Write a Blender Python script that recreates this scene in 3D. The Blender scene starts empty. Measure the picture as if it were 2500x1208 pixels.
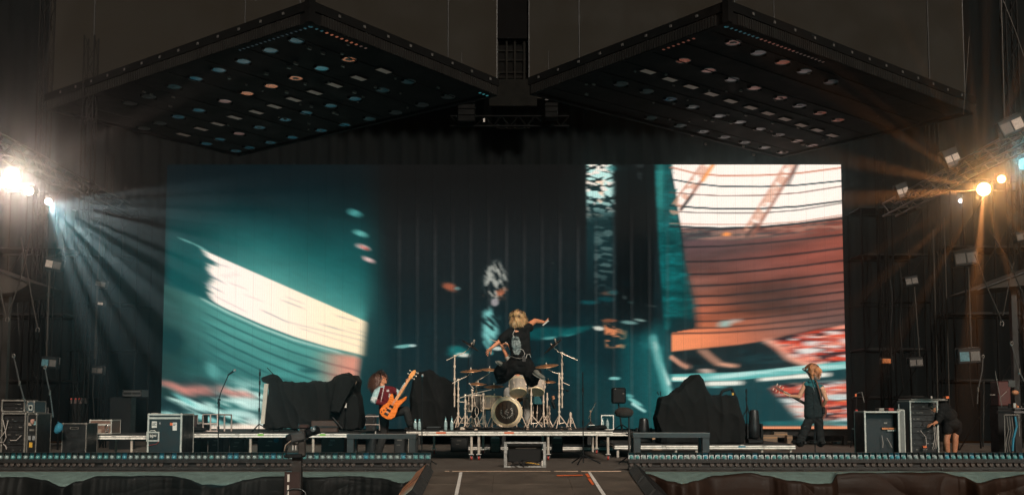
import bpy, bmesh, math, random
import numpy as np
from mathutils import Vector, Matrix, Quaternion, noise as mnoise

R = math.radians
random.seed(7)
SC = bpy.context.scene
COL = SC.collection

# ------------------------------------------------------------------ camera
HAZE_D, HAZE_G = 0.0026, 0.97                  # density and forward bias of the stage haze
FPX, CX, CY = 2500.0, 1250.0, 817.0          # focal length and optical centre in photo pixels
PITCH = math.atan(2500 / 34200)              # looks up a little
HC = 0.976                                   # eye height above the stage floor
cam_d = bpy.data.cameras.new('camera')
cam = bpy.data.objects.new('camera', cam_d); COL.objects.link(cam)
cam.location = (0, 0, HC)
cam.rotation_euler = (math.pi / 2 + PITCH, 0, 0)
cam_d.sensor_width = 36; cam_d.lens = 36 * FPX / 2500
cam_d.shift_y = (CY - 604) / 2500
cam_d.clip_start = 0.1; cam_d.clip_end = 2000
SC.camera = cam

# ------------------------------------------------------------------ world, sun, exposure
SUN_EL, SUN_AZ = R(31), R(14)                # behind the camera, a little to the right
SUN_STRENGTH, SKY_STRENGTH = 3.8, 0.05
world = bpy.data.worlds.new('World'); SC.world = world
world.use_nodes = True
nt = world.node_tree
sky = nt.nodes.new('ShaderNodeTexSky'); sky.sky_type = 'NISHITA'; sky.sun_disc = False
sky.sun_elevation = R(1.0); sky.sun_rotation = math.pi - SUN_AZ
bgn = nt.nodes['Background']; bgn.inputs['Strength'].default_value = SKY_STRENGTH
nt.links.new(sky.outputs['Color'], bgn.inputs['Color'])
sun_d = bpy.data.lights.new('sun', 'SUN'); sun_d.energy = SUN_STRENGTH; sun_d.angle = R(12)
sun_d.color = (1.0, 0.88, 0.74)
sun = bpy.data.objects.new('sun', sun_d); COL.objects.link(sun)
_sd = Vector((math.sin(SUN_AZ) * math.cos(SUN_EL), -math.cos(SUN_AZ) * math.cos(SUN_EL), math.sin(SUN_EL)))
sun.rotation_euler = _sd.to_track_quat('Z', 'Y').to_euler()
vs = SC.view_settings
vs.view_transform = 'Standard'; vs.look = 'None'; vs.exposure = 0.0; vs.gamma = 1.0; vs.use_curve_mapping = False
cy = SC.cycles
cy.use_denoising = True
cy.max_bounces = 5; cy.diffuse_bounces = 2; cy.glossy_bounces = 3; cy.transmission_bounces = 4
cy.transparent_max_bounces = 6; cy.volume_bounces = 0
cy.caustics_reflective = False; cy.caustics_refractive = False
cy.sample_clamp_indirect = 3.0
try: cy.use_light_tree = True
except Exception: pass

# ------------------------------------------------------------------ helpers
def P(px, py, Y):
    """world point that lies at depth Y on the line of sight of photo pixel (px, py)"""
    vx, vy = (px - CX) / FPX, (CY - py) / FPX
    c, s = math.cos(PITCH), math.sin(PITCH)
    d = Vector((vx, c - vy * s, s + vy * c))
    return Vector((0, 0, HC)) + d * (Y / d.y)

def PZ(px, py, z):
    """world point at height z seen at photo pixel (px, py)"""
    vx, vy = (px - CX) / FPX, (CY - py) / FPX
    c, s = math.cos(PITCH), math.sin(PITCH)
    d = Vector((vx, c - vy * s, s + vy * c))
    return Vector((0, 0, HC)) + d * ((z - HC) / d.z)

W = {}                                       # world matrix of each parent
def srgb(r, g, b):
    f = lambda v: (v / 255 / 12.92) if v / 255 <= 0.04045 else ((v / 255 + 0.055) / 1.055) ** 2.4
    return (f(r), f(g), f(b))

MATS = {}
def mat(name, col=(0.5, 0.5, 0.5), rough=0.6, metal=0.0, var=0.25, scale=6.0, bump=0.0, bscale=None,
        emit=None, estr=1.0, spec=0.5, attr=None, coat=0.0, trans=0.0, rvar=0.15, wear=None, stretch=None):
    if name in MATS: return MATS[name]
    m = bpy.data.materials.new(name); m.use_nodes = True; MATS[name] = m
    n = m.node_tree; b = n.nodes['Principled BSDF']; L = n.links
    b.inputs['Roughness'].default_value = rough
    b.inputs['Metallic'].default_value = metal
    b.inputs['Specular IOR Level'].default_value = spec
    b.inputs['Coat Weight'].default_value = coat
    b.inputs['Transmission Weight'].default_value = trans
    tc = n.nodes.new('ShaderNodeTexCoord')
    src = tc.outputs['Object']
    if stretch:
        mp = n.nodes.new('ShaderNodeMapping'); mp.inputs['Scale'].default_value = stretch
        L.new(src, mp.inputs['Vector']); src = mp.outputs['Vector']
    nz = n.nodes.new('ShaderNodeTexNoise'); nz.inputs['Scale'].default_value = scale
    nz.inputs['Detail'].default_value = 6; nz.inputs['Roughness'].default_value = 0.65
    L.new(src, nz.inputs['Vector'])
    mr = n.nodes.new('ShaderNodeMapRange')
    mr.inputs['From Min'].default_value = 0.3; mr.inputs['From Max'].default_value = 0.7
    mr.inputs['To Min'].default_value = 1 - var; mr.inputs['To Max'].default_value = 1 + var
    L.new(nz.outputs['Fac'], mr.inputs['Value'])
    mx = n.nodes.new('ShaderNodeMix'); mx.data_type = 'RGBA'; mx.blend_type = 'MULTIPLY'
    mx.inputs[0].default_value = 1.0
    if attr:
        at = n.nodes.new('ShaderNodeAttribute'); at.attribute_name = attr
        L.new(at.outputs['Color'], mx.inputs[6])
    else:
        mx.inputs[6].default_value = (*col, 1)
    L.new(mr.outputs['Result'], mx.inputs[7])
    outc = mx.outputs[2]
    if wear:                                  # (colour, amount, scale): scuffs and dirt
        wn = n.nodes.new('ShaderNodeTexNoise'); wn.inputs['Scale'].default_value = wear[2]
        wn.inputs['Detail'].default_value = 8; wn.inputs['Roughness'].default_value = 0.75
        L.new(tc.outputs['Object'], wn.inputs['Vector'])
        wr = n.nodes.new('ShaderNodeMapRange'); wr.inputs['From Min'].default_value = 0.55
        wr.inputs['From Max'].default_value = 0.7; wr.inputs['To Max'].default_value = wear[1]
        L.new(wn.outputs['Fac'], wr.inputs['Value'])
        wm = n.nodes.new('ShaderNodeMix'); wm.data_type = 'RGBA'
        L.new(wr.outputs['Result'], wm.inputs[0]); L.new(outc, wm.inputs[6]); wm.inputs[7].default_value = (*wear[0], 1)
        outc = wm.outputs[2]
    L.new(outc, b.inputs['Base Color'])
    r2 = n.nodes.new('ShaderNodeMapRange')
    r2.inputs['From Min'].default_value = 0.3; r2.inputs['From Max'].default_value = 0.7
    r2.inputs['To Min'].default_value = max(0.02, rough - rvar); r2.inputs['To Max'].default_value = min(1, rough + rvar)
    L.new(nz.outputs['Fac'], r2.inputs['Value']); L.new(r2.outputs['Result'], b.inputs['Roughness'])
    if bump:
        bz = n.nodes.new('ShaderNodeTexNoise'); bz.inputs['Scale'].default_value = bscale or scale * 4
        bz.inputs['Detail'].default_value = 5
        L.new(src, bz.inputs['Vector'])
        bp = n.nodes.new('ShaderNodeBump'); bp.inputs['Strength'].default_value = bump
        bp.inputs['Distance'].default_value = 0.02
        L.new(bz.outputs['Fac'], bp.inputs['Height']); L.new(bp.outputs['Normal'], b.inputs['Normal'])
    if emit:
        b.inputs['Emission Color'].default_value = (*emit, 1); b.inputs['Emission Strength'].default_value = estr
    return m

class MB:
    """collects shapes (world or local coordinates) into one mesh"""
    def __init__(s): s.v = []; s.f = []; s.sm = []; s.c = []
    def add(s, vs_, fs, smooth=False, col=None):
        o = len(s.v); s.v += [Vector(p) for p in vs_]
        for f in fs: s.f.append([i + o for i in f]); s.sm.append(smooth); s.c.append(col)
        return s
    def box(s, c, d, rot=None, col=None, bev=0.0):
        c = Vector(c); x, y, z = d[0] / 2, d[1] / 2, d[2] / 2
        M = rot if rot is not None else Matrix.Identity(3)
        if bev > 0:
            b = min(bev, x * .45, y * .45, z * .45)
            pts = []; 
            # chamfered box: 24 verts
            idx = {}
            for sx in (-1, 1):
                for sy in (-1, 1):
                    for sz in (-1, 1):
                        for ax in range(3):
                            p = [sx * (x - (0 if ax == 0 else b)), sy * (y - (0 if ax == 1 else b)), sz * (z - (0 if ax == 2 else b))]
                            idx[(sx, sy, sz, ax)] = len(pts); pts.append(M @ Vector(p) + c)
            fs = []
            for s1 in (-1, 1):
                q = [(-1, -1), (1, -1), (1, 1), (-1, 1)]
                a = [idx[(s1, u, w, 0)] for u, w in q]; fs.append(a if s1 > 0 else a[::-1])
                a = [idx[(u, s1, w, 1)] for u, w in q]; fs.append(a[::-1] if s1 > 0 else a)
                a = [idx[(u, w, s1, 2)] for u, w in q]; fs.append(a if s1 > 0 else a[::-1])
            for s1 in (-1, 1):
                for s2 in (-1, 1):
                    a = [idx[(s1, s2, -1, 0)], idx[(s1, s2, -1, 1)], idx[(s1, s2, 1, 1)], idx[(s1, s2, 1, 0)]]; fs.append(a if s1 * s2 > 0 else a[::-1])
                    a = [idx[(s1, -1, s2, 0)], idx[(s1, -1, s2, 2)], idx[(s1, 1, s2, 2)], idx[(s1, 1, s2, 0)]]; fs.append(a[::-1] if s1 * s2 > 0 else a)
                    a = [idx[(-1, s1, s2, 1)], idx[(-1, s1, s2, 2)], idx[(1, s1, s2, 2)], idx[(1, s1, s2, 1)]]; fs.append(a if s1 * s2 > 0 else a[::-1])
                    for s3 in (-1, 1):
                        a = [idx[(s1, s2, s3, 0)], idx[(s1, s2, s3, 1)], idx[(s1, s2, s3, 2)]]; fs.append(a if s1 * s2 * s3 > 0 else a[::-1])
            return s.add(pts, fs, col=col)
        v = [M @ Vector(p) + c for p in ((-x, -y, -z), (x, -y, -z), (x, y, -z), (-x, y, -z), (-x, -y, z), (x, -y, z), (x, y, z), (-x, y, z))]
        return s.add(v, [(0, 3, 2, 1), (4, 5, 6, 7), (0, 1, 5, 4), (1, 2, 6, 5), (2, 3, 7, 6), (3, 0, 4, 7)], col=col)
    def bb(s, p0, p1, **k):
        p0, p1 = Vector(p0), Vector(p1)
        d = p1 - p0
        return s.box((p0 + p1) / 2, (abs(d.x), abs(d.y), abs(d.z)), **k)
    def ring(s, c, ax, r, n, ph=0):
        q = Vector(ax).normalized().to_track_quat('Z', 'Y')
        return [Vector(c) + q @ Vector((r * math.cos(2 * math.pi * i / n + ph), r * math.sin(2 * math.pi * i / n + ph), 0)) for i in range(n)]
    def tube(s, pts, r, n=8, cap=True, smooth=True, col=None):
        pts = [Vector(p) for p in pts]
        rs = r if isinstance(r, (list, tuple)) else [r] * len(pts)
        v = []
        prev = None
        for i, p in enumerate(pts):
            d = (pts[min(i + 1, len(pts) - 1)] - pts[max(i - 1, 0)])
            if d.length < 1e-9: d = Vector((0, 0, 1))
            d.normalize()
            if prev is None:
                u = d.orthogonal().normalized()
            else:
                u = (prev - d * prev.dot(d))
                u = u.normalized() if u.length > 1e-6 else d.orthogonal().normalized()
            prev = u; w = d.cross(u)
            v += [p + (u * math.cos(2 * math.pi * k / n) + w * math.sin(2 * math.pi * k / n)) * rs[i] for k in range(n)]
        f = []
        for i in range(len(pts) - 1):
            for k in range(n):
                a, b = i * n + k, i * n + (k + 1) % n
                f.append((a, b, b + n, a + n))
        s.add(v, f, smooth, col)
        if cap:
            s.add(v[:n], [tuple(range(n))[::-1]], False, col); s.add(v[-n:], [tuple(range(n))], False, col)
        return s
    def cyl(s, p0, p1, r, n=16, smooth=True, col=None): return s.tube([p0, p1], r, n, True, smooth, col)
    def lathe(s, c, ax, prof, n=20, smooth=True, col=None, cap0=False, cap1=False):
        """prof: list of (radius, offset along axis)"""
        ax = Vector(ax).normalized(); v = []
        for r, h in prof: v += s.ring(Vector(c) + ax * h, ax, max(r, 1e-4), n)
        f = []
        for i in range(len(prof) - 1):
            for k in range(n):
                a, b = i * n + k, i * n + (k + 1) % n
                f.append((a, b, b + n, a + n))
        s.add(v, f, smooth, col)
        if cap0: s.add(v[:n], [tuple(range(n))[::-1]], False, col)
        if cap1: s.add(v[-n:], [tuple(range(n))], False, col)
        return s
    def ell(s, c, rad, rot=None, nu=12, nv=8, col=None):
        M = rot if rot is not None else Matrix.Identity(3); c = Vector(c)
        v = []; f = []
        for j in range(nv + 1):
            t = math.pi * j / nv
            for i in range(nu):
                a = 2 * math.pi * i / nu
                v.append(c + M @ Vector((rad[0] * math.sin(t) * math.cos(a), rad[1] * math.sin(t) * math.sin(a), rad[2] * math.cos(t))))
        for j in range(nv):
            for i in range(nu):
                a, b = j * nu + i, j * nu + (i + 1) % nu
                f.append((a, a + nu, b + nu, b))
        return s.add(v, f, True, col)
    def prism(s, poly, ext, col=None):
        """poly: 3-D outline, ext: extrusion vector"""
        n = len(poly); ext = Vector(ext); a = [Vector(p) for p in poly]; b = [p + ext for p in a]
        fs = [tuple(range(n))[::-1], tuple(range(n, 2 * n))]
        for i in range(n): j = (i + 1) % n; fs.append((i, j, j + n, i + n))
        return s.add(a + b, fs, col=col)
    def grid(s, fn, nu, nv, smooth=True, col=None):
        v = [fn(i / nu, j / nv) for j in range(nv + 1) for i in range(nu + 1)]
        f = [(j * (nu + 1) + i, j * (nu + 1) + i + 1, (j + 1) * (nu + 1) + i + 1, (j + 1) * (nu + 1) + i) for j in range(nv) for i in range(nu)]
        return s.add(v, f, smooth, col)
    def mesh(s, name, m, inv=None):
        me = bpy.data.meshes.new(name)
        vv = [inv @ p for p in s.v] if inv is not None else s.v
        me.from_pydata(vv, [], s.f)
        me.polygons.foreach_set('use_smooth', s.sm)
        if any(c is not None for c in s.c):
            ca = me.color_attributes.new('Col', 'FLOAT_COLOR', 'CORNER')
            arr = []
            for f, c in zip(s.f, s.c): arr += [*(c or (0.5, 0.5, 0.5)), 1.0] * len(f)
            ca.data.foreach_set('color', arr)
        if m: me.materials.append(m)
        me.update()
        return me
    def build(s, name, m, parent=None, world=True):
        inv = None
        if parent is not None and world: inv = W[parent].inverted()
        o = bpy.data.objects.new(name, s.mesh(name, m, inv)); COL.objects.link(o)
        if parent is not None: o.parent = parent
        W[o] = W[parent].copy() if parent is not None else Matrix.Identity(4)
        return o

def tag(o, label=None, cat=None, group=None, kind=None):
    if label: o['label'] = label
    if cat: o['category'] = cat
    if group: o['group'] = group
    if kind: o['kind'] = kind
    return o

def thing(name, loc, label, cat, group=None, rz=0.0):
    o = bpy.data.objects.new(name, None); COL.objects.link(o)
    o.empty_display_size = 0.1
    o.location = loc; o.rotation_euler = (0, 0, rz)
    W[o] = Matrix.Translation(Vector(loc)) @ Matrix.Rotation(rz, 4, 'Z')
    return tag(o, label, cat, group)

def part(name, me, parent, loc=(0, 0, 0), rot=None):
    """a part from shared mesh data, in the parent's local frame"""
    o = bpy.data.objects.new(name, me); COL.objects.link(o); o.parent = parent
    o.location = loc
    if rot: o.rotation_euler = rot
    W[o] = W[parent] @ Matrix.Translation(Vector(loc))
    return o

def copy_tree(o, parent=None):
    c = o.copy(); COL.objects.link(c); c.parent = parent
    for ch in o.children: copy_tree(ch, c)
    return c

def nz(p, s=1.0): return mnoise.noise(Vector(p) * s)

# ------------------------------------------------------------------ materials
M_ALU = mat('brushed_aluminium', (0.52, 0.50, 0.47), 0.5, 0.55, var=0.25, scale=14, wear=((0.10, 0.08, 0.07), 0.6, 9))
M_ALUD = mat('dull_aluminium', (0.22, 0.21, 0.20), 0.5, 0.6, var=0.3, scale=14)
M_STEEL = mat('dark_steel', (0.012, 0.012, 0.012), 0.5, 0.3, var=0.3)
M_CHROME = mat('chrome', (0.72, 0.70, 0.68), 0.16, 1.0, var=0.1, rvar=0.06)
M_BLACK = mat('black_paint', (0.0042, 0.0046, 0.005), 0.6, var=0.35, spec=.25)
M_RUB = mat('black_rubber', (0.008, 0.008, 0.008), 0.7, var=0.3)
M_CLOTH = mat('black_cloth', (0.0100, 0.0104, 0.0104), 0.95, var=0.35, scale=9, bump=0.25, bscale=160, spec=0.12)
M_DECK = mat('deck_ply', (0.016, 0.015, 0.014), 0.75, var=0.4, scale=5, wear=((0.06, 0.05, 0.04), 0.5, 7))
M_CASE = mat('case_laminate', (0.005, 0.0054, 0.0058), 0.45, var=0.4, scale=7, wear=((0.05, 0.045, 0.04), 0.35, 12))
M_WHITE = mat('white_paper', (0.62, 0.58, 0.53), 0.8, var=0.15)
M_RED = mat('red_plastic', (0.32, 0.03, 0.02), 0.5, var=0.25)
M_ORANGE = mat('orange_tape', (0.70, 0.13, 0.03), 0.6, var=0.2)
M_GREEN = mat('green_tape', (0.22, 0.55, 0.06), 0.6, var=0.2)
M_BLUE = mat('blue_cloth', (0.02, 0.16, 0.24), 0.8, var=0.3)
M_YEL = mat('yellow_tape', (0.55, 0.30, 0.03), 0.6, var=0.2)
M_TRUSS = mat('truss_metal', (0.004, 0.0038, 0.0036), 0.6, 0.2, var=0.35, spec=.15)
# ================================================================== THE SETTING
YS = 28.6                                    # depth of the video wall
DW = Vector((0, 0, 0))

M_GROUND = mat('asphalt', (0.03, 0.028, 0.027), 0.9, var=0.4, scale=1.5)
M_FLOOR = mat('stage_ply', (0.080, 0.061, 0.048), 0.78, var=0.35, scale=2.2, bump=0.15, bscale=30, wear=((0.12, 0.095, 0.08), 0.6, 3.0))
M_RAMP = mat('ramp_ply', (0.078, 0.058, 0.043), 0.8, var=0.4, scale=2.6, bump=0.2, bscale=40, wear=((0.125, 0.095, 0.075), 0.6, 4.0))

tag(MB().add([(-80, -75, -1.75), (80, -75, -1.75), (80, 85, -1.75), (-80, 85, -1.75)], [(0, 1, 2, 3)]).build('ground', M_GROUND), kind='structure')
stage = MB().bb((-13, 16.35, -0.25), (13, 33, 0.0)).build('stage_floor', M_FLOOR); tag(stage, kind='structure')
under = MB().bb((-13, 17.2, -1.745), (13, 32.9, -0.254)).build('stage_base', M_BLACK); tag(under, kind='structure')

RX0, RX1 = -1.42, 2.0                        # camera ramp running down from the lip
def rampz(y): return -0.098 * (16.3 - y)
ramp = MB()
ramp.add([(RX0, 6, rampz(6)), (RX1, 6, rampz(6)), (RX1, 16.3, 0), (RX0, 16.3, 0),
          (RX0, 6, -1.74), (RX1, 6, -1.74), (RX1, 16.3, -1.74), (RX0, 16.3, -1.74)],
         [(0, 1, 2, 3), (0, 4, 5, 1), (1, 5, 6, 2), (3, 7, 4, 0)])
ramp = ramp.build('ramp', M_RAMP); tag(ramp, kind='structure')

_rr = random.Random(2)
for iy in range(7):                           # the ramp's plywood sheets
    ya, yb = 16.28 - iy * 1.22, 16.28 - (iy + 1) * 1.22 + .006
    for ix in range(3):
        xa_, xb_ = RX0 + (RX1 - RX0) * ix / 3 + .003, RX0 + (RX1 - RX0) * (ix + 1) / 3 - .003
        h = .010 + _rr.uniform(-.0015, .0015)
        MB().add([(xa_, ya, rampz(ya) + h), (xb_, ya, rampz(ya) + h), (xb_, yb, rampz(yb) + h), (xa_, yb, rampz(yb) + h), (xa_, ya, rampz(ya) - .004), (xb_, ya, rampz(ya) - .004), (xb_, yb, rampz(yb) - .004), (xa_, yb, rampz(yb) - .004)],
                 [(3, 2, 1, 0), (0, 1, 5, 4), (1, 2, 6, 5), (2, 3, 7, 6), (3, 0, 4, 7)]).build('ply_sheet', M_RAMP, ramp)
def on_ramp(px, py):
    vx, vy = (px - CX) / FPX, (CY - py) / FPX
    c, s = math.cos(PITCH), math.sin(PITCH)
    d = Vector((vx, c - vy * s, s + vy * c))
    # HC + t dz = -0.098*(16.3 - t dy) + lift
    t = (-0.098 * 16.3 - HC + 0.019) / (d.z - 0.098 * d.y)
    return Vector((0, 0, HC)) + d * t
def tape(name, quad, m, parent, label):
    o = MB().add([on_ramp(*q) for q in quad], [(0, 1, 2, 3)]).build(name, m, parent)
    return o
M_TAPE = mat('white_tape', (0.66, 0.62, 0.58), 0.7, var=0.2, scale=10, wear=((0.25, 0.2, 0.17), 0.6, 14))
tape('tape_line', [(1104, 1230), (1114, 1230), (1129, 1151.5), (1122, 1151.5)], M_TAPE, ramp, '')
tape('tape_line', [(1484, 1230), (1495, 1230), (1442, 1151.5), (1435, 1151.5)], M_TAPE, ramp, '')
tape('tape_line', [(1359, 1161), (1359, 1158.5), (1423, 1157.5), (1423, 1160)], M_ORANGE, ramp, '')
tape('tape_mark', [(1435, 1164.5), (1428, 1156), (1435, 1154.5), (1442, 1163.5)], M_ORANGE, ramp, '')
tape('tape_mark', [(1446, 1183), (1434, 1167), (1441, 1166), (1451, 1181)], M_ORANGE, ramp, '')
# light edge strip at the lip, in lengths, with the black joint tape between them
xs = [1086, 1096.5, 1104, 1338, 1352, 1411, 1419, 1516]
for a, b in ((1086, 1096.5), (1104, 1344), (1353, 1411), (1419, 1516)):
    p, q = P(a, 1150, 16.3), P(b, 1150, 16.3)
    MB().bb((p.x, 16.28, 0.001), (q.x, 16.345, 0.013)).build('edge_strip', mat('pale_strip', (0.60, 0.42, 0.30), 0.6, var=0.3, scale=20), stage)

# ------------------------------------------------------------------ drapes and scrims behind everything
def drape(xa, xb, z0, z1, y, amp, wl, nu, seed):
    m = MB()
    def fn(u, v):
        x = xa + (xb - xa) * u; z = z0 + (z1 - z0) * v
        f = math.sin(x / wl * 2 * math.pi + 1.7 * nz((x * .3, seed, z * .06))) + .5 * nz((x * 1.3, seed, z * .15))
        return Vector((x, y + amp * f, z))
    return m.grid(fn, nu, 8)
M_DRAPE = mat('black_drape', (0.0026, 0.0036, 0.0040), 0.95, var=0.3, scale=1.2, spec=0.1)
tag(drape(-30, 30, -0.002, 26, 32.3, 0.10, 0.55, 420, 3).build('rear_drape', M_DRAPE), 'huge added black drape closing off the sky behind the whole stage', 'drape')  # added to keep the bright sky out at the back and sides
M_SCRIM = mat('brown_scrim', (0.0135, 0.0112, 0.0082), 0.9, var=0.12, scale=0.6, bump=0.1, bscale=90, spec=0.2)
M_SCRIM2 = mat('grey_brown_scrim', (0.0128, 0.0108, 0.0080), 0.9, var=0.12, scale=0.6, bump=0.1, bscale=90, spec=0.2)
YB = 31.0
def scrim(pa, pb, m, name, label):
    xa, xb = P(pa, 120, YB).x, P(pb, 120, YB).x
    t = thing(name, (xa, YB, 10.55), label, 'scrim')
    n = 5
    MB().grid(lambda u, v: Vector((xa + (xb - xa) * u, YB + 0.012 * nz((u * 40, v * 9, pa)), 10.55 + 8.0 * v)), 120, 30).build('fabric', m, t)
    for x in (xa, xb): MB().bb((x - .03, YB + .02, 10.5), (x + .03, YB + .08, 18.6)).build('edge_frame', M_STEEL, t)
    return t
scrim(122, 1212, M_SCRIM, 'backdrop_scrim', 'plain brown scrim rising behind the left canopy')
scrim(1293, 2352, M_SCRIM2, 'backdrop_scrim', 'plain grey brown scrim rising behind the right canopy')

# ------------------------------------------------------------------ mast in the gap between the scrims
mast = thing('centre_mast', (P(1252, 120, 31.4).x, 31.4, 0), 'dark lattice mast with a black box head in the gap between the two scrims', 'mast')
xa, xb = P(1213, 60, 31.4).x, P(1292, 60, 31.4).x
zt, zb_ = P(1250, -60, 31.4).z, P(1250, 100, 31.4).z
MB().bb((xa + .02, 31.2, zb_), (xb - .02, 31.6, zt)).build('box_head', mat('box_head_black', (0.0025, 0.0022, 0.0022), .9, spec=.05), mast)
M_MAST = mat('mast_grey', (0.009, 0.0085, 0.0075), .9, var=.3, scale=3, spec=.05)
z1 = zb_
for px in (1215, 1237, 1257, 1280, 1290):
    x = P(px, 150, 31.4).x
    MB().bb((x - .03, 31.3, 9.7), (x + .03, 31.36, z1 - .02)).build('upright', M_MAST, mast)
for py in (104, 125, 148, 178, 190, 205):
    z = P(1250, py, 31.4).z
    MB().bb((xa, 31.37, z - .02), (xb, 31.40, z + .02)).build('crossbar', M_MAST, mast)
MB().bb((xa, 31.42, 9.7), (xb, 31.44, z1 - .03)).build('backing', mat('mast_back', (0.004, 0.0038, 0.0035), .95, var=.4, scale=8, spec=.05), mast)
gw = MB().bb((P(1196, 200, 31.2).x, 30.62, P(1200, 258, 30.6).z), (P(1310, 200, 31.2).x, 30.70, P(1200, 193, 30.6).z)).build('gauze_panel', mat('gauze_grey', (0.0062, 0.0060, 0.0053), .95, var=.5, scale=3.5, spec=.05))
tag(gw, 'mottled grey gauze panel hanging between the inner canopy corners', 'panel')

# hanging speaker clusters and a bar under the gap
for k, (x0, x1, y0, y1, lab) in enumerate(((1118, 1160, 254, 302, 'small black speaker cluster hanging below the left canopy tip'), (1330, 1362, 250, 292, 'small black speaker cluster hanging below the right canopy tip'))):
    a, b = P(x0, y1, 27.5), P(x1, y0, 27.5)
    t = thing('speaker_cluster', ((a.x + b.x) / 2, 27.5, a.z), lab, 'speaker')
    n = 3; h = (b.z - a.z) / n
    for i in range(n):
        MB().box(((a.x + b.x) / 2, 27.5 + .04 * i, a.z + h * (i + .5)), (b.x - a.x, .4, h * .92), bev=.02).build('cabinet', mat('flown_black_shaded', (.002, .002, .002), .8, spec=.1), t)  # shade under the canopies put into a darker black
    MB().bb((a.x, 27.3, b.z), (b.x, 27.4, b.z + .04)).build('fly_bar', M_STEEL, t)
    MB().cyl((a.x + .1, 27.4, b.z + .04), (a.x + .1, 27.4, b.z + 1.4), .012, 6).build('hanging_cable', M_STEEL, t)
tt = thing('service_truss', P(1240, 300, 28.0), 'dark flat truss with small clamps above the middle of the video wall', 'truss')
a, b = P(1100, 308, 28.0), P(1390, 308, 28.0)
for dz in (0, .28): MB().cyl((a.x, 28, a.z + dz), (b.x, 28, a.z + dz), .028, 8).build('chord', MATS['flown_black_shaded'], tt)
n = 14
for i in range(n):
    x = a.x + (b.x - a.x) * i / n; x2 = a.x + (b.x - a.x) * (i + 1) / n
    MB().cyl((x, 28, a.z + (0 if i % 2 else .28)), (x2, 28, a.z + (.28 if i % 2 else 0)), .014, 6).build('brace', MATS['flown_black_shaded'], tt)
MB().box((P(1182, 290, 28).x, 27.93, P(1182, 296, 28).z), (.05, .05, .1)).build('clamp', M_ALUD, tt)

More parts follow.
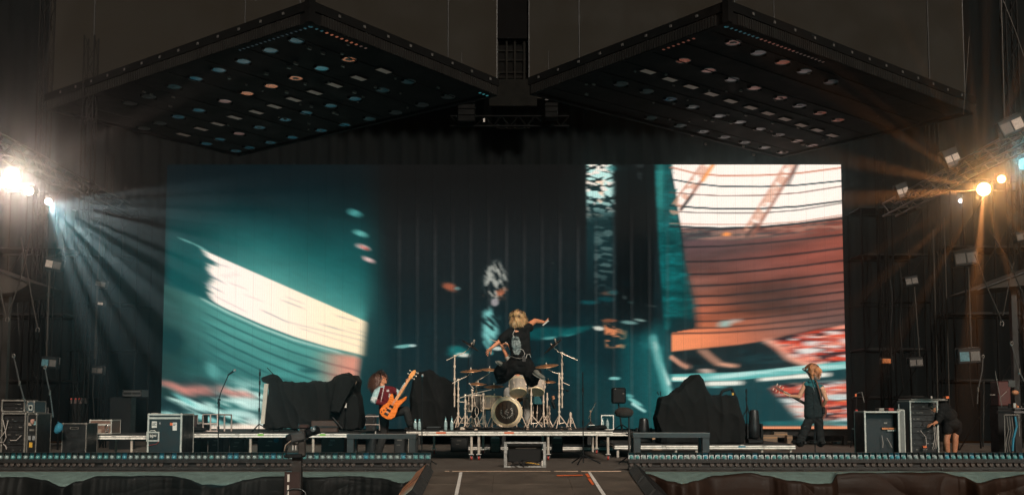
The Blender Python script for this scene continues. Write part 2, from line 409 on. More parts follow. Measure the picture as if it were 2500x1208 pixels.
# ================================================================== VIDEO WALL
def paint(PX, PY):
    """the moving picture on the wall, in display (sRGB 0-255) values"""
    H, Wd = PX.shape
    img = np.zeros((H, Wd, 3))
    rng = np.random.default_rng(5)
    def ss(a, b, x): t = np.clip((x - a) / (b - a), 0, 1); return t * t * (3 - 2 * t)
    def vn(sx, sy, seed, ang=0.0, oct_=3):
        """stretched value noise, cells sx by sy pixels, rotated by ang"""
        c, s = math.cos(ang), math.sin(ang)
        U, V = (PX * c + PY * s), (-PX * s + PY * c)
        out = np.zeros_like(PX); amp = 1.0; tot = 0
        for o in range(oct_):
            g = np.random.default_rng(seed * 17 + o).random((512, 512))
            u, v = U / sx * 2 ** o + 300, V / sy * 2 ** o + 300
            i, j = np.floor(u).astype(int), np.floor(v).astype(int)
            fu, fv = u - i, v - j; fu = fu * fu * (3 - 2 * fu); fv = fv * fv * (3 - 2 * fv)
            G = lambda a, b: g[a % 512, b % 512]
            out += amp * ((G(i, j) * (1 - fu) + G(i + 1, j) * fu) * (1 - fv) + (G(i, j + 1) * (1 - fu) + G(i + 1, j + 1) * fu) * fv)
            tot += amp; amp *= .5
        return out / tot
    def over(col, a):
        col = np.asarray(col, float)
        if col.ndim == 1: col = col[None, None, :]
        img[:] = img * (1 - a[..., None]) + col * a[..., None]
    def seg(x0, y0, x1, y1):
        dx, dy = x1 - x0, y1 - y0; L2 = dx * dx + dy * dy
        t = np.clip(((PX - x0) * dx + (PY - y0) * dy) / L2, 0, 1)
        return np.hypot(PX - x0 - t * dx, PY - y0 - t * dy)
    def stroke(pts, w, col, a=1.0, soft=1.5, wob=0):
        d = np.full_like(PX, 1e9)
        for (x0, y0), (x1, y1) in zip(pts, pts[1:]): d = np.minimum(d, seg(x0, y0, x1, y1))
        over(col, a * (1 - ss(w - soft, w + soft, d)))
    def curve(xs_, ys_, w, col, a=1.0, soft=1.2, x0=None, x1=None, feather=12):
        y = np.interp(PX, xs_, ys_)
        m = 1 - ss(w - soft, w + soft, np.abs(PY - y))
        m = m * ss((x0 or xs_[0]) - feather, (x0 or xs_[0]), PX) * (1 - ss((x1 or xs_[-1]), (x1 or xs_[-1]) + feather, PX))
        over(col, a * m)
    def poly(pts, soft=2.0):
        """signed coverage of a polygon"""
        ins = np.zeros(PX.shape, bool); d = np.full_like(PX, 1e9)
        n_ = len(pts)
        for i in range(n_):
            x0, y0 = pts[i]; x1, y1 = pts[(i + 1) % n_]
            d = np.minimum(d, seg(x0, y0, x1, y1))
            c = ((y0 > PY) != (y1 > PY)) & (PX < (x1 - x0) * (PY - y0) / ((y1 - y0) or 1e-9) + x0)
            ins ^= c
        sd = np.where(ins, d, -d)
        return ss(-soft, soft, sd)
    def blob(x, y, rx, ry, ang, col, a=1.0, soft=.35):
        c, s = math.cos(ang), math.sin(ang)
        u, v = ((PX - x) * c + (PY - y) * s) / rx, (-(PX - x) * s + (PY - y) * c) / ry
        over(col, a * (1 - ss(1 - soft, 1 + soft, np.hypot(u, v) + .5 * (BRK - .5))))
    BRK = vn(16, 6, 401, .1, 3)
    # --- dark ground of the middle
    t = ss(400, 640, PY)[..., None]
    img[:] = np.array((15, 15, 15)) * (1 - t) + np.array((25, 31, 33)) * t
    n0 = vn(90, 60, 3)
    over((18, 48, 53), .75 * ss(560, 900, PY) * (.4 + n0))  # teal haze before the wall, put into the picture
    # --- left: teal field
    edge_y = np.interp(PX, (400, 500, 895, 1000), (566, 612, 785, 830))     # upper edge of the bright slab
    d_up = edge_y - PY
    teal = np.zeros_like(img)
    k = ss(410, 640, PY)[..., None]
    teal[:] = np.array((0, 20, 26)) * (1 - k) + np.array((18, 80, 80)) * k
    k2 = np.clip(1 - np.abs(d_up) / 170, 0, 1)[..., None] ** 1.5 * ss(430, 700, PX)[..., None]
    teal[:] = teal * (1 - .6 * k2) + np.array((118, 190, 178)) * .6 * k2
    dark_diag = ss(-40, 330, (PX - 640) * .75 - (PY - 420) * .95)
    teal[:] = teal * (1 - .8 * dark_diag[..., None]) + np.array((18, 22, 23)) * .8 * dark_diag[..., None]
    lm = (1 - ss(872, 960, PX)) * ss(398, 414, PX)
    over(teal * (.93 + .14 * vn(70, 40, 9)[..., None]), lm)
    # under the slab
    sl_x = (400, 495, 560, 640, 720, 800, 893, 960); sl_y = (690, 724, 757, 792, 822, 846, 868, 880)
    low = np.interp(PX, sl_x, sl_y)
    dl = PY - low
    un = np.zeros_like(img)
    kk = ss(-10, 190, dl)[..., None]
    un[:] = np.array((92, 160, 150)) * (1 - kk) + np.array((58, 116, 112)) * kk
    lx = ss(395, 560, PX)[..., None]
    un[:] = un * (.55 + .45 * lx)
    um = ss(-4, 10, dl) * (1 - ss(873, 884, PX + (PY - 868) * .14))
    over(un * (.9 + .2 * vn(120, 14, 21, .32)[..., None]), um * .95)
    for o, a_ in ((16, .35), (38, .55), (62, .6), (88, .55), (112, .5), (134, .4), (156, .3)):
        y = low + o * (1 + .0003 * (PX - 640)); m = (1 - ss(1.2, 4.0, np.abs(PY - y))) * ss(455, 540, PX) * um
        over((28, 70, 72), a_ * m)
    pk = ss(745, 860, PX) * ss(858, 880, PY + (893 - PX) * .1) * (1 - ss(958, 968, PY)) * um
    over((232, 148, 126), .88 * pk)
    for o in (38, 62, 88): over((120, 82, 80), .6 * pk * (1 - ss(.8, 2.8, np.abs(PY - low - o * (1 + .0003 * (PX - 640))))))
    # slab
    jag = 486 + 42 * vn(400, 7, 201, .42, 3) * ss(612, 640, PY) + 14 * vn(60, 4, 203, .42, 2)
    slab = ss(-1.5, 1.5, -d_up) * ss(2, -2, dl) * ss(-3, 10, PX - jag) * (1 - ss(894, 897, PX + (PY - 785) * .05))
    g = ss(560, 895, PX)[..., None]
    over(np.array((255, 238, 225)) * (1 - g) + np.array((255, 232, 196)) * g, slab)
    for (x0, y0, x1, y1, a_) in ((515, 640, 560, 652, .5), (508, 668, 545, 690, .9), (500, 690, 540, 712, .85), (545, 675, 580, 668, .5), (560, 690, 600, 705, .35),
                                (640, 757, 700, 785, .7), (690, 733, 740, 752, .6), (700, 725, 740, 740, .4), (700, 785, 890, 832, .45), (800, 795, 895, 822, .4),
                                (820, 770, 870, 784, .6), (780, 790, 830, 805, .5), (600, 720, 640, 735, .3), (730, 800, 880, 846, .35), (850, 800, 895, 812, .3), (520, 720, 600, 760, .35)):
        stroke([(x0, y0), (x1, y1)], 1.1, (120, 130, 140), a_, 1.4)
    stroke([(495, 730), (560, 764), (640, 800), (720, 830), (830, 860)], 2.0, (214, 226, 214), .7, 2.5)
    stroke([(440, 582), (470, 594)], 1.5, (150, 205, 195), .8); stroke([(480, 598), (505, 613)], 1.6, (160, 215, 205), .8)
    # lower left streaks
    st = vn(60, 13, 31, .25, 5); st2 = vn(56, 12, 47, .30, 5)
    lowm = ss(905, 965, PY) * (1 - ss(640, 700, PX))
    over((196, 228, 218), .9 * lowm * ss(.46, .66, st))
    over((14, 46, 50), .85 * lowm * ss(.46, .62, st2))
    over((20, 58, 60), .7 * (1 - ss(.6, 1.2, np.hypot((PX - 412) / 42, (PY - 832) / 34))))
    blob(500, 948, 55, 26, .1, (44, 62, 64), .75, .6)
    for (x, y, rx, ry, an) in ((420, 940, 34, 8, .3), (452, 955, 26, 9, .25), (490, 952, 34, 11, .15), (560, 957, 30, 8, .35), (600, 963, 22, 8, .3)):
        blob(x, y, rx, ry, an, (232, 146, 132), .7, .8)
    for (x, y, rx, ry, an, c) in ((470, 985, 40, 8, .5, (190, 232, 224)), (450, 975, 30, 5, .5, (120, 190, 184)), (610, 985, 36, 14, .2, (214, 240, 230)), (590, 1010, 44, 9, .15, (205, 235, 226)),
                                  (625, 1030, 30, 8, .1, (226, 240, 230)), (420, 1012, 30, 5, .2, (170, 222, 214)), (500, 1020, 44, 6, .25, (160, 216, 210)), (520, 905, 14, 24, -.5, (96, 160, 154)),
                                  (470, 880, 20, 8, .2, (38, 84, 84)), (755, 905, 26, 6, .1, (36, 84, 84)), (690, 915, 30, 6, .1, (80, 150, 144))):
        blob(x, y, rx, ry, an, c, .85, .5)
    over((250, 226, 206), .9 * ss(1036, 1042, PY + 6 * st) * (1 - ss(640, 720, PX)))
    # right fringe of the left picture
    over((18, 50, 54), .75 * ss(884, 900, PX + (PY - 785) * .12) * (1 - ss(905, 985, PX)) * ss(700, 800, PY))
    # four drifting ovals
    blob(865, 520, 15, 8, .2, (84, 160, 156), .9); blob(880, 570, 15, 7, .2, (110, 184, 176), .9)
    blob(886, 603, 15, 6, .2, (214, 190, 184), .9); blob(889, 605, 6, 4, .3, (222, 88, 72), .9); blob(900, 634, 13, 6, .25, (238, 196, 190), .95)
    # --- middle: figure on the wall
    hs = vn(6, 18, 61, -.5, 3)
    hm = 1 - ss(.75, 1.15, np.hypot((PX - 1210) / 32, (PY - 685) / 52) + .7 * (hs - .5))
    over((176, 176, 166), .9 * hm * ss(.40, .62, hs)); over((206, 120, 84), .8 * hm * ss(.5, .7, vn(10, 14, 66, -.4)) * ss(690, 720, PY))
    blob(1208, 738, 9, 9, 0, (180, 170, 170), .8); blob(1098, 700, 18, 9, .35, (186, 104, 76), .8, .6); blob(1116, 704, 8, 4, .1, (110, 150, 148), .7)
    jk = poly([(1180, 762), (1196, 752), (1218, 772), (1216, 815), (1196, 846), (1178, 820)], 10)
    over((132, 200, 194), .95 * jk * ss(.3, .62, vn(30, 7, 71, .75))); stroke([(1182, 835), (1200, 862)], 4, (110, 180, 176), .7, 3)
    for (x, y, rx, ry, an, c) in ((985, 845, 22, 4, -.1, (130, 190, 184)), (1008, 843, 9, 3, 0, (200, 220, 214)), (1341, 824, 17, 4, -.1, (150, 216, 206)), (1387, 815, 16, 5, -.12, (90, 176, 170)), (1330, 812, 60, 14, -.1, (18, 82, 84)),
                                  (1400, 808, 40, 8, -.2, (20, 92, 92)), (1440, 738, 22, 5, 0, (24, 84, 88)), (1480, 730, 22, 6, 0, (20, 70, 74)), (1118, 858, 26, 13, .1, (30, 120, 118)), (1130, 866, 16, 5, .08, (236, 226, 210)), (1214, 850, 14, 5, 0, (220, 226, 214)),
                                  (1530, 690, 14, 10, 0, (18, 62, 74)), (1525, 726, 6, 4, .6, (190, 224, 216)), (1540, 738, 8, 2.5, .1, (100, 170, 166)), (1536, 787, 20, 4, .1, (170, 220, 212)), (1563, 781, 14, 3, .15, (190, 226, 216)),
                                  (1462, 801, 14, 5, .08, (236, 232, 216)), (1490, 715, 20, 5, -.05, (110, 80, 66)), (1500, 714, 16, 5, 0, (34, 84, 88)), (1586, 746, 14, 2.5, .1, (80, 96, 94)), (1595, 845, 26, 10, .2, (110, 190, 184)), (1330, 880, 20, 10, 0, (22, 60, 62))):
        blob(x, y, rx, ry, an, c, .85, .5)
    # bright flecks column
    fl = vn(20, 8, 81, .15, 3); cm = ss(1428, 1436, PX) * (1 - ss(1486, 1506, PX - .02 * (PY - 400)))
    fd = cm * (1 - ss(470, 548, PY)) * ss(400, 402, PY)
    over((18, 62, 66), .6 * cm * (1 - ss(560, 760, PY)))
    over((190, 226, 218), fd * ss(.47, .56, fl)); over((244, 214, 190), fd * ss(.56, .66, vn(26, 9, 83, .1)) * (1 - ss(1468, 1480, PX)))
    over((10, 22, 24), fd * ss(.55, .62, vn(26, 8, 85, -.35, 2))); over((236, 226, 214), fd * ss(.60, .68, vn(18, 7, 88, .1, 2)))
    rp = ss(.45, .65, vn(26, 7, 87, .1, 2)) * ss(1446, 1456, PX) * (1 - ss(1492, 1500, PX)) * ss(540, 560, PY) * (1 - ss(640, 730, PY)); over((84, 108, 106), .8 * rp)
    for y in (404, 426, 434): blob(1562, y, 11 if y == 404 else 7, 6 if y == 404 else 2.5, 0, (214, 232, 224), .9)
    blob(1510, 412, 30, 6, .05, (40, 120, 120), .6, .6)
    ob = ss(.45, .62, vn(24, 9, 91, .12)) * poly([(1474, 788), (1530, 806), (1528, 852), (1480, 846)], 6); over((224, 140, 96), .92 * ob)
    blob(1488, 782, 18, 4, 0, (150, 92, 66), .8)
    # teal haze on the right middle
    over((22, 88, 90), .7 * poly([(1520, 800), (1560, 830), (1600, 790), (1650, 790), (1650, 1060), (1500, 1060)], 26))
    over((24, 74, 76), .5 * poly([(1380, 860), (1480, 900), (1540, 960), (1530, 1050), (1400, 1050)], 40))
    # dark column and teal slab
    over((12, 16, 17), .85 * ss(1500, 1512, PX) * (1 - ss(1590, 1602, PX)) * (1 - ss(700, 840, PY)))
    tb = poly([(1597, 396), (1636, 396), (1656, 520), (1672, 640), (1698, 740), (1704, 800), (1622, 808), (1610, 640)], 5)
    tn = vn(40, 10, 93, 0)
    over(np.array((14, 82, 82)) * (.55 + .9 * tn[..., None] * (.7 + .6 * vn(12, 5, 94)[..., None])), tb)
    blob(1612, 450, 9, 70, 0, (66, 150, 142), .65, .9)
    over((14, 44, 48), .85 * poly([(1640, 775), (1704, 775), (1702, 806), (1630, 812)], 8))
    # right picture: edge of the slab
    re = np.interp(PY, (396, 470, 520, 560, 640, 740, 800, 812, 860), (1636, 1650, 1656, 1664, 1674, 1699, 1705, 1640, 1640))
    inr = ss(-2, 2, PX - re)
    sky_low = np.interp(PX, (1640, 1700, 1800, 1860, 1950, 2060), (556, 557, 557, 552, 544, 528))
    over((255, 240, 228), inr * (1 - ss(-2, 3, PY - sky_low)))
    jag2 = vn(9, 14, 97, .3); over((20, 88, 88), .9 * (1 - inr * 0) * ss(0, 1, 1 - np.abs(PX - re) / 9) * ss(.55, .7, jag2) * (1 - ss(520, 540, PY)))
    wall = np.zeros_like(img)
    wx = ss(1660, 2060, PX)[..., None]; wy = ss(570, 830, PY)[..., None]
    c00, c10, c01, c11 = map(np.array, ((88, 70, 72), (146, 78, 64), (206, 116, 82), (112, 86, 80)))
    wall[:] = (c00 * (1 - wx) + c10 * wx) * (1 - wy) + (c01 * (1 - wx) + c11 * wx) * wy
    mid = (ss(1700, 1850, PX) * (1 - ss(1880, 2060, PX)) * ss(640, 720, PY) * (1 - ss(740, 800, PY)))[..., None]; wall[:] = wall * (1 - .35 * mid)
    wall *= (.72 + .56 * vn(150, 22, 101, -.09)[..., None])
    wl_low = np.interp(PX, (1600, 1640, 1720, 1800, 1870, 1950, 2066), (862, 858, 850, 842, 832, 812, 788))
    wm = inr * ss(-2, 3, PY - sky_low) * (1 - ss(-3, 4, PY - wl_low)); over(wall, wm)
    hot = wm * (1 - ss(1640, 1860, PX)) * ss(770, 830, PY); over((246, 156, 108), .75 * hot)
    # band of roof edge under the sky
    bw = wm * (1 - ss(24, 34, PY - sky_low)); over((196, 152, 130), .55 * bw * ss(.4, .6, vn(50, 7, 103, -.08))); over((60, 72, 74), .6 * bw * ss(.52, .66, vn(60, 5, 105, -.09)))
    blob(1774, 572, 10, 5, 0, (255, 158, 86), .95)
    # cables over the sky
    def cable(ys_, w, c, a_): curve((1640, 1700, 1760, 1860, 1950, 2060), ys_, w, c, a_, .9, 1636, 2058, 4)
    cable((409, 424, 429, 428, 423, 409), 2.0, (196, 120, 92), .8); cable((438, 449, 455, 456, 452, 441), 1.8, (24, 52, 58), .95)
    cable((470, 475, 478, 477, 471, 454), 1.3, (110, 74, 66), .9); cable((502, 507, 510, 509, 504, 490), 2.0, (24, 46, 52), .95)
    cable((516, 519, 520, 520, 513, 495), 1.2, (70, 66, 66), .9); cable((546, 547, 548, 547, 541, 524), 1.2, (186, 130, 108), .8); cable((552, 555, 557, 554, 546, 533), 2.2, (34, 44, 48), .95)
    # leaning masts in the sky
    for (x0, y0, x1, y1) in ((1745, 396, 1662, 512), (1948, 396, 1838, 575)):
        wdt = 13
        mnz = vn(14, 9, int(x0), .6)
        d = seg(x0 - 14, y0, x1 - 14, y1)
        over((222, 166, 140), .75 * (1 - ss(wdt - 4, wdt + 4, d)) * ss(.40, .58, mnz))
        stroke([(x0, y0), (x1, y1)], 3.0, (150, 92, 74), .9, 2.5); stroke([(x0 - 27, y0), (x1 - 20, y1 - 14)], 2.0, (196, 132, 106), .75, 2)
    stroke([(1745, 396), (1716, 440)], 4, (255, 168, 92), .9, 3); stroke([(1690, 476), (1664, 510)], 3, (40, 46, 50), .85, 2); stroke([(1948, 400), (1925, 450)], 2.5, (70, 60, 60), .8, 2)
    stroke([(1845, 548), (1822, 578)], 4, (80, 60, 56), .8, 3)
    # wall lines
    for yl, yr in ((603, 572), (639, 605), (670, 635), (698, 664), (724, 687), (746, 711), (765, 732), (785, 751), (801, 767), (813, 785)):
        y = yl + (yr - yl) * ((PX - 1685) / 375) ** 1.6 if False else np.interp(PX, (1640, 1760, 1860, 1960, 2062), (yl + 1, yl - .06 * (yl - yr), yl - .30 * (yl - yr), yl - .62 * (yl - yr), yr))
        m = (1 - ss(1.4, 3.4, np.abs(PY - y))) * wm; over((46, 40, 42), (.85 if yl < 760 else .55) * m)
    over((90, 84, 82), .25 * wm * ss(.5, .8, vn(300, 60, 107, -.1)))
    # floating pale scrap
    blob(1770, 790, 14, 8, -.2, (150, 196, 190), .85); blob(1794, 783, 16, 5, -.1, (196, 186, 176), .7)
    # below the wall
    bel = inr * 0 + ss(-3, 4, PY - wl_low) * ss(1636, 1646, PX)
    over((18, 40, 44), bel); over((30, 70, 74), bel * .8 * ss(.5, .7, vn(120, 16, 151, -.08, 4))); over((10, 22, 26), bel * .7 * ss(.5, .68, vn(90, 18, 153, -.1, 4)))
    def crowd(seed, a_):
        c = np.zeros_like(img); a = vn(30, 7, seed, -.05, 4); b = vn(42, 7, seed + 1, -.08, 4); d = vn(34, 6, seed + 2, 0, 4)
        c[:] = np.array((188, 92, 76))
        def ov(col, m): c[:] = c * (1 - m[..., None]) + np.array(col) * m[..., None]
        ov((236, 158, 134), ss(.44, .62, a)); ov((52, 36, 42), ss(.48, .64, b)); ov((220, 220, 214), .9 * ss(.54, .68, d)); ov((214, 66, 40), .7 * ss(.56, .68, vn(50, 9, seed + 3)))
        return c
    up_crowd = poly([(1872, 834), (1930, 818), (2066, 790), (2070, 892), (2010, 900), (1940, 882), (1915, 866)], 5); c1 = crowd(111, 1); c1[..., 0] *= 1.02; over(c1, up_crowd)
    blob(1975, 855, 34, 5, -.06, (226, 224, 216), .9)
    stroke([(1875, 832), (1905, 848), (1925, 872), (1960, 886), (2010, 893)], 7, (234, 170, 146), .9, 5)
    stroke([(1716, 856), (1740, 876), (1756, 888), (1794, 893)], 5, (234, 170, 140), .9, 4); stroke([(1640, 872), (1662, 888), (1676, 895)], 6, (224, 160, 132), .85, 4); blob(1725, 905, 15, 6, .2, (226, 196, 178), .85)
    band = np.interp(PX, (1600, 1640, 1800, 1900, 2070), (922, 922, 918, 908, 890)); bm = ss(1620, 1650, PX) * (1 - ss(8, 11, np.abs(PY - band)))
    over((104, 186, 180), .9 * bm); over((206, 232, 224), .8 * bm * ss(.5, .7, vn(180, 14, 121, -.06)))
    over((24, 66, 70), ss(1620, 1650, PX) * ss(9, 13, PY - band))
    for (x0, y0, x1, y1, w) in ((1727, 936, 1806, 934, 5.5), (1858, 926, 1950, 918, 4.5), (1950, 918, 2020, 914, 5.5), (1645, 924, 1690, 924, 4.5)): stroke([(x0, y0), (x1, y1)], w, (240, 236, 222), .95, 2.5)
    stroke([(1735, 944), (1765, 944)], 2, (150, 210, 204), .8, 2)
    dn_crowd = poly([(1884, 948), (1900, 938), (2072, 928), (2076, 1042), (1990, 1040), (1945, 1015), (1915, 980)], 8); over(crowd(131, 1), dn_crowd)
    over((226, 234, 226), .8 * dn_crowd * (1 - ss(.45, .6, vn(90, 9, 137, .1))) * ss(960, 990, PY) * (1 - ss(1960, 2010, PX)))
    blob(2040, 968, 40, 7, -.05, (204, 222, 218), .85); blob(2058, 978, 14, 2, 0, (224, 140, 96), .9); blob(1990, 1025, 50, 6, 0, (96, 150, 148), .5)
    over((40, 116, 116), .7 * ss(1024, 1030, PY) * (1 - ss(1036, 1040, PY)) * ss(1850, 1870, PX))
    over((232, 152, 112), .95 * ss(1038, 1041, PY) * ss(1640, 1660, PX))
    # bright stroke at the left of the right picture
    stroke([(1594, 826), (1606, 880), (1620, 925), (1640, 975)], 10, (150, 212, 204), .85, 7); stroke([(1598, 838), (1610, 885), (1632, 935)], 5, (228, 240, 230), .85, 5)
    stroke([(1610, 860), (1622, 960), (1612, 1010)], 8, (90, 170, 164), .6, 8); blob(1550, 1040 - 60, 20, 4, .5, (150, 214, 206), .8); stroke([(1545, 985), (1560, 995), (1574, 1003)], 3.5, (190, 230, 222), .9, 2)
    blob(1538, 966, 10, 5, .2, (120, 190, 184), .7); blob(1500, 923, 14, 4, 0, (150, 214, 206), .8)
    over((30, 100, 100), .5 * poly([(1560, 820), (1600, 800), (1640, 1050), (1580, 1050)], 18))
    # panel joints: light caught by the frames, painted in as faint grey uprights
    ph = (PX - 1106.6) / 43.6; fr = np.abs(ph - np.round(ph)) * 43.6; fh = np.abs(ph - .5 - np.round(ph - .5)) * 43.6
    vis = ss(430, 640, PY) * (.55 + .6 * vn(30, 120, 141)) * ss(900, 1000, PX)
    add = (1 - ss(2.2, 4.2, fr)) * .9 + (1 - ss(.6, 1.8, fh)) * .45
    img[:] = np.maximum(img, img * .75 + (add * vis)[..., None] * np.array((33, 30, 29)))
    gr = np.clip(1.2 - img.max(-1, keepdims=True) / 200, .12, 1)
    img[:] = img * (1 + gr * .24 * (vn(5, 4, 301, 0, 2)[..., None] - .5))
    img[:] = 255 * (np.clip(img, 0, 255) / 255) ** 1.10
    return np.clip(img, 0, 255)

def project(X, Y, Z):
    c, s = math.cos(PITCH), math.sin(PITCH)
    dz = Z - HC; f = Y * c + dz * s; u = -Y * s + dz * c
    return CX + FPX * X / f, CY - FPX * u / f

ztop, zbot = P(1250, 402, YS).z, P(1250, 1046, YS).z
wall_t = thing('video_wall', (0, YS, zbot), 'giant video wall showing blurred teal and salmon live footage behind the band', 'video wall')
m = bpy.data.materials.new('led_picture'); m.use_nodes = True; n = m.node_tree; MATS['led_picture'] = m
b = n.nodes['Principled BSDF']; b.inputs['Base Color'].default_value = (0.002, 0.002, 0.002, 1); b.inputs['Roughness'].default_value = 0.85
b.inputs['Specular IOR Level'].default_value = 0.05
at = n.nodes.new('ShaderNodeAttribute'); at.attribute_name = 'Col'
tc = n.nodes.new('ShaderNodeTexCoord'); sp = n.nodes.new('ShaderNodeSeparateXYZ'); n.links.new(tc.outputs['Object'], sp.inputs[0])
def mth(op, a, v):
    q = n.nodes.new('ShaderNodeMath'); q.operation = op; n.links.new(a, q.inputs[0])
    if v is not None: q.inputs[1].default_value = v
    return q.outputs[0]
sx = mth('SINE', mth('MULTIPLY', sp.outputs['X'], 2 * math.pi / 0.066), None)     # rows of diodes
sz = mth('SINE', mth('MULTIPLY', sp.outputs['Z'], 2 * math.pi / 0.090), None)
tot = mth('ADD', mth('MULTIPLY', sx, 0.05), 1.18)
q = n.nodes.new('ShaderNodeMath'); q.operation = 'ADD'; n.links.new(tot, q.inputs[0]); n.links.new(mth('MULTIPLY', sz, 0.012), q.inputs[1])
n.links.new(at.outputs['Color'], b.inputs['Emission Color']); n.links.new(q.outputs[0], b.inputs['Emission Strength'])
m.cycles.emission_sampling = 'NONE'
NCOL, PWID = 38, 0.5
x0w = -NCOL * PWID / 2 + (P(408, 402, YS).x + P(2053, 402, YS).x) / 2
PWID = (P(2053, 402, YS).x - P(408, 402, YS).x) / NCOL
x0w = P(408, 402, YS).x
NX, NZ = 20, 292
zs_ = np.linspace(zbot, ztop, NZ + 1)
gx = x0w + PWID * np.arange(NCOL * NX + 1) / NX
GX, GZ = np.meshgrid(gx, zs_)
gpx, gpy = project(GX, YS, GZ)
pic = paint(gpx, gpy) / 255.0
PIC = np.where(pic <= .04045, pic / 12.92, ((pic + .055) / 1.055) ** 2.4)
def smear(A, dx, dy, n=9):
    """the footage's own motion blur: mean of copies moved along (dx, dy) cells"""
    out = np.zeros_like(A); H, Wd = A.shape[:2]; jj, ii = np.mgrid[0:H, 0:Wd]
    for k in range(n):
        f = (k / (n - 1) - .5) * 2
        out += A[np.clip(np.round(jj + dy * f).astype(int), 0, H - 1), np.clip(np.round(ii + dx * f).astype(int), 0, Wd - 1)]
    return out / n
def sst(a_, b_, x): t_ = np.clip((x - a_) / (b_ - a_), 0, 1); return (t_ * t_ * (3 - 2 * t_))[..., None]
wl_ = 1 - sst(900, 980, gpx); wr_ = sst(1640, 1720, gpx)
hard = sst(560, 600, gpy)                     # the cables in the bright sky stay crisper
PIC = smear(PIC, 3.6, -1.55) * wl_ + (1 - wl_) * ((smear(PIC, 5.5, .5) * hard + smear(PIC, 2, .2) * (1 - hard)) * wr_ + smear(PIC, 1.3, 0) * (1 - wr_))
for cidx in range(NCOL):
    xs_ = np.linspace(x0w + cidx * PWID + .001, x0w + (cidx + 1) * PWID - .001, NX + 1)
    XX, ZZ = np.meshgrid(xs_, zs_)
    lin = PIC[:, cidx * NX:(cidx + 1) * NX + 1]
    V = np.stack([XX, np.zeros_like(XX), ZZ - zbot], -1).reshape(-1, 3)
    idx = np.arange((NX + 1) * (NZ + 1)).reshape(NZ + 1, NX + 1)
    F = np.stack([idx[:-1, :-1], idx[:-1, 1:], idx[1:, 1:], idx[1:, :-1]], -1).reshape(-1, 4)
    # housing behind the front face
    k0 = len(V); xa, xb, h = xs_[0], xs_[-1], ztop - zbot
    V2 = [(xa, 0, 0), (xb, 0, 0), (xb, 0, h), (xa, 0, h), (xa, .12, 0), (xb, .12, 0), (xb, .12, h), (xa, .12, h)]
    F2 = [(4, 7, 6, 5), (0, 4, 5, 1), (1, 5, 6, 2), (2, 6, 7, 3), (3, 7, 4, 0)]
    me = bpy.data.meshes.new('led_panel')
    me.from_pydata([tuple(p) for p in V] + V2, [], [tuple(f) for f in F] + [tuple(i + k0 for i in f) for f in F2])
    ca = me.color_attributes.new('Col', 'FLOAT_COLOR', 'POINT')
    cc = np.zeros((k0 + 8, 4)); cc[:k0, :3] = lin.reshape(-1, 3); cc[:, 3] = 1
    ca.data.foreach_set('color', cc.astype(np.float32).ravel())
    me.materials.append(m)
    o = bpy.data.objects.new('led_panel', me); COL.objects.link(o); o.parent = wall_t; W[o] = W[wall_t].copy()
xa, xb = x0w, x0w + NCOL * PWID
MB().bb((xa - .02, YS + .13, zbot - .2), (xb + .02, YS + .4, ztop - .03)).build('rear_frame', M_BLACK, wall_t)
for i in range(9):
    x = xa + (xb - xa) * i / 8
    MB().bb((x - .05, YS + .15, 0.001), (x + .05, YS + .35, zbot - .201)).build('foot', M_STEEL, wall_t)
# ================================================================== CANOPIES
ZC = P(757, 58, 17.4).z
M_UNDER = mat('canopy_underside', (0.0012, 0.0013, 0.0014), .85, spec=.15, var=.4, scale=2)
M_SLAT = mat('canopy_slat', (0.0085, 0.0078, 0.007), .8, spec=.15, var=.4, scale=3)
M_BAND = mat('canopy_band', (0.0026, 0.0026, 0.0026), .85, spec=.1, var=.4, scale=3)
def glow(name, c, s, speck=0.6, sc=60):
    """face of a wash lamp: lens colour given as low speckled emission"""
    if name in MATS: return MATS[name]
    m = bpy.data.materials.new(name); m.use_nodes = True; MATS[name] = m; n = m.node_tree; b = n.nodes['Principled BSDF']
    b.inputs['Base Color'].default_value = (0.02, 0.02, 0.02, 1); b.inputs['Roughness'].default_value = .35
    tc = n.nodes.new('ShaderNodeTexCoord'); vo = n.nodes.new('ShaderNodeTexVoronoi'); vo.inputs['Scale'].default_value = sc
    n.links.new(tc.outputs['Object'], vo.inputs['Vector'])
    mr = n.nodes.new('ShaderNodeMapRange'); mr.inputs['From Min'].default_value = .1; mr.inputs['From Max'].default_value = .5
    mr.inputs['To Min'].default_value = s * (1 + speck); mr.inputs['To Max'].default_value = s * (1 - speck)
    n.links.new(vo.outputs['Distance'], mr.inputs['Value'])
    b.inputs['Emission Color'].default_value = (*c, 1); n.links.new(mr.outputs['Result'], b.inputs['Emission Strength'])
    m.cycles.emission_sampling = 'NONE'
    return m
G = {'t': glow('wash_teal', (0.04, 0.55, 0.80), .075), 'T': glow('wash_bright_teal', (0.05, 0.75, 0.95), .15), 'd': glow('wash_dim_teal', (0.06, 0.55, 0.7), .022),
     'v': glow('wash_off', (0.5, 0.45, 0.42), .008), 'o': glow('wash_orange', (1.0, 0.34, 0.14), .50, .8), 'r': glow('wash_red', (1.0, 0.28, 0.17), .20, .7),
     'p': glow('wash_pink', (1.0, 0.50, 0.42), .13, .5), 'g': glow('wash_grey', (0.75, 0.74, 0.76), .075, .5), 'b': glow('wash_blue', (0.15, 0.45, 0.8), .05)}
M_RIM = mat('lamp_rim', (0.10, 0.095, 0.09), .4, .5)
M_STROBE = mat('strobe_face_uplit', (0.30, 0.22, 0.18), .5, var=.3, scale=20, emit=(1.0, .60, .45), estr=.028)  # strobes are unlit; emission stands in for stage light from below
MATS['strobe_face_uplit'].cycles.emission_sampling = 'NONE'
M_STRIP = bpy.data.materials.new('edge_diodes'); M_STRIP.use_nodes = True
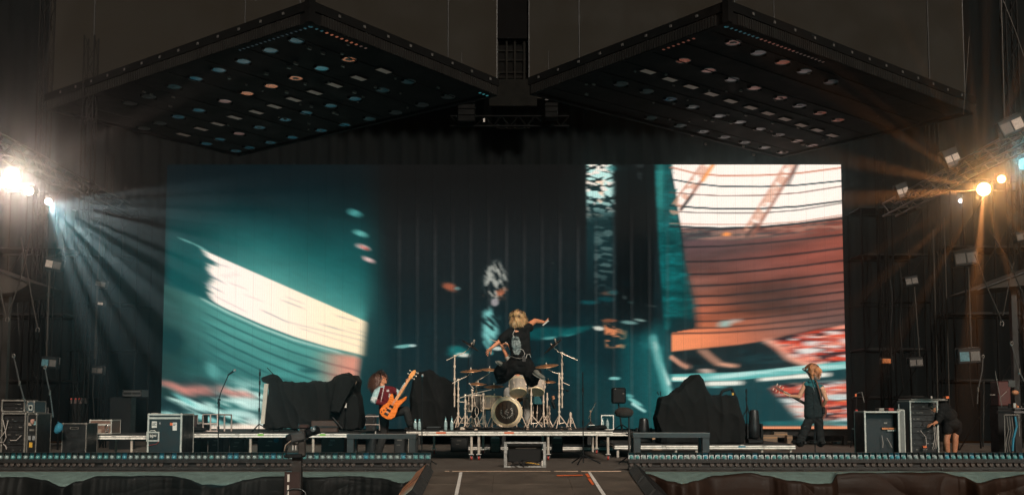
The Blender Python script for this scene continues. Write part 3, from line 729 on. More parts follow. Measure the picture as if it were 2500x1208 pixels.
_b = M_STRIP.node_tree.nodes['Principled BSDF']; _b.inputs['Base Color'].default_value = (.02, .02, .02, 1)
_a = M_STRIP.node_tree.nodes.new('ShaderNodeAttribute'); _a.attribute_name = 'Col'
M_STRIP.node_tree.links.new(_a.outputs['Color'], _b.inputs['Emission Color']); _b.inputs['Emission Strength'].default_value = 1.0
M_STRIP.cycles.emission_sampling = 'NONE'

def canopy(name, N, Rr, Lr, far, discs, panels, strips, bits, label, posts):
    n_ = PZ(*N, ZC); r_ = PZ(*Rr, ZC); l_ = PZ(*Lr, ZC)
    ex = (r_ - n_); ey = (l_ - n_)
    # square it up
    a = (math.atan2(ex.y, ex.x) + math.atan2(ey.y, ey.x) - math.pi / 2) / 2 if True else 0
    ux = Vector((math.cos(a), math.sin(a), 0)); uy = Vector((-math.sin(a), math.cos(a), 0))
    f_ = PZ(*far, ZC) - n_; wx, wy = (.35, .52) if n_.x < 0 else (.52, .35); lx, ly = (1 - wx) * ex.dot(ux) + wx * f_.dot(ux), (1 - wy) * ey.dot(uy) + wy * f_.dot(uy)
    t = thing(name, n_, label, 'canopy')
    Q = lambda u, v, z=0: n_ + ux * u + uy * v + Vector((0, 0, z))
    H = .385
    M3 = Matrix((ux, uy, Vector((0, 0, 1)))).transposed()
    # body with a recessed underside
    body = MB(); body.box(Q(lx / 2, ly / 2, .20), (lx - .16, ly - .16, .30), M3); body.build('deck', M_UNDER, t)
    # rim bands: bottom channel and top band on all four sides
    rim = MB(); top = MB()
    for (u0, v0, u1, v1) in ((0, 0, lx, 0), (0, 0, 0, ly), (lx, 0, lx, ly), (0, ly, lx, ly)):
        c = Q((u0 + u1) / 2, (v0 + v1) / 2)
        d = (abs(u1 - u0) + .10, .10, 1) if v0 == v1 else (.098, abs(v1 - v0) - .10, 1)
        rim.box(c + Vector((0, 0, .104)), (d[0], d[1], .205), M3)
        top.box(c + Vector((0, 0, .30)), (d[0] + .05, d[1] + .05, .165), M3)
    rim.build('rim', M_UNDER, t); top.build('top_band', M_BAND, t)
    # cladding slats on the two faces towards the audience
    for (du, dv, ln, on) in ((ux, uy, lx, -1), (uy, ux, ly, -1)):
        s = MB(); k = int(ln / .064)
        for i in range(3, k):
            s.box(n_ + du * (ln * (i + .5) / k) + dv * (-.062) + Vector((0, 0, .105 + random.uniform(-.004, .004))), (.042, .024, .19) if du is ux else (.024, .042, .19), M3)
        o = s.build('slat_row', M_SLAT, t); tag(o, kind='stuff')
        # clamps on the top band
        for i in range(1, int(ln / .62) + 1):
            p = n_ + du * (i * .62) + dv * (-.083) + Vector((0, 0, .30))
            MB().box(p, (.05, .014, .05) if du is ux else (.014, .05, .05), M3).build('clamp', mat('dim_clamp', (.06, .058, .055), .5), t)
    MB().box(Q(-.045, -.045, .20), (.13, .13, .42), M3).build('corner_post', M_BAND, t)
    for (px, py, kind) in discs:
        p = PZ(px, py, ZC + .05); pu, pv = (p - n_).dot(ux), (p - n_).dot(uy); p = Q(min(pu, lx - .28), min(pv, ly - .28), .05)
        lamp = MB().lathe(p, (0, 0, -1), [(.155, -.07), (.155, 0), (.150, .012), (.138, .012), (.134, 0)], 22).build('lamp_ring', M_RIM, t)
        fz = p + Vector((0, 0, -.002)); hole = random.random() < .35; r0 = random.uniform(.045, .075) if hole else .001
        MB().lathe(fz, (0, 0, -1), [(.135, 0), (.11, .003), (r0, .006)], 22).build('lamp_face', G[kind], lamp)
        if hole: MB().lathe(fz, (0, 0, -1), [(r0, .003), (r0 * .8, .012), (.001, .016)], 14).build('lamp_core', M_RIM, lamp)
        for sg in (-1, 1): MB().box(p + ux * sg * .175 + Vector((0, 0, .01)), (.03, .07, .10), M3).build('lamp_bracket', M_UNDER, lamp)
    for (px, py) in panels:
        p = PZ(px, py, ZC + .045); pu, pv = (p - n_).dot(ux), (p - n_).dot(uy); 
        if pu > lx - .12 or pv > ly - .12: continue
        p = Q(min(pu, lx - .3), min(pv, ly - .3), .045)
        o = MB().box(p + Vector((0, 0, .015)), (.36, .19, .07), M3).build('strobe_housing', M_BLACK, t)
        MB().box(p + Vector((0, 0, -.024)), (.31, .15, .006), M3).build('strobe_panel', M_STROBE, o)
    s = MB()
    for (du, dv, ln, cols) in ((ux, uy, lx, strips[0]), (uy, ux, ly, strips[1])):
        k = int(ln / .12)
        for i in range(1, k):
            f = i / k
            c = cols(f, i)
            if max(c) < .004: continue
            s.box(n_ + du * (ln * f) + dv * .10 + Vector((0, 0, -.002)), (.035, .05, .012) if du is ux else (.05, .035, .012), M3, col=c)
    if s.v: tag(s.build('edge_diode_strip', M_STRIP, t), kind='stuff')
    bm_ = MB(); rr = random.Random(len(discs))
    for (px, py) in bits:
        bm_.box(PZ(px, py, ZC + .02), (rr.uniform(.05, .12), rr.uniform(.03, .06), .05), M3)
    for i in range(26):                       # bracket ends and cable hooks
        bm_.box(Q(rr.uniform(.4, lx - .4), rr.uniform(.4, ly - .4), .035), (rr.uniform(.03, .09), rr.uniform(.02, .05), .04), M3)
    tag(bm_.build('bracket_ends', mat('bracket_grey', (.16, .12, .10), .5), t), kind='stuff')
    # battens under the deck
    for i in range(7):
        v = ly * (i + .7) / 7.4
        MB().box(Q(lx / 2, v, .048), (lx - .3, .03, .02), M3).build('batten', M_UNDER, t)
    for (u, v) in ((.1, .1), (.9, .1), (.1, .9), (.9, .9)):
        MB().cyl(Q(lx * u, ly * v, .36), Q(lx * u, ly * v, 6.0), .018, 6).build('hoist_chain', M_STEEL, t)
    return t

LD = [(724, 99, 't'), (660, 123, 't'), (594, 150, 't'), (534, 171, 't'), (477, 192, 't'), (425, 212, 'd'), (363, 236, 'v'), (317, 252, 'v'),
      (722, 191, 'o'), (662, 210, 'o'), (603, 228, 'o'), (549, 247, 'p'), (485, 269, 't'), (435, 285, 't'), (390, 301, 'v'), (345, 315, 'v'),
      (583, 326, 'p'), (536, 340, 't'), (491, 354, 't'), (747, 275, 't'), (696, 292, 't'), (633, 311, 't'), (683, 354, 't'), (635, 367, 't'), (589, 380, 't'),
      (852, 145, 'o'), (785, 167, 'T'), (807, 258, 't'), (866, 241, 't'), (934, 220, 'd'), (997, 199, 'd'), (849, 307, 't'), (905, 291, 'd'), (966, 275, 'v'), (1030, 256, 'v'), (1094, 236, 'v'), (793, 321, 't'), (731, 340, 't')]
LP = [(410, 339), (448, 327), (491, 313), (532, 301), (573, 285), (626, 272), (670, 258), (717, 241), (768, 224), (817, 206), (876, 189), (937, 171)]
RD = [(1790, 104, 'p'), (1852, 129, 'g'), (1668, 148, 'r'), (1729, 172, 'p'), (1787, 194, 'g'), (1842, 215, 'p'), (1636, 242, 'b'), (1691, 261, 'd'), (1755, 283, 'g'), (1806, 298, 'g'), (1854, 315, 'g'),
      (1649, 310, 'd'), (1699, 326, 'g'), (1748, 340, 'g'), (1797, 353, 'g'), (1843, 366, 'g'), (1885, 380, 'p'), (1579, 223, 'v'), (1516, 205, 'v'), (1582, 290, 'v'), (1911, 152, 'r'), (1964, 174, 'g'), (2029, 200, 'd'),
      (1905, 239, 'p'), (1952, 258, 'g'), (2002, 276, 'r'), (2046, 293, 'r'), (1901, 329, 'g'), (1946, 344, 'p'), (1991, 357, 'p')]
RP = [(1582, 173), (1636, 192), (1687, 210), (1737, 228), (1784, 245), (1833, 261), (1875, 275), (1916, 289), (1956, 304), (1995, 316), (2032, 329), (2064, 343)]
TE, OR = (0.006, .035, .042), (.20, .06, .03)
def sl0(f, i): return TE if f < .09 else (OR if f < .25 else ((.05, .03, .025) if f < .29 else ((.02, .12, .13) if f > .93 else (0, 0, 0))))
def sl1(f, i): return (.008, .035, .045) if f < .04 else ((.004, .010, .014) if f < .24 else (0, 0, 0))
def sr0(f, i): return (.006, .035, .042) if f < .12 else ((.08, .03, .022) if f < .24 else ((.03, .02, .016) if f < .36 else (0, 0, 0)))
def sr1(f, i): return (0.01, .06, .07) if f < .04 else ((.08, .025, .015) if .14 < f < .32 else (0, 0, 0))
canopy('canopy', (757, 58), (1197, 228), (130, 262), (590, 393), LD, LP, (sl0, sl1), [(755, 118), (722, 155), (705, 165), (788, 130), (745, 205), (700, 225), (815, 275), (760, 260), (650, 180), (560, 190), (850, 108), (865, 225)],
       'black square canopy with teal and orange lamp discs, on the left', None)
# the right one is the mirror image: its long side runs to the right
def canopy_r():
    return canopy('canopy', (1776, 58), (2350, 268), (1315, 226), (1900, 398), RD, RP, (sr0, sr1), [(1690, 330), (1723, 352), (1815, 357), (1840, 378), (1915, 372), (1960, 352), (2010, 340), (1785, 300), (1740, 295)],
                  'black square canopy with mostly grey lamp discs, on the right', None)
canopy_r()
# ================================================================== STAGE FRONT
M_BAT = mat('batten_black', (0.006, 0.0065, 0.007), .5, var=.4, scale=12)
M_BATF = mat('batten_frame', (0.030, 0.036, 0.036), .4, .4, var=.3, scale=20)
M_TAB = mat('batten_tab', (0.060, 0.048, 0.042), .6, var=.4, scale=25)
M_RAIL = mat('batten_rail', (0.013, 0.0125, 0.012), .55, var=.4, scale=8)
def lit(name, base, e, s, rough=.3):
    m = mat(name, base, rough, 0, var=.3, scale=30, emit=e, estr=s); m.cycles.emission_sampling = 'NONE'; return m
M_CELLS = [lit('cell_teal', (.012, .05, .055), (.03, .42, .46), .045, .35), lit('cell_deep_teal', (.01, .045, .06), (.02, .35, .48), .085, .35), lit('cell_grey', (.02, .035, .035), (.20, .42, .40), .022, .35)]
M_LENS = [lit('lens_teal', (.10, .22, .21), (.12, .62, .58), .10, .15), lit('lens_pale', (.20, .25, .24), (.40, .62, .56), .10, .15), lit('lens_blue', (.06, .2, .24), (.05, .55, .65), .10, .15)]
NCELL, PIT = 10, 0.1
def plate(m_): 
    return MB().add([(-.044, 0, .0), (.044, 0, .0), (.044, .035, .094), (-.044, .035, .094)], [(0, 1, 2, 3)]).mesh('cell_plate', m_)
plates = [plate(q) for q in M_CELLS]
_l = MB(); _l.lathe((0, 0, 0), (0, -1, .25), [(.030, -.01), (.030, .004), (.026, .016), (.016, .023), (.0005, .026)], 14)
lenses = [_l.mesh('lens', q) for q in M_LENS]
_f = MB(); _f.bb((-.003, -.012, 0), (.003, .05, .108)); div_me = _f.mesh('cell_wall', M_BATF)
_t = MB(); _t.prism([(-.030, 0, .05), (.030, 0, .05), (.030, 0, .018), (.012, 0, 0), (-.012, 0, 0), (-.030, 0, .018)], (0, .03, 0)); tab_me = _t.mesh('tab', M_TAB)
_h = MB(); _h.bb((-.499, -.03, .125), (.499, .12, .178)); _h.bb((-.499, .055, .178), (.499, .07, .288)); _h.bb((-.499, .02, .058), (.499, .10, .125)); house_me = _h.mesh('housing', M_BAT)
_h = MB(); _h.bb((-.499, -.10, .002), (.499, .13, .030), bev=.006); _h.bb((-.499, -.06, .030), (.499, .11, .056)); rail_me = _h.mesh('base_rail', M_RAIL)
_h = MB(); _h.bb((-.499, -.014, .284), (.499, .055, .290)); _h.bb((-.499, -.016, .177), (.499, -.002, .183)); trim_me = _h.mesh('frame_trim', M_BATF)
_h = MB(); 
for s in (-.42, -.10, .22): _h.bb((s - .05, -.1025, .010), (s + .05, -.1005, .022))
slot_me = _h.mesh('rail_slot', M_RUB)
ORD = ('first', 'second', 'third', 'fourth', 'fifth', 'sixth', 'seventh')
def batten(x, side, k):
    lab = f"black light batten of ten teal lenses on the stage lip, {ORD[k]} {'left' if side < 0 else 'right'} of the ramp"
    t = thing('light_batten', (x, 16.62 + random.uniform(-.012, .012), 0.001), lab, 'light', 'light battens along the stage lip', random.uniform(-.006, .006))
    part('housing', house_me, t); part('base_rail', rail_me, t); part('frame_trim', trim_me, t); part('rail_slot', slot_me, t)
    for i in range(NCELL):
        xx = -.45 + i * PIT
        r = random.random(); ci = 0 if r < .5 else (1 if r < .65 else 2)
        if side < 0 and 3 <= k <= 4: ci = 2 if r < .7 else 1
        part('cell_plate', plates[ci], t, (xx, .018, .185))
        part('lens', lenses[(1 if ci == 2 and random.random() < .8 else (2 if ci == 1 else 0))], t, (xx + random.uniform(-.004, .004), .012, .212))
        if random.random() < .93: part('tab', tab_me, t, (xx, -.012, .066))
        part('cell_wall', div_me, t, (xx - .05, 0, .18))
    ld = bpy.data.lights.new('batten_fill', 'AREA'); ld.shape = 'RECTANGLE'; ld.size = .95; ld.size_y = .05; ld.energy = 7.0; ld.color = (.12, .80, .90); ld.spread = R(150)
    lo = bpy.data.objects.new('batten_fill', ld); COL.objects.link(lo); lo.parent = t; lo.location = (0, .03, .31)
    lo.rotation_euler = Vector((0, .62, .78)).to_track_quat('-Z', 'Y').to_euler()       # added teal fill for the stage, aimed up stage
    return t
xL = P(1052, 1140, 16.62).x; xR = P(1534, 1140, 16.62).x
for k in range(7): batten(xL - .5 - k * 1.0, -1, k)
for k in range(7): batten(xR + .5 + k * 1.0, 1, k)

# ------------------------------------------------------------------ vinyl skirts hanging over the lip
M_VINYL = mat('dark_vinyl', (0.0055, 0.0062, 0.0061), .6, var=.35, scale=3.5, bump=.12, bscale=25, rvar=.10, spec=.14)
M_VINYLR = mat('warm_lit_vinyl', (0.0165, 0.0075, 0.0042), .6, var=.35, scale=3.5, bump=.12, bscale=25, rvar=.10, spec=.16)  # same vinyl, orange lamp light put into a browner colour
M_LIP = mat('grey_green_lip_sheen', (0.125, 0.185, 0.170), .75, var=.3, scale=7, bump=.2, bscale=60)  # teal screen reflection put into the colour of the lip band
def skirt(pxs, lip, name, label, seed, m):
    x0, x1 = pxs
    lx_, ly_ = zip(*lip)
    def lipb(px):
        i_ = max(0, min(len(lx_) - 2, int(np.searchsorted(lx_, px)) - 1)); f_ = (px - lx_[i_]) / (lx_[i_ + 1] - lx_[i_]); f_ = min(1, max(0, f_)); f_ = f_ * f_ * (3 - 2 * f_)
        lp = ly_[i_] + (ly_[i_ + 1] - ly_[i_]) * f_ + 1.6 * nz((px * .03, seed, 2)) + .8 * nz((px * .09, seed, 5))
        return P(px, lp, 15.78 - .35 * max(0, (lp - 1160) / 26))
    def top(u, v):
        px = x0 + (x1 - x0) * u
        a = Vector((P(px, 1149, 16.34).x, 16.34, .0005)); b = lipb(px); t = v
        p = a.lerp(b, t); p.z += .012 * math.sin(t * math.pi) + (1 - (2 * t - 1) ** 2) * .010 * nz((px * .012, seed, t))
        return p
    def ridge(d): q = abs(math.sin(d)); return 1 - 2 * q ** .65
    def hang(u, v):
        px = x0 + (x1 - x0) * u; b = lipb(px); t = v
        z = b.z + (-1.6 - b.z) * t * t - .004
        zz = z - b.z
        sg = nz((px * .0035 + seed, 1.5, seed)) * 2.4
        d = px * .006 + zz * 5.0 * sg
        fold = .75 * ridge(d + 2.0 * nz((px * .006, zz * 2, seed))) + .30 * ridge(d * 1.9 + 1.3 + 3 * nz((px * .008, zz * 2.0, seed + 2))) + .45 * nz((px * .010, zz * 3.0, seed + 4))
        amp = .030 * min(1, t * 5) * (.75 + .8 * nz((px * .006, seed, zz)))
        y = b.y - .015 - .07 * min(1, t * 2.6) ** .6 + amp * fold
        return Vector((b.x, y, z - .02 * fold * min(1, t * 5)))
    t = thing(name, (P((x0 + x1) / 2, 1200, 15.6).x, 15.6, -1.6), label, 'skirt')
    MB().grid(top, 300, 10).build('lip_sheen', M_LIP, t)
    MB().grid(hang, 520, 90).build('hanging_sheet', m, t)
    return t
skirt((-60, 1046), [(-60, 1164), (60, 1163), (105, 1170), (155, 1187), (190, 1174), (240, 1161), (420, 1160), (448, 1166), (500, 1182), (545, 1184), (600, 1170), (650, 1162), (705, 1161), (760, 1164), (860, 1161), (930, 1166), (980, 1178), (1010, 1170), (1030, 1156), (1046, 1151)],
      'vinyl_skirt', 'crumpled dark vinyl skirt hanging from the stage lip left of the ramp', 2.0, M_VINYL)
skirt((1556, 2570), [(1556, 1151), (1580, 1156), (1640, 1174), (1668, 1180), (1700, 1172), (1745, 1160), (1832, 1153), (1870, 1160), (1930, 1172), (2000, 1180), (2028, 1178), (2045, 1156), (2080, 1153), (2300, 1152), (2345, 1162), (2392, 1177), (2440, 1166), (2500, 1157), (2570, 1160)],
      'vinyl_skirt', 'crumpled dark vinyl skirt with warm light in its colour hanging from the stage lip right of the ramp', 5.0, M_VINYLR)

# ------------------------------------------------------------------ ribbed light bars along the ramp edges
M_RIB = mat('rib_black', (0.012, 0.013, 0.013), .5, var=.3)
M_BROWN = mat('warm_brown', (0.42, 0.17, 0.08), .6, var=.35, scale=6, wear=((.06, .04, .03), .7, 10))  # orange light on the left bars' backs put into this brown
def ribbed(x, side, y0, y1, label):
    t = thing('ribbed_bar', (x, (y0 + y1) / 2, rampz((y0 + y1) / 2)), label, 'light bar', 'ribbed bars lining the ramp')
    # wedge: the ribbed face looks over the ramp, the plain back slopes outward
    def sec(y):
        z = rampz(y) + .004
        return [Vector((x - side * .10, y, z)), Vector((x + side * .02, y, z + .135)), Vector((x + side * .30, y, z - .10)), Vector((x + side * .30, y, z - .30)), Vector((x - side * .10, y, z - .002))]
    a, b = sec(y0), sec(y1)
    core = MB().add(a[:4] + b[:4], [(0, 1, 2, 3), (7, 6, 5, 4), (3, 2, 6, 7), (0, 3, 7, 4)] if side < 0 else [(3, 2, 1, 0), (4, 5, 6, 7), (7, 6, 2, 3), (4, 7, 3, 0)])
    core.build('core', M_BLACK, t)
    MB().add([a[1], a[2], b[2], b[1]], [(0, 1, 2, 3)]).build('back_board', M_BROWN if side < 0 else M_VINYL, t)
    face = MB().add([a[0], a[1], b[1], b[0]], [(0, 1, 2, 3)]); face.build('face', M_RUB, t)
    n = 22
    nrm = Vector((-side * .75, 0, .66))
    me = None
    for i in range(n):
        f = (i + .5) / n; y = y0 + (y1 - y0) * f; s = sec(y)
        p, q = s[0].lerp(s[1], .08), s[0].lerp(s[1], .92)
        d = (q - p); zax = d.normalized(); yax = Vector((0, 1, -0.098 * -1)).normalized(); xax = yax.cross(zax)
        M3 = Matrix((xax, yax, zax)).transposed()
        MB().box((p + q) / 2 + nrm * .008, (.022, (y1 - y0) / n * .5, d.length), M3).build('rib', M_RIB, t)
    return t
ribbed(-1.33, -1, 15.10, 16.18, 'ribbed black bar with brown sloping back, nearest the stage on the ramp left edge')
ribbed(-1.33, -1, 13.95, 15.04, 'ribbed black bar with brown sloping back, lower down the ramp left edge')
ribbed(1.93, 1, 15.10, 16.18, 'ribbed black bar nearest the stage on the ramp right edge')
ribbed(1.93, 1, 13.95, 15.04, 'ribbed black bar lower down the ramp right edge')

# ------------------------------------------------------------------ remote camera on its post, in front of the left skirt
YC = 14.2
t = thing('remote_camera', (P(735, 1208, YC).x, YC, -1.745), 'dark remote broadcast camera on a post before the left light battens', 'camera')
p = P(728, 1100, YC)
MB().bb((p.x - .07, YC - .06, -1.744), (p.x + .055, YC + .06, P(0, 1108, YC).z)).build('post', mat('post_brown', (.018, .013, .011), .55, var=.4), t)
o = MB().bb((P(716, 0, YC).x, YC - .075, -1.4), (P(752, 0, YC).x, YC + .09, P(0, 1150, YC).z)).build('sleeve', mat('sleeve_red', (.028, .012, .010), .5), t)
MB().bb((P(723, 0, YC).x, YC - .080, P(0, 1174, YC).z), (P(728, 0, YC).x, YC - .076, P(0, 1156, YC).z)).build('marker_label', M_WHITE, t)
MB().bb((P(723, 0, YC).x, YC - .080, P(0, 1235, YC).z), (P(727, 0, YC).x, YC - .076, P(0, 1182, YC).z)).build('marker_label', M_WHITE, t)
MB().tube([P(x, y, YC - .1) for x, y in ((700, 1208), (702, 1196), (715, 1192), (735, 1193), (745, 1200), (748, 1212))], .008, 6).build('handle_ring', mat('handle_grey', (.09, .10, .10), .4, .5), t)
MB().bb((P(716, 0, YC).x, YC - .14, P(0, 1116, YC).z), (P(758, 0, YC).x, YC + .14, P(0, 1106, YC).z), bev=.01).build('head_plate', M_BLACK, t)
MB().bb((P(747, 0, YC).x, YC - .10, P(0, 1112, YC).z), (P(764, 0, YC).x, YC - .02, P(0, 1046, YC).z), bev=.012).build('side_arm', mat('arm_brown', (.030, .024, .021), .5), t)
body = MB(); rot = Matrix.Rotation(R(-12), 3, 'Y')
body.box(P(727, 1066, YC), (.24, .30, .13), rot, bev=.02); bo = body.build('camera_body', mat('cam_grey', (.040, .040, .040), .45, var=.3), t)
MB().box(P(708, 1068, YC - .08), (.09, .16, .10), rot, bev=.02).build('viewfinder', M_BLACK, t)
_lens = MB().lathe(P(765, 1052, YC + .02), (.55, .75, .25), [(.055, -.16), (.055, -.02), (.062, 0), (.062, .07), (.050, .07), (.045, .03)], 18); _lens.build('lens_barrel', M_BLACK, t)
MB().lathe(P(764, 1047, YC - .10), (-.2, -1, .3), [(.040, 0), (.034, .012), (.001, .016)], 14).build('lens_cap', mat('cap_glass', (.12, .15, .16), .1, .2), t)
MB().box(P(742, 1040, YC), (.14, .12, .05), bev=.015).build('top_handle', mat('handle_red', (.035, .015, .012), .5), t)
for i in range(3):
    MB().tube([P(710 + i * 3, 1075 + i * 3, YC - .16), P(697 + i * 4, 1086 + i, YC - .2), P(694 + i * 2, 1100 + 4 * i, YC - .18)], .006, 6).build('cable', M_RUB if i else mat('cable_tan', (.3, .22, .16), .6), t)
for px in (715, 722): MB().cyl(P(px, 1086, YC - .15), P(px, 1098, YC - .15), .012, 8).build('connector', M_ALU, t)
MB().bb((P(740, 0, YC).x, YC - .11, P(0, 1080, YC).z), (P(747, 0, YC).x, YC - .10, P(0, 1078.5, YC).z)).build('screw_bar', M_ALU, t)

# ------------------------------------------------------------------ framed monitor lying on the stage, middle
YM = P(1280, 1140, 17.2).y
t = thing('floor_monitor', PZ(1281, 1141, 0.0), 'scuffed metal framed floor monitor with coiled cables at the top of the ramp', 'monitor')
ym = W[t].translation.y; xa, xb = P(1230, 1100, ym).x, P(1333, 1100, ym).x; zt = P(1280, 1078, ym).z
M_SCUFF = mat('scuffed_frame', (.33, .34, .33), .5, .3, var=.4, scale=14, wear=((.05, .05, .05), .8, 16))
for nm, a, b in (('frame_bar', (xa, ym, zt - .032), (xb, ym + .05, zt)), ('frame_bar', (xa + .022, ym, .002), (xb, ym + .05, .03)),
                 ('frame_bar', (xa, ym - .002, .002), (xa + .055, ym + .052, zt - .033)), ('frame_bar', (xb - .05, ym - .002, .031), (xb, ym + .052, zt - .033))):
    MB().bb(a, b, bev=.006).build(nm, M_SCUFF, t)
for s in (xa + .02, xb - .02): MB().cyl((s, ym + .03, zt - .02), (s, ym + .42, .02), .018, 8).build('rear_strut', M_SCUFF, t)
sc_ = MB(); sc_.bb((xa + .07, ym + .16, .09), (xb - .07, ym + .22, zt - .05), bev=.01); sc_.build('screen_back', M_BLACK, t)
MB().bb((xa + .20, ym + .155, zt - .12), (xb - .16, ym + .159, zt - .105)).build('vent_row', M_ALUD, t)
MB().bb(((xa + xb) / 2 - .05, ym + .02, .01), ((xa + xb) / 2 + .03, ym + .14, .12), bev=.01).build('plug_block', M_STEEL, t)
rr = random.Random(4)
for k in range(7):
    cx_ = (xa + xb) / 2 + rr.uniform(-.18, .18); r0 = rr.uniform(.07, .15)
    pts = [(cx_ + r0 * math.cos(a) + rr.uniform(-.01, .01), ym - .02 + .5 * r0 * math.sin(a), .018 + .035 * abs(math.sin(a * .5 + k)) + .012 * k) for a in [i * .5 for i in range(11)]]
    MB().tube(pts, .008, 6).build('coiled_cable', M_RUB if k != 3 else M_YEL, t)
MB().bb((xb - .075, ym - .03, .03), (xb - .055, ym - .01, .12)).build('tape_tab', M_WHITE, t)
# ================================================================== SIDE RIGGING AND LAMPS
M_PANE = mat('reflector_pane', (.36, .29, .25), .45, .1, var=.35, scale=30, bump=.4, bscale=60)
M_PANED = mat('reflector_pane_dull', (.075, .062, .055), .5, .1, var=.35, scale=30, bump=.4, bscale=60)
M_PANET = mat('reflector_pane_teal', (.06, .13, .15), .35, .1, var=.35, scale=30)
def blinder(px, py, w, Y, label, panes=(0, 0), rows=1, roll=0.0, m2=None, hang=None):
    """two-cell blinder: px,py centre, w = pixel width of the pair"""
    c = P(px, py, Y); s = w / FPX * Y / 2 * .94
    t = thing('blinder_light', c, label, 'stage light')
    rot = Matrix.Rotation(roll, 3, 'Y')
    ms = (M_PANE, M_PANED, M_PANET)
    h = MB(); h.box(c + Vector((0, .10, .03)), (s * 2.25, .16, s * 1.25 * rows + .05), rot, bev=.015); h.build('housing', M_BLACK, t)
    for r in range(rows):
        for k in (0, 1):
            off = rot @ Vector(((k - .5) * s * 1.04, .012, (r * -.75) * s + (.02)))
            MB().box(c + off, (s * .90, .012, s * (.9 if r == 0 else .45)), rot, bev=.004).build('pane', ms[panes[k] if r == 0 else 1], t)
            MB().box(c + off + rot @ Vector((0, .007, 0)), (s * 1.0, .010, s * (1.0 if r == 0 else .55)), rot).build('pane_frame', M_STEEL, t)
    MB().tube([c + rot @ Vector((-s * 1.16, .1, 0)), c + rot @ Vector((-s * 1.16, .1, s * .95)), c + rot @ Vector((s * 1.16, .1, s * .95)), c + rot @ Vector((s * 1.16, .1, 0))], .014, 6).build('yoke', M_STEEL, t)
    if hang:
        MB().cyl(c + Vector((0, .1, s * .95)), c + Vector((0, .1, s * .95 + hang)), .014, 6).build('hanging_rod', M_TRUSS, t)
    return t
blinder(128, 648, 40, 19.0, 'two pane blinder light, brightest one left of the screen, high beside the rack', (0, 1), 1, R(12), hang=1.2)
blinder(118, 888, 38, 18.6, 'two pane blinder light with one blue pane, low above the left rack', (2, 1), 1, R(5), hang=1.6)
blinder(244, 695, 26, 22.5, 'small dull two pane blinder light nearer the screen on the left, upper one', (1, 1), 1, R(10), hang=1.6)
blinder(236, 906, 28, 22.5, 'small dull two pane blinder light nearer the screen on the left, lower one', (1, 1), 1, R(4), hang=1.3)
blinder(244, 743, 14, 22.3, 'tiny bright double pane lamp on the pole left of the screen', (0, 0), 1, R(5))
blinder(2327, 388, 38, 20.0, 'bright two pane blinder light standing on the right truss beside the starburst lamps', (0, 0), 2, R(-22))
blinder(2206, 468, 30, 22.6, 'bright two pane blinder light at the far end of the right truss', (0, 0), 2, R(-18))
blinder(2360, 632, 58, 18.6, 'large two pane blinder light hanging under the right truss', (1, 1), 1, R(-7), hang=1.0)
blinder(2227, 688, 32, 22.5, 'small two pane blinder light right of the screen, halfway up', (1, 1), 1, R(-10), hang=1.5)
blinder(2369, 872, 54, 18.6, 'two pane blinder light with one blue pane, above the bending crew member', (2, 1), 1, R(-3), hang=1.5)
blinder(2238, 887, 34, 22.5, 'dull two pane blinder light above the tall right rack', (1, 1), 1, R(-3), hang=1.4)
blinder(2474, 310, 62, 16.6, 'large two pane blinder light at the top right corner of the picture', (1, 0), 1, R(-24))
blinder(2500, 580, 34, 16.4, 'two pane blinder light cut by the right edge of the picture', (1, 1), 1, R(-12), hang=1.2)

# small amber sign lamp on the dark right side
c = P(2163, 881, 24); t = thing('amber_beacon', c, 'small amber beacon box right of the screen', 'beacon')
MB().box(c, (.20, .10, .11), bev=.01).build('box', mat('amber_box', (.42, .12, .03), .4, var=.5, scale=30), t)
MB().bb((c.x - .12, c.y + .05, c.z - .07), (c.x + .12, c.y + .09, c.z + .07)).build('bracket', M_STEEL, t)
MB().cyl((c.x, c.y + .07, c.z + .07), (c.x, c.y + .07, c.z + 2.2), .012, 6).build('hanging_rod', M_TRUSS, t)

# ------------------------------------------------------------------ trusses
def truss(name, a, b, w, label, m=M_TRUSS, bay=.5, r=.024):
    a, b = Vector(a), Vector(b); d = (b - a); L_ = d.length; d.normalize()
    up = Vector((0, 0, 1)) if abs(d.z) < .9 else Vector((0, 1, 0))
    sd = d.cross(up).normalized(); up = sd.cross(d)
    t = thing(name, a, label, 'truss')
    cs = [sd * (i * w / 2) + up * (j * w / 2) for i, j in ((-1, -1), (1, -1), (1, 1), (-1, 1))]
    for c in cs: MB().cyl(a + c, b + c, r, 8).build('chord', m, t)
    n = max(2, int(L_ / bay))
    br = MB()
    for i in range(n):
        for k in range(4):
            c0, c1 = cs[k], cs[(k + 1) % 4]
            p, q = a + d * (L_ * i / n), a + d * (L_ * (i + 1) / n)
            if i % 2: c0, c1 = c1, c0
            MB().cyl(p + c0, q + c1, r * .5, 6).build('brace', m, t)
    return t
XT = 9.02
zT = P(2270, 470, 22.2).z
truss('side_truss', (XT, 14.6, zT), (XT, 24.2, zT), .30, 'pale lattice truss running back along the right side of the stage', mat('truss_alu', (.10, .085, .075), .45, .3, var=.3), .42)
truss('side_truss', (-XT - .25, 14.6, zT), (-XT - .25, 24.2, zT), .30, 'dark lattice truss running back behind the lamps on the left side', M_TRUSS, .42)
pa = P(113, 120, 24)
truss('truss_tower', (pa.x, 24, .002), (pa.x, 24, 16), .24, 'tall dark truss tower at the left edge of the brown scrim', M_TRUSS, .4)
pa = P(268, 380, 26.5)
truss('truss_tower', (pa.x, 26.5, .002), (pa.x, 26.5, ZC - .02), .16, 'thin truss tower between the left lamps and the screen', M_TRUSS, .5, .018)
pa = P(2150, 450, 26.5)
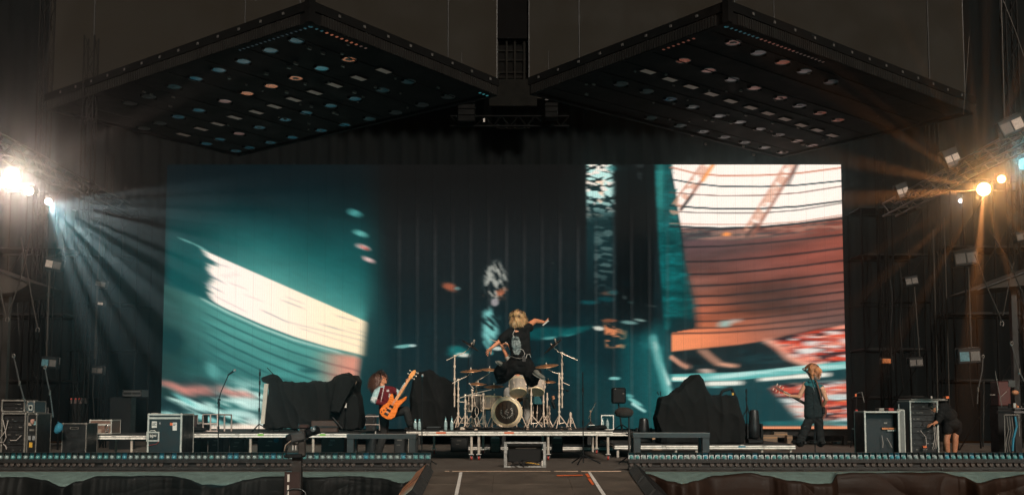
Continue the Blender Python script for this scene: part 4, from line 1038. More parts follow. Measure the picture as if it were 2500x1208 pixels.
truss('truss_tower', (pa.x, 26.5, .002), (pa.x, 26.5, ZC - .02), .20, 'thin truss tower just right of the screen', M_TRUSS, .5, .018)
pa = P(2462, 150, 17.0)
truss('truss_tower', (P(2466, 150, 23.0).x, 23.0, .002), (P(2466, 150, 23.0).x, 23.0, 14), .26, 'dark truss tower close to the right edge of the picture', M_TRUSS, .5)
pa = P(2300, 600, 24)
truss('truss_tower', (pa.x, 24.4, .002), (pa.x, 24.4, zT + 3), .22, 'dark truss tower behind the hanging blinder lights on the right', M_TRUSS, .5, .018)
pa = P(175, 700, 21)
truss('truss_tower', (pa.x, 21.6, .002), (pa.x, 21.6, 9), .22, 'dark truss tower behind the hanging blinder lights on the left', M_TRUSS, .5, .018)

# ------------------------------------------------------------------ scaffold standing in the dark wings
M_SCAF = mat('scaffold_tube', (.0032, .0032, .0032), .6, .1, var=.4, spec=.12)
def scaffold(px0, px1, Y, zt, nx, nz_, label, seed):
    xa, xb = P(px0, 800, Y).x, P(px1, 800, Y).x; t = thing('scaffold', ((xa + xb) / 2, Y, .002), label, 'scaffold'); r = random.Random(seed)
    X = [xa + (xb - xa) * i / nx for i in range(nx + 1)]; Z = [.002 + zt * j / nz_ for j in range(nz_ + 1)]
    for x in X:
        for dy in (0, 1.1): MB().cyl((x, Y + dy, .002), (x, Y + dy, zt), .024, 6).build('upright', M_SCAF, t)
    for z in Z[1:]:
        for dy in (0, 1.1): MB().cyl((xa - .1, Y + dy - .05, z), (xb + .1, Y + dy - .05, z), .020, 6).build('ledger', M_SCAF, t)
        if r.random() < .6: MB().bb((xa, Y + .1, z + .03), (xb, Y + 1.0, z + .07)).build('plank_deck', mat('dark_plank', (.005, .0045, .004), .9, var=.4), t)
    for j in range(nz_):
        for i in range(nx):
            if r.random() < .6: MB().cyl((X[i], Y - .06, Z[j]), (X[i + 1], Y - .06, Z[j + 1]), .016, 6).build('diagonal_brace', M_SCAF, t)
    for k in range(7):
        x = r.uniform(xa, xb); z = r.uniform(.4, .95) * zt
        MB().tube([(x + .04 * math.sin(q), Y - .1, z - q * .35) for q in range(8)], r.choice((.010, .016)), 6).build('hanging_cable', M_RUB if k % 2 else M_SCAF, t)
    return t
scaffold(-40, 150, 25.2, 6.6, 2, 4, 'dark scaffold tower with planks behind the left racks', 3)
scaffold(175, 330, 27.6, 6.4, 2, 5, 'dark scaffold tower between the left lights and the screen', 5)
scaffold(2110, 2260, 27.4, 6.4, 2, 5, 'dark scaffold tower just right of the screen behind the square rack', 7)
scaffold(2330, 2540, 25.0, 6.6, 2, 4, 'dark scaffold tower with planks behind the work table', 9)
# ------------------------------------------------------------------ poles, slings and chains
def pole(px0, py0, px1, py1, Y, r, m, label, cat='pole', name='pole', joints=2):
    a, b = P(px0, py0, Y), P(px1, py1, Y)
    t = thing(name, a, label, cat)
    MB().cyl(a, b, r, 8).build('tube', m, t)
    for i in range(joints):
        p = a.lerp(b, (i + .5) / joints); MB().cyl(p - (b - a).normalized() * .03, p + (b - a).normalized() * .03, r * 1.7, 8).build('coupler', M_STEEL, t)
    return t
M_POLE = mat('pole_grey', (.032, .027, .023), .45, .5, var=.3)
pole(113, 895, 121, 660, 19.1, .022, M_POLE, 'slim grey pole joining the two near blinder lights on the left')
pole(231, 875, 238, 700, 22.6, .022, M_POLE, 'slim grey pole below the small upper blinder light on the left')
pole(238, 690, 246, 540, 22.6, .014, M_POLE, 'thin rod above the small upper blinder light on the left')
pole(2245, 870, 2232, 700, 22.6, .018, M_POLE, 'slim pole below the small blinder light right of the screen')
pole(2371, 850, 2364, 655, 18.7, .020, M_POLE, 'slim pole joining the two large blinder lights on the right')
pole(2318, 1000, 2305, 530, 23.4, .018, M_POLE, 'long thin dark pole hanging behind the crew member')
pole(2290, 990, 2278, 560, 23.6, .016, M_POLE, 'long thin dark pole hanging above the tall right rack')
pole(2400, 1090, 2402, 930, 20.5, .016, M_POLE, 'upright stand pole in front of the red amplifier', joints=3)
def sling(pts, Y, label, shackle=True, r=.011, m=None):
    P3 = [P(x, y, Y) for x, y in pts]
    t = thing('rigging_sling', P3[0], label, 'sling')
    MB().tube(P3, r, 6).build('wire', m or M_POLE, t)
    if shackle:
        e = P3[-1]
        MB().tube([e + Vector((.030 * math.cos(a), 0, .042 * math.sin(a) - .035)) for a in [R(q) for q in range(-60, 250, 31)]], .009, 6).build('shackle', mat('shackle_zinc', (.16, .15, .14), .35, .7), t)
    return t
sling([(75, 570), (61, 640), (40, 710), (18, 775)], 17.2, 'slanting wire sling with shackle, leftmost beside the dark rack')
sling([(50, 580), (62, 640), (78, 730), (92, 800)], 17.3, 'slanting wire sling with shackle, second from the left edge')
sling([(0, 700), (7, 740), (15, 775)], 17.2, 'short wire sling at the very left edge', False)
sling([(2380, 620), (2405, 690), (2430, 745), (2446, 785)], 17.2, 'slanting wire sling with shackle under the starburst lamps')
sling([(2415, 560), (2465, 640), (2498, 720)], 16.8, 'slanting wire sling reaching the right edge of the picture', False)
sling([(2475, 640), (2462, 700), (2448, 770)], 17.2, 'wire sling leaning left below the right lamps', False)
sling([(2444, 0), (2448, 140), (2452, 300)], 16.9, 'long hanging chain at the top right', False, .014)
sling([(2448, 0), (2480, 80), (2500, 140)], 17.2, 'slanting wire at the top right corner', False)
sling([(2366, 90), (2360, 180), (2352, 280)], 19.5, 'thin faint wire beside the right scrim edge', False, .008)
def strap(pts, Y, label, w=.022):
    P3 = [P(x, y, Y) for x, y in pts]; t = thing('ratchet_strap', P3[-1], label, 'strap')
    for p, q in zip(P3, P3[1:]):
        d = q - p; z = d.normalized(); x = z.cross(Vector((0, 1, 0))).normalized(); y = z.cross(x)
        MB().box((p + q) / 2, (w, .008, d.length), Matrix((x, y, z)).transposed()).build('webbing', mat('webbing_grey', (.030, .028, .026), .8, var=.3), t)
    e = P3[len(P3) // 2]
    MB().box(e, (.035, .03, .09), bev=.008).build('ratchet', mat('ratchet_zinc', (.11, .10, .09), .4, .6), t)
    MB().tube([P3[0] + Vector((.022 * math.cos(a), 0, .03 * math.sin(a))) for a in [R(q) for q in range(0, 361, 30)]], .012, 6).build('hook_ring', MATS['ratchet_zinc'], t)
    return t
strap([(33, 868), (42, 905), (48, 935), (58, 970), (66, 1002)], 17.4, 'grey ratchet strap hanging behind the left rack')
strap([(110, 896), (116, 930), (122, 958), (126, 985), (130, 1018)], 17.6, 'grey ratchet strap hanging right of the left rack')
strap([(2470, 838), (2478, 870), (2488, 905), (2500, 930)], 16.9, 'grey ratchet strap at the right edge')
strap([(2400, 870), (2398, 905), (2388, 950), (2386, 985)], 20.0, 'dark ratchet strap above the bending crew member')
# edges of the grandstand roofs at the two sides
def slab(pts, Y, dep, label):
    q = [P(x, y, Y) for x, y in pts]
    t = thing('stand_roof', q[0], label, 'roof')
    MB().prism(q, (0, dep, 0)).build('roof_slab', mat('roof_brown', (.022, .017, .013), .8, var=.3, scale=3), t)
    MB().cyl(q[0] + Vector((0, -.03, -.02)), q[1] + Vector((0, -.03, -.02)), .02, 6).build('gutter', M_STEEL, t)
    cx_ = sum((p.x for p in q)) / len(q)
    MB().bb((cx_ - .06, Y + .3, .001), (cx_ + .06, Y + .42, min(p.z for p in q) + .02)).build('post', M_STEEL, t)
slab([(-60, 640), (78, 690), (40, 712), (-60, 722)], 21.8, 1.5, 'brown roof edge at the far left')
slab([(2384, 706), (2560, 640), (2560, 690), (2460, 700)], 21.8, 1.5, 'brown roof edge at the far right')

# ------------------------------------------------------------------ lit lamps on the side trusses
def through(c):
    """lamp gel that looks like colour c once scattered by the bluish haze"""
    q = (c[0] / .62, c[1] / .92, c[2] / .98); return tuple(v / max(q) for v in q)
def emis(name, c, s):
    m = mat(name, (.02, .02, .02), .4, emit=c, estr=s, var=0); m.cycles.emission_sampling = 'NONE'; return m
def lamp(px, py, Y, r, col, estr, label, power, cone=110, aim=None, on='left'):
    c = P(px, py, Y); t = thing('spot_lamp', c, label, 'lamp', 'lit lamps on the side trusses')
    d = ((aim or Vector((c.x * .12, 0, 1.6))) - c).normalized()
    MB().lathe(c, -d, [(r * .98, -.006), (r * 1.06, -.012), (r * 1.06, .12), (r * .7, .30), (r * .5, .34)], 20, cap1=True).build('housing', M_BLACK, t)
    MB().lathe(c, d, [(r * .97, -.012), (r * .8, .010), (r * .45, .026), (.0005, .03)], 20).build('lens', emis('lens_' + label[:18], col, estr), t)
    MB().tube([c + Vector((-r * 1.15, .05, 0)), c + Vector((-r * 1.15, .08, r * 1.7)), c + Vector((r * 1.15, .08, r * 1.7)), c + Vector((r * 1.15, .05, 0))], .014, 6).build('yoke', M_STEEL, t)
    if power:
        ld = bpy.data.lights.new('lamp_light', 'SPOT'); ld.energy = power; ld.color = through(col); ld.spot_size = R(cone); ld.spot_blend = 1.0; ld.shadow_soft_size = .05
        lo = bpy.data.objects.new('lamp_light', ld); COL.objects.link(lo); lo.parent = t
        lo.location = d * .06; lo.rotation_euler = d.to_track_quat('-Z', 'Y').to_euler()
    return t, c
def beam(t, c, to, power, col, size=1.6, off=.08):
    d = (Vector(to) - c).normalized()
    ld = bpy.data.lights.new('beam_light', 'SPOT'); ld.energy = power; ld.color = through(col); ld.spot_size = R(size); ld.spot_blend = .7; ld.shadow_soft_size = .008
    lo = bpy.data.objects.new('beam_light', ld); COL.objects.link(lo); lo.parent = t
    lo.location = d * off; lo.rotation_euler = d.to_track_quat('-Z', 'Y').to_euler()
NEAR_CAM = Vector((0, -1.5, 1.2))                 # point just behind the camera; added star beams spread round that line
def flare_dir(c, a, fwd):
    v = (NEAR_CAM - c).normalized(); s = v.cross(Vector((0, 0, 1))).normalized(); u = s.cross(v)
    return v * fwd + s * math.cos(a) + u * math.sin(a)
WARMW, ORG, WHT, TEL = (1.0, .76, .62), (1.0, .42, .12), (1.0, .92, .84), (.25, .8, .9)
KP = 1.0
lamp(25, 440, 17.6, .14, WARMW, 40, 'blazing warm white lamp, largest of three on the left', 760 * KP, 44)
lamp(70, 466, 18.3, .075, WHT, 30, 'small white lamp, middle of the three lit on the left', 70 * KP, 50)
tl, cl = lamp(118, 492, 19.1, .06, WARMW, 30, 'small white lamp throwing a fan of beams, rightmost of three on the left', 60 * KP, 50)
ro = random.Random(12)
for (x, y, Y, pw) in ((420, 492, 19.5, .5), (420, 520, 20, .9), (420, 540, 20, .5), (420, 575, 19.6, 1.0), (420, 600, 20, .8), (420, 640, 20.2, 1.0), (400, 690, 20, .9), (370, 700, 19.6, .7), (300, 660, 19.6, 1.0),
                      (260, 690, 19.3, .8), (215, 680, 19.2, .7), (180, 690, 19.2, .5), (420, 462, 20, .4)):
    beam(tl, cl, P(x, y, 11.5), 62000 * pw * KP, (.72, .95, 1.0), ro.uniform(.55, 1.1))
beam(tl, cl, P(400, 880, 14.5), 3600 * KP, (.05, .75, .88), 34)  # added broad teal spot, tints the haze beside the wall
tr, cr = lamp(2402, 462, 18.0, .115, (1.0, .50, .17), 40, 'blazing white orange lamp with star beams on the right', 200 * KP, 36)
to_, co_ = lamp(2445, 437, 17.2, .066, ORG, 22, 'deep orange lamp just right of the brightest right lamp', 140 * KP, 36)
lamp(2346, 490, 19.2, .035, WHT, 16, 'small white lamp left of the brightest right lamp', 20 * KP, 60)
lamp(2500, 400, 16.6, .10, TEL, .5, 'dim teal lamp at the right edge beside the orange lamp', 60 * KP, 110)
for k in range(22):  # added beams shaped like a lens starburst on the right lamp
    a = 2 * math.pi * (k + .3) / 22 + ro.uniform(-.09, .09)
    L_ = ro.uniform(.6, 1.0)
    if k in (5, 11, 16, 17): L_ = 1.2
    e = cr + flare_dir(cr, a, ro.uniform(4.0, 8.0)) * 1.5
    beam(tr, cr, e, 62000 * L_ * KP, (1.0, .36, .10), ro.uniform(.13, .26), .10)
tb, cb = bpy.data.objects['spot_lamp'], P(25, 440, 17.6)
for k in range(10):  # added beams in the shape of the left lamp's lens flare
    a = 2 * math.pi * (k + .3) / 10 + ro.uniform(-.1, .1)
    e = cb + flare_dir(cb, a, ro.uniform(4.5, 7.5)) * 1.5
    beam(tb, cb, e, 34000 * ro.uniform(.6, 1.1) * KP, (1.0, .62, .40) if k in (2, 7) else (1.0, .75, .62), ro.uniform(.35, .7), .12)
# ================================================================== RISERS
def blob_mesh(mb, name, m, voxel=.02, smooth=2, disp=None, colfn=None, inv=None, decim=None):
    """fuse overlapping closed shapes into one continuous skin"""
    me = mb.mesh(name + '_src', None)
    o = bpy.data.objects.new('blob_tmp', me); COL.objects.link(o)
    r = o.modifiers.new('r', 'REMESH'); r.mode = 'VOXEL'; r.voxel_size = voxel; r.use_smooth_shade = True
    if smooth:
        s = o.modifiers.new('s', 'SMOOTH'); s.factor = .5; s.iterations = smooth
    dg = bpy.context.evaluated_depsgraph_get()
    out = bpy.data.meshes.new_from_object(o.evaluated_get(dg)); out.name = name
    bpy.data.objects.remove(o); bpy.data.meshes.remove(me)
    n = len(out.vertices); co = np.empty(n * 3, np.float32); out.vertices.foreach_get('co', co); co = co.reshape(-1, 3)
    if disp:
        no = np.empty(n * 3, np.float32); out.vertices.foreach_get('normal', no); no = no.reshape(-1, 3)
        d = np.array([disp(Vector(p), Vector(q)) for p, q in zip(co, no)], np.float32)
        co = co + no * d[:, None]
    if colfn:
        ca = out.color_attributes.new('Col', 'FLOAT_COLOR', 'POINT')
        ca.data.foreach_set('color', np.array([[*colfn(Vector(p)), 1.0] for p in co], np.float32).ravel())
    if inv is not None:
        A = np.array(inv); co = co @ A[:3, :3].T + A[:3, 3]
    out.vertices.foreach_set('co', co.astype(np.float32).ravel())
    out.polygons.foreach_set('use_smooth', [True] * len(out.polygons))
    out.materials.clear(); out.materials.append(m); out.update()
    return out
def blob(mb, name, m, parent, voxel=.02, smooth=2, disp=None, colfn=None):
    me = blob_mesh(mb, name, m, voxel, smooth, disp, colfn, W[parent].inverted() if parent is not None else None)
    o = bpy.data.objects.new(name, me); COL.objects.link(o)
    if parent is not None: o.parent = parent; W[o] = W[parent].copy()
    else: W[o] = Matrix.Identity(4)
    return o

M_RAILA = mat('riser_rail', (.84, .80, .73), .6, .05, var=.22, scale=9, wear=((.14, .11, .09), .7, 7))
M_LEG = mat('riser_leg', (.46, .40, .34), .5, .15, var=.25, scale=8, wear=((.16, .09, .06), .6, 9))
def caster(t, x, y, big=1.0):
    MB().box((x, y, .115), (.10, .10, .014)).build('caster_plate', M_ALU, t)
    f = MB(); f.bb((x - .028, y - .01, .04), (x - .020, y + .05, .108)); f.bb((x + .026, y - .01, .04), (x + .034, y + .05, .108)); f.build('caster_fork', M_ALUD, t)
    MB().lathe((x + .003, y + .02, .041), (1, 0, 0), [(.012, -.018), (.038, -.016), (.040, -.010), (.040, .010), (.038, .016), (.012, .018)], 16, cap0=True, cap1=True).build('wheel', M_RED, t)
def riser(px0, px1, pyt, Y0, dep, joints, legs, label, wheels=False, legs_y=None, thick=.098, tapes=(), name='riser'):
    z = P(1250, pyt, Y0).z; xa, xb = P(px0, pyt, Y0).x, P(px1, pyt, Y0).x
    t = thing(name, ((xa + xb) / 2, Y0, 0.0), label, 'riser')
    xs_ = [xa] + [P(j, pyt, Y0).x for j in joints] + [xb]
    for a, b in zip(xs_, xs_[1:]):
        MB().bb((a + .003, Y0 + .006, z - .022), (b - .003, Y0 + dep, z)).build('deck_board', M_DECK, t)
        r = MB(); r.bb((a + .002, Y0 - .012, z - .056), (b - .002, Y0 + .03, z - .024), bev=.004); rl = r.build('upper_rail', M_RAILA, t)
        MB().bb((a + .004, Y0, z - .064), (b - .004, Y0 + .03, z - .0565)).build('rail_groove', M_RUB, t)
        MB().bb((a + .002, Y0 - .010, z - thick), (b - .002, Y0 + .03, z - .0645), bev=.004).build('lower_rail', M_RAILA, t)
        MB().bb((a + .002, Y0 + dep - .04, z - thick), (b - .002, Y0 + dep - .005, z - .023)).build('rear_rail', M_RAILA, t)
        for f in (.3, .72):
            xx = a + (b - a) * f; MB().bb((xx - .045, Y0 - .0145, z - .041), (xx + .045, Y0 - .0122, z - .034)).build('rail_slot', M_RUB, t)
    for (px, back) in legs:
        y = Y0 + .07 + back; x = P(px, pyt, y).x
        z0 = .122 if wheels else .012
        MB().cyl((x, y, z0), (x, y, z - thick + .002), .028, 12).build('leg', M_LEG, t)
        if wheels: caster(t, x, y)
        else: MB().cyl((x, y, .001), (x, y, .014), .05, 12).build('foot', M_RUB, t)
    for (px, m_, w) in tapes:
        x = P(px, pyt, Y0).x
        tp = MB(); tp.bb((x - w, Y0 - .0155, z - .060), (x + w, Y0 - .0125, z - .030)); tp.build('tape_mark', m_, t)
        MB().bb((x - .03, Y0 - .016, z - .024), (x + .04, Y0 - .0125, z - .008)).build('white_label', M_WHITE, t)
    return t, z
dr, ZR = riser(992, 1496, 1050, 20.0, 3.3, (1160, 1328), [(1151, 0), (1169, 0), (1338, 0), (1484, 0), (1000, 0), (1456, 2.9), (1325, 2.9), (1180, 2.9), (1060, 2.9)], 'wheeled silver edged drum riser in the middle of the stage', True, tapes=((1077, M_ORANGE, .095), (1243, M_ORANGE, .095)))
la, ZA = riser(417, 876, 1055, 20.5, 2.6, (643,), [(425, 0), (612, 0), (765, 0), (858, 0), (495, 2.2), (604, 2.2), (745, 2.2)], 'silver edged riser carrying the draped keyboard, left of the bassist', tapes=((637, M_GREEN, .06), (788, M_GREEN, .06)))
lf, ZF = riser(186, 356, 1060, 21.0, 1.8, (315,), [(207, 0), (322, 0), (284, 1.5)], 'narrow silver edged riser by the big flight case, far left')
rb_, ZRB = riser(1440, 1556, 1053, 23.6, 1.6, (), [(1447, 0), (1540, 0), (1552, 0)], 'silver edged riser behind the right end of the drum riser')
rl_, ZL = riser(1500, 1942, 1084, 21.0, 3.4, (1667,), [(1508, 0), (1650, 0), (1700, 0), (1860, 0), (1930, 0)], 'low silver edged riser under the guitarist', thick=.094, tapes=((1811, M_BLUE, .075),))
rm_, ZM = riser(1120, 1496, 1088, 24.6, 1.0, (1330,), [(1150, 0), (1345, 0), (1480, 0)], 'low dusty riser seen under the drum riser', thick=.094)

def bench(px0, px1, pyt, Y, label):
    z = P(1250, pyt, Y).z; xa, xb = P(px0, pyt, Y).x, P(px1, pyt, Y).x
    t = thing('black_bench', ((xa + xb) / 2, Y, 0), label, 'bench')
    MB().bb((xa, Y, z - .085), (xb, Y + .5, z - .008)).build('top', mat('bench_black', (.012, .0115, .011), .55, var=.4, scale=8), t)
    MB().bb((xa, Y - .004, z - .0075), (xb, Y + .5, z), bev=.002).build('top_edge', M_ALUD, t)
    for x in (xa + .005, xb - .135):
        for y in (Y + .01, Y + .36): MB().bb((x, y, .001), (x + .13, y + .12, z - .086), bev=.006).build('leg', MATS['bench_black'], t)
    return t
bench(1546, 1733, 1056, 18.5, 'black bench with pale top edge in front of the right draped amplifier')
bench(846, 1016, 1059, 18.9, 'black bench with pale top edge in front of the bassist')

# ================================================================== FLIGHT CASES AND RACKS
M_EDGE = mat('case_edging', (.44, .43, .39), .5, .15, var=.25, scale=12, wear=((.08, .07, .06), .6, 14))
M_EDGED = mat('case_edging_dull', (.20, .18, .16), .5, .5, var=.3, scale=12)
def case(px0, py0, px1, py1, Y, dep, label, body=M_CASE, edge=M_EDGE, lid=None, latches=0, marks=(), open_front=None, cat='flight case', name='flight_case', e=.03, zb=None, base_gap=0):
    a, b = P(px0, py1, Y), P(px1, py0, Y)
    if zb is not None: a.z = zb
    t = thing(name, ((a.x + b.x) / 2, Y, a.z), label, cat)
    w, h = b.x - a.x, b.z - a.z; cx_, cz = (a.x + b.x) / 2, (a.z + b.z) / 2
    i = .006
    if not open_front:
        MB().bb((a.x + i, Y + i, a.z + i), (b.x - i, Y + dep - i, b.z - i)).build('shell', body, t)
    else:
        s = MB(); th = .02
        s.bb((a.x + i, Y + i, a.z + i), (a.x + i + th, Y + dep - i, b.z - i)); s.bb((b.x - i - th, Y + i, a.z + i), (b.x - i, Y + dep - i, b.z - i))
        s.bb((a.x + i + th, Y + i, b.z - i - th), (b.x - i - th, Y + dep - i, b.z - i)); s.bb((a.x + i + th, Y + i, a.z + i), (b.x - i - th, Y + dep - i, a.z + i + th))
        s.bb((a.x + i + th, Y + dep - .04, a.z + i + th), (b.x - i - th, Y + dep - i, b.z - i - th)); s.build('shell', body, t)
    for x in (a.x, b.x):                       # edging
        s = 1 if x == a.x else -1
        MB().bb((x, Y, a.z), (x + s * e, Y + e, b.z), bev=.004).build('edge', edge, t)
        MB().bb((x, Y + dep - e, a.z), (x + s * e, Y + dep, b.z), bev=.004).build('edge', edge, t)
        for z in (a.z, b.z):
            q = 1 if z == a.z else -1
            MB().bb((x, Y + e, z), (x + s * e, Y + dep - e, z + q * e), bev=.004).build('edge', edge, t)
            MB().ell((x + s * .02, Y + .02, z + q * .02), (.030, .030, .030), nu=8, nv=6).build('corner', edge, t)
    for z in (a.z, b.z):
        q = 1 if z == a.z else -1
        MB().bb((a.x + e, Y - .001, z), (b.x - e, Y + e, z + q * e), bev=.004).build('edge', edge, t)
    if lid:
        z = b.z - lid
        MB().bb((a.x + e, Y - .003, z - .018), (b.x - e, Y + .006, z + .018)).build('lid_joint', edge, t)
    for k in range(latches):
        x = a.x + w * (k + .5 if latches > 1 else .5) / max(1, latches); z = b.z - (lid or h * .4)
        MB().bb((x - .028, Y - .010, z - .07), (x + .028, Y - .004, z + .05), bev=.003).build('latch', M_CHROME, t)
    for (fx, fz, ww, hh, m_) in marks:
        x, z = a.x + w * fx, a.z + h * fz
        MB().bb((x - ww / 2, Y + .001, z - hh / 2), (x + ww / 2, Y + .0055, z + hh / 2)).build('sticker', m_, t)
    return t, a, b
# left pair of racks
M_PANEL = mat('rack_panel', (.014, .014, .015), .4, .3, var=.4, scale=20)
def rack_units(t, a, b, Y, n, seed):
    r = random.Random(seed); h = (b.z - a.z - .08) / n
    for k in range(n):
        z = a.z + .04 + k * h
        u = MB().bb((a.x + .035, Y + .05, z + .004), (b.x - .035, Y + .35, z + h - .004)).build('rack_unit', M_PANEL, t)
        d = MB()
        for q in range(r.randint(2, 5)):
            x = r.uniform(a.x + .06, b.x - .08); d.bb((x, Y + .044, z + h * .35), (x + r.uniform(.01, .06), Y + .0495, z + h * .35 + .012))
        d.build('control', r.choice((M_EDGED, M_ALUD, M_EDGED)), u)
YL = 19.0
t, a, b = case(2, 975, 62, 1005, YL, .52, 'open fronted black rack case, upper of the stack at the left edge', open_front=True, edge=M_EDGED, cat='rack', name='rack_case', zb=P(0, 1005.5, YL).z)
rack_units(t, a, b, YL, 2, 3)
t2, a2, b2 = case(0, 1007, 64, 1102, YL, .66, 'tall open rack with loose cables, lower of the stack at the left edge', open_front=True, edge=M_EDGED, cat='rack', name='rack_case', zb=.002)
rack_units(t2, a2, b2, YL, 6, 5)
for k, pts in enumerate((((20, 1025), (14, 1050), (4, 1064), (-4, 1075)), ((7, 1024), (13, 1050), (15, 1068), (8, 1080), (0, 1078)), ((25, 1074), (40, 1074), (52, 1062)), ((8, 1083), (14, 1088), (16, 1096)))):
    MB().tube([P(x, y, YL - .02) for x, y in pts], .008, 6).build('loose_cable', mat('cable_pale', (.36, .31, .28), .6), t2)
# the stickered side case turned to face us, right beside them
t3, a3, b3 = case(64, 978, 85, 1004, YL + .04, .48, 'small blue grey case end with a white catch plate, on the stickered trunk', body=mat('case_blue', (.03, .05, .06), .5), edge=M_EDGED, e=.02, zb=P(0, 1008, YL).z, marks=((.5, .45, .07, .10, M_EDGE), (.5, .46, .04, .06, M_CASE)))
t4, a4, b4 = case(63, 1008, 91, 1102, YL + .06, .6, 'narrow dark trunk covered in stickers beside the left rack', edge=M_EDGED, e=.022, zb=.002,
                  marks=((.3, .78, .06, .06, mat('sticker_tan', (.30, .22, .17), .7, var=.6, scale=30)), (.55, .83, .07, .09, mat('sticker_pink', (.40, .20, .16), .7, var=.5, scale=30)), (.78, .80, .05, .07, mat('sticker_teal', (.16, .26, .26), .7, var=.6, scale=40)),
                         (.5, .66, .09, .035, M_EDGED), (.3, .50, .05, .08, mat('sticker_grey', (.20, .20, .20), .7, var=.8, scale=40)), (.72, .50, .05, .08, MATS['sticker_grey']), (.45, .36, .06, .09, M_YEL), (.5, .13, .04, .07, MATS['sticker_tan'])))
t5, a5, b5 = case(86, 994, 97, 1040, 20.2, .4, 'dim upright case edge behind the stickered trunk', edge=M_EDGED, body=mat('case_purple', (.05, .04, .05), .6), e=.02, zb=.9 * 0 + .02)
# orange and pale scraps, cable heap
c = P(118, 1098, 19.3); t = thing('cable_heap', (c.x, c.y, .002), 'heap of pale cable on the floor right of the stickered trunk', 'cable')
rr = random.Random(8)
for k in range(9):
    x0 = P(96 + k * 5, 1098, 19.3).x; MB().tube([(x0 + .07 * math.cos(q) - .02 * k * 0, 19.3 + .06 * math.sin(q), .14 + .02 * math.sin(q * 2 + k)) for q in [i * .6 for i in range(11)]], .009, 6).build('cable_loop', MATS['cable_pale'] if k % 3 else M_RUB, t)
MB().bb((P(92, 0, 19.3).x, 19.2, .002), (P(136, 0, 19.3).x, 19.5, .12), bev=.02).build('cable_box', M_BLACK, t)
# dark labelled case, blue bag, brown trunk on the far left riser
t, a, b = case(150, 1032, 212, 1064, 20.2, .55, 'long black case with a framed label beside the blue bag', edge=M_EDGED, e=.022, zb=.002 + .0, marks=((.5, .86, .17, .04, M_EDGED), (.5, .86, .15, .025, M_CASE)))
c = P(143, 1045, 19.9); t = thing('blue_bag', (c.x, c.y, c.z), 'crumpled blue bag hanging on the end of the black case', 'bag')
mb = MB(); mb.ell(c, (.085, .06, .09)); mb.ell(c + Vector((.02, 0, .05)), (.06, .05, .06)); mb.ell(c + Vector((-.03, 0, -.05)), (.06, .05, .06))
blob(mb, 'bag_body', M_BLUE, t, .015, 1, lambda p, q: .012 * nz(p, 16)); MB().tube([c + Vector((-.03, -.02, .07)), c + Vector((0, -.03, .13)), c + Vector((.04, -.02, .08))], .006, 6).build('handle', M_BLUE, t)
t, a, b = case(217, 1024, 273, 1059, 21.2, .5, 'worn brown metal trunk with two tall catches on the narrow riser', body=mat('trunk_brown', (.20, .115, .085), .5, .3, var=.35, scale=6), lid=.10, e=.022, zb=ZF + .002, latches=0, marks=((.47, .22, .07, .08, MATS['sticker_tan'] if 'sticker_tan' in MATS else M_WHITE),))
for f in (.2, .8):
    x = a.x + (b.x - a.x) * f; MB().tube([(x - .03, 21.19, a.z + .06), (x - .035, 21.185, a.z + .17), (x, 21.18, a.z + .2), (x + .035, 21.185, a.z + .17), (x + .03, 21.19, a.z + .06), (x, 21.185, a.z + .04), (x - .03, 21.19, a.z + .06)], .010, 6).build('catch', M_CHROME, t)
# big flight case
t, a, b = case(358, 1009, 445, 1102, 19.6, .75, 'big black flight case with silver edging and white stickers, left of the risers', lid=.085, e=.034, zb=.002,
               marks=((.20, .77, .095, .12, M_WHITE), (.36, .80, .03, .04, MATS['sticker_grey']), (.69, .78, .05, .05, M_ORANGE), (.79, .73, .08, .15, M_WHITE)))
w, h = b.x - a.x, b.z - a.z
# framed dish with lettering
fx0, fx1, fz0, fz1 = P(385, 0, 19.6).x, P(416, 0, 19.6).x, P(0, 1077, 19.6).z, P(0, 1053, 19.6).z
for q0, q1 in (((fx0, fz1 - .028), (fx1, fz1)), ((fx0, fz0), (fx1, fz0 + .028)), ((fx0, fz0 + .028), (fx0 + .03, fz1 - .028)), ((fx1 - .03, fz0 + .028), (fx1, fz1 - .028))):
    MB().bb((q0[0], 19.586, q0[1]), (q1[0], 19.604, q1[1]), bev=.004).build('dish_frame', M_EDGE, t)
MB().tube([(fx0 + .07, 19.585, fz1), (fx0 + .085, 19.578, fz1 + .02), (fx1 - .085, 19.578, fz1 + .02), (fx1 - .07, 19.585, fz1)], .010, 6).build('dish_handle', M_EDGE, t)
le = MB(); rr = random.Random(3)
for k in range(9): le.bb((fx0 + .065 + .014 * k, 19.599, fz0 + .085 + rr.uniform(-.02, .015)), (fx0 + .073 + .014 * k, 19.603, fz0 + .12 + rr.uniform(0, .02)))
le.build('lettering', M_WHITE, t)
MB().tube([P(362, 1087, 19.58), P(375, 1084, 19.58), P(382, 1083, 19.58), P(388, 1077, 19.58)], .005, 6).build('red_cord', M_RED, t)
MB().bb((P(393, 0, 19.7).x, 19.75, b.z), (P(408, 0, 19.7).x, 19.95, b.z + .012)).build('top_plate', M_EDGE, t)
for st, (x0, x1, lines) in enumerate(((a.x + w * .20 - .04, a.x + w * .20 + .04, 3), (a.x + w * .79 - .03, a.x + w * .79 + .03, 2))):
    for k in range(lines):
        z = a.z + h * (.80 - .026 * k - .02 * st); MB().bb((x0, 19.5945, z), (x1 - .02 * (k % 2), 19.6005, z + .010)).build('printed_line', M_CASE, t)
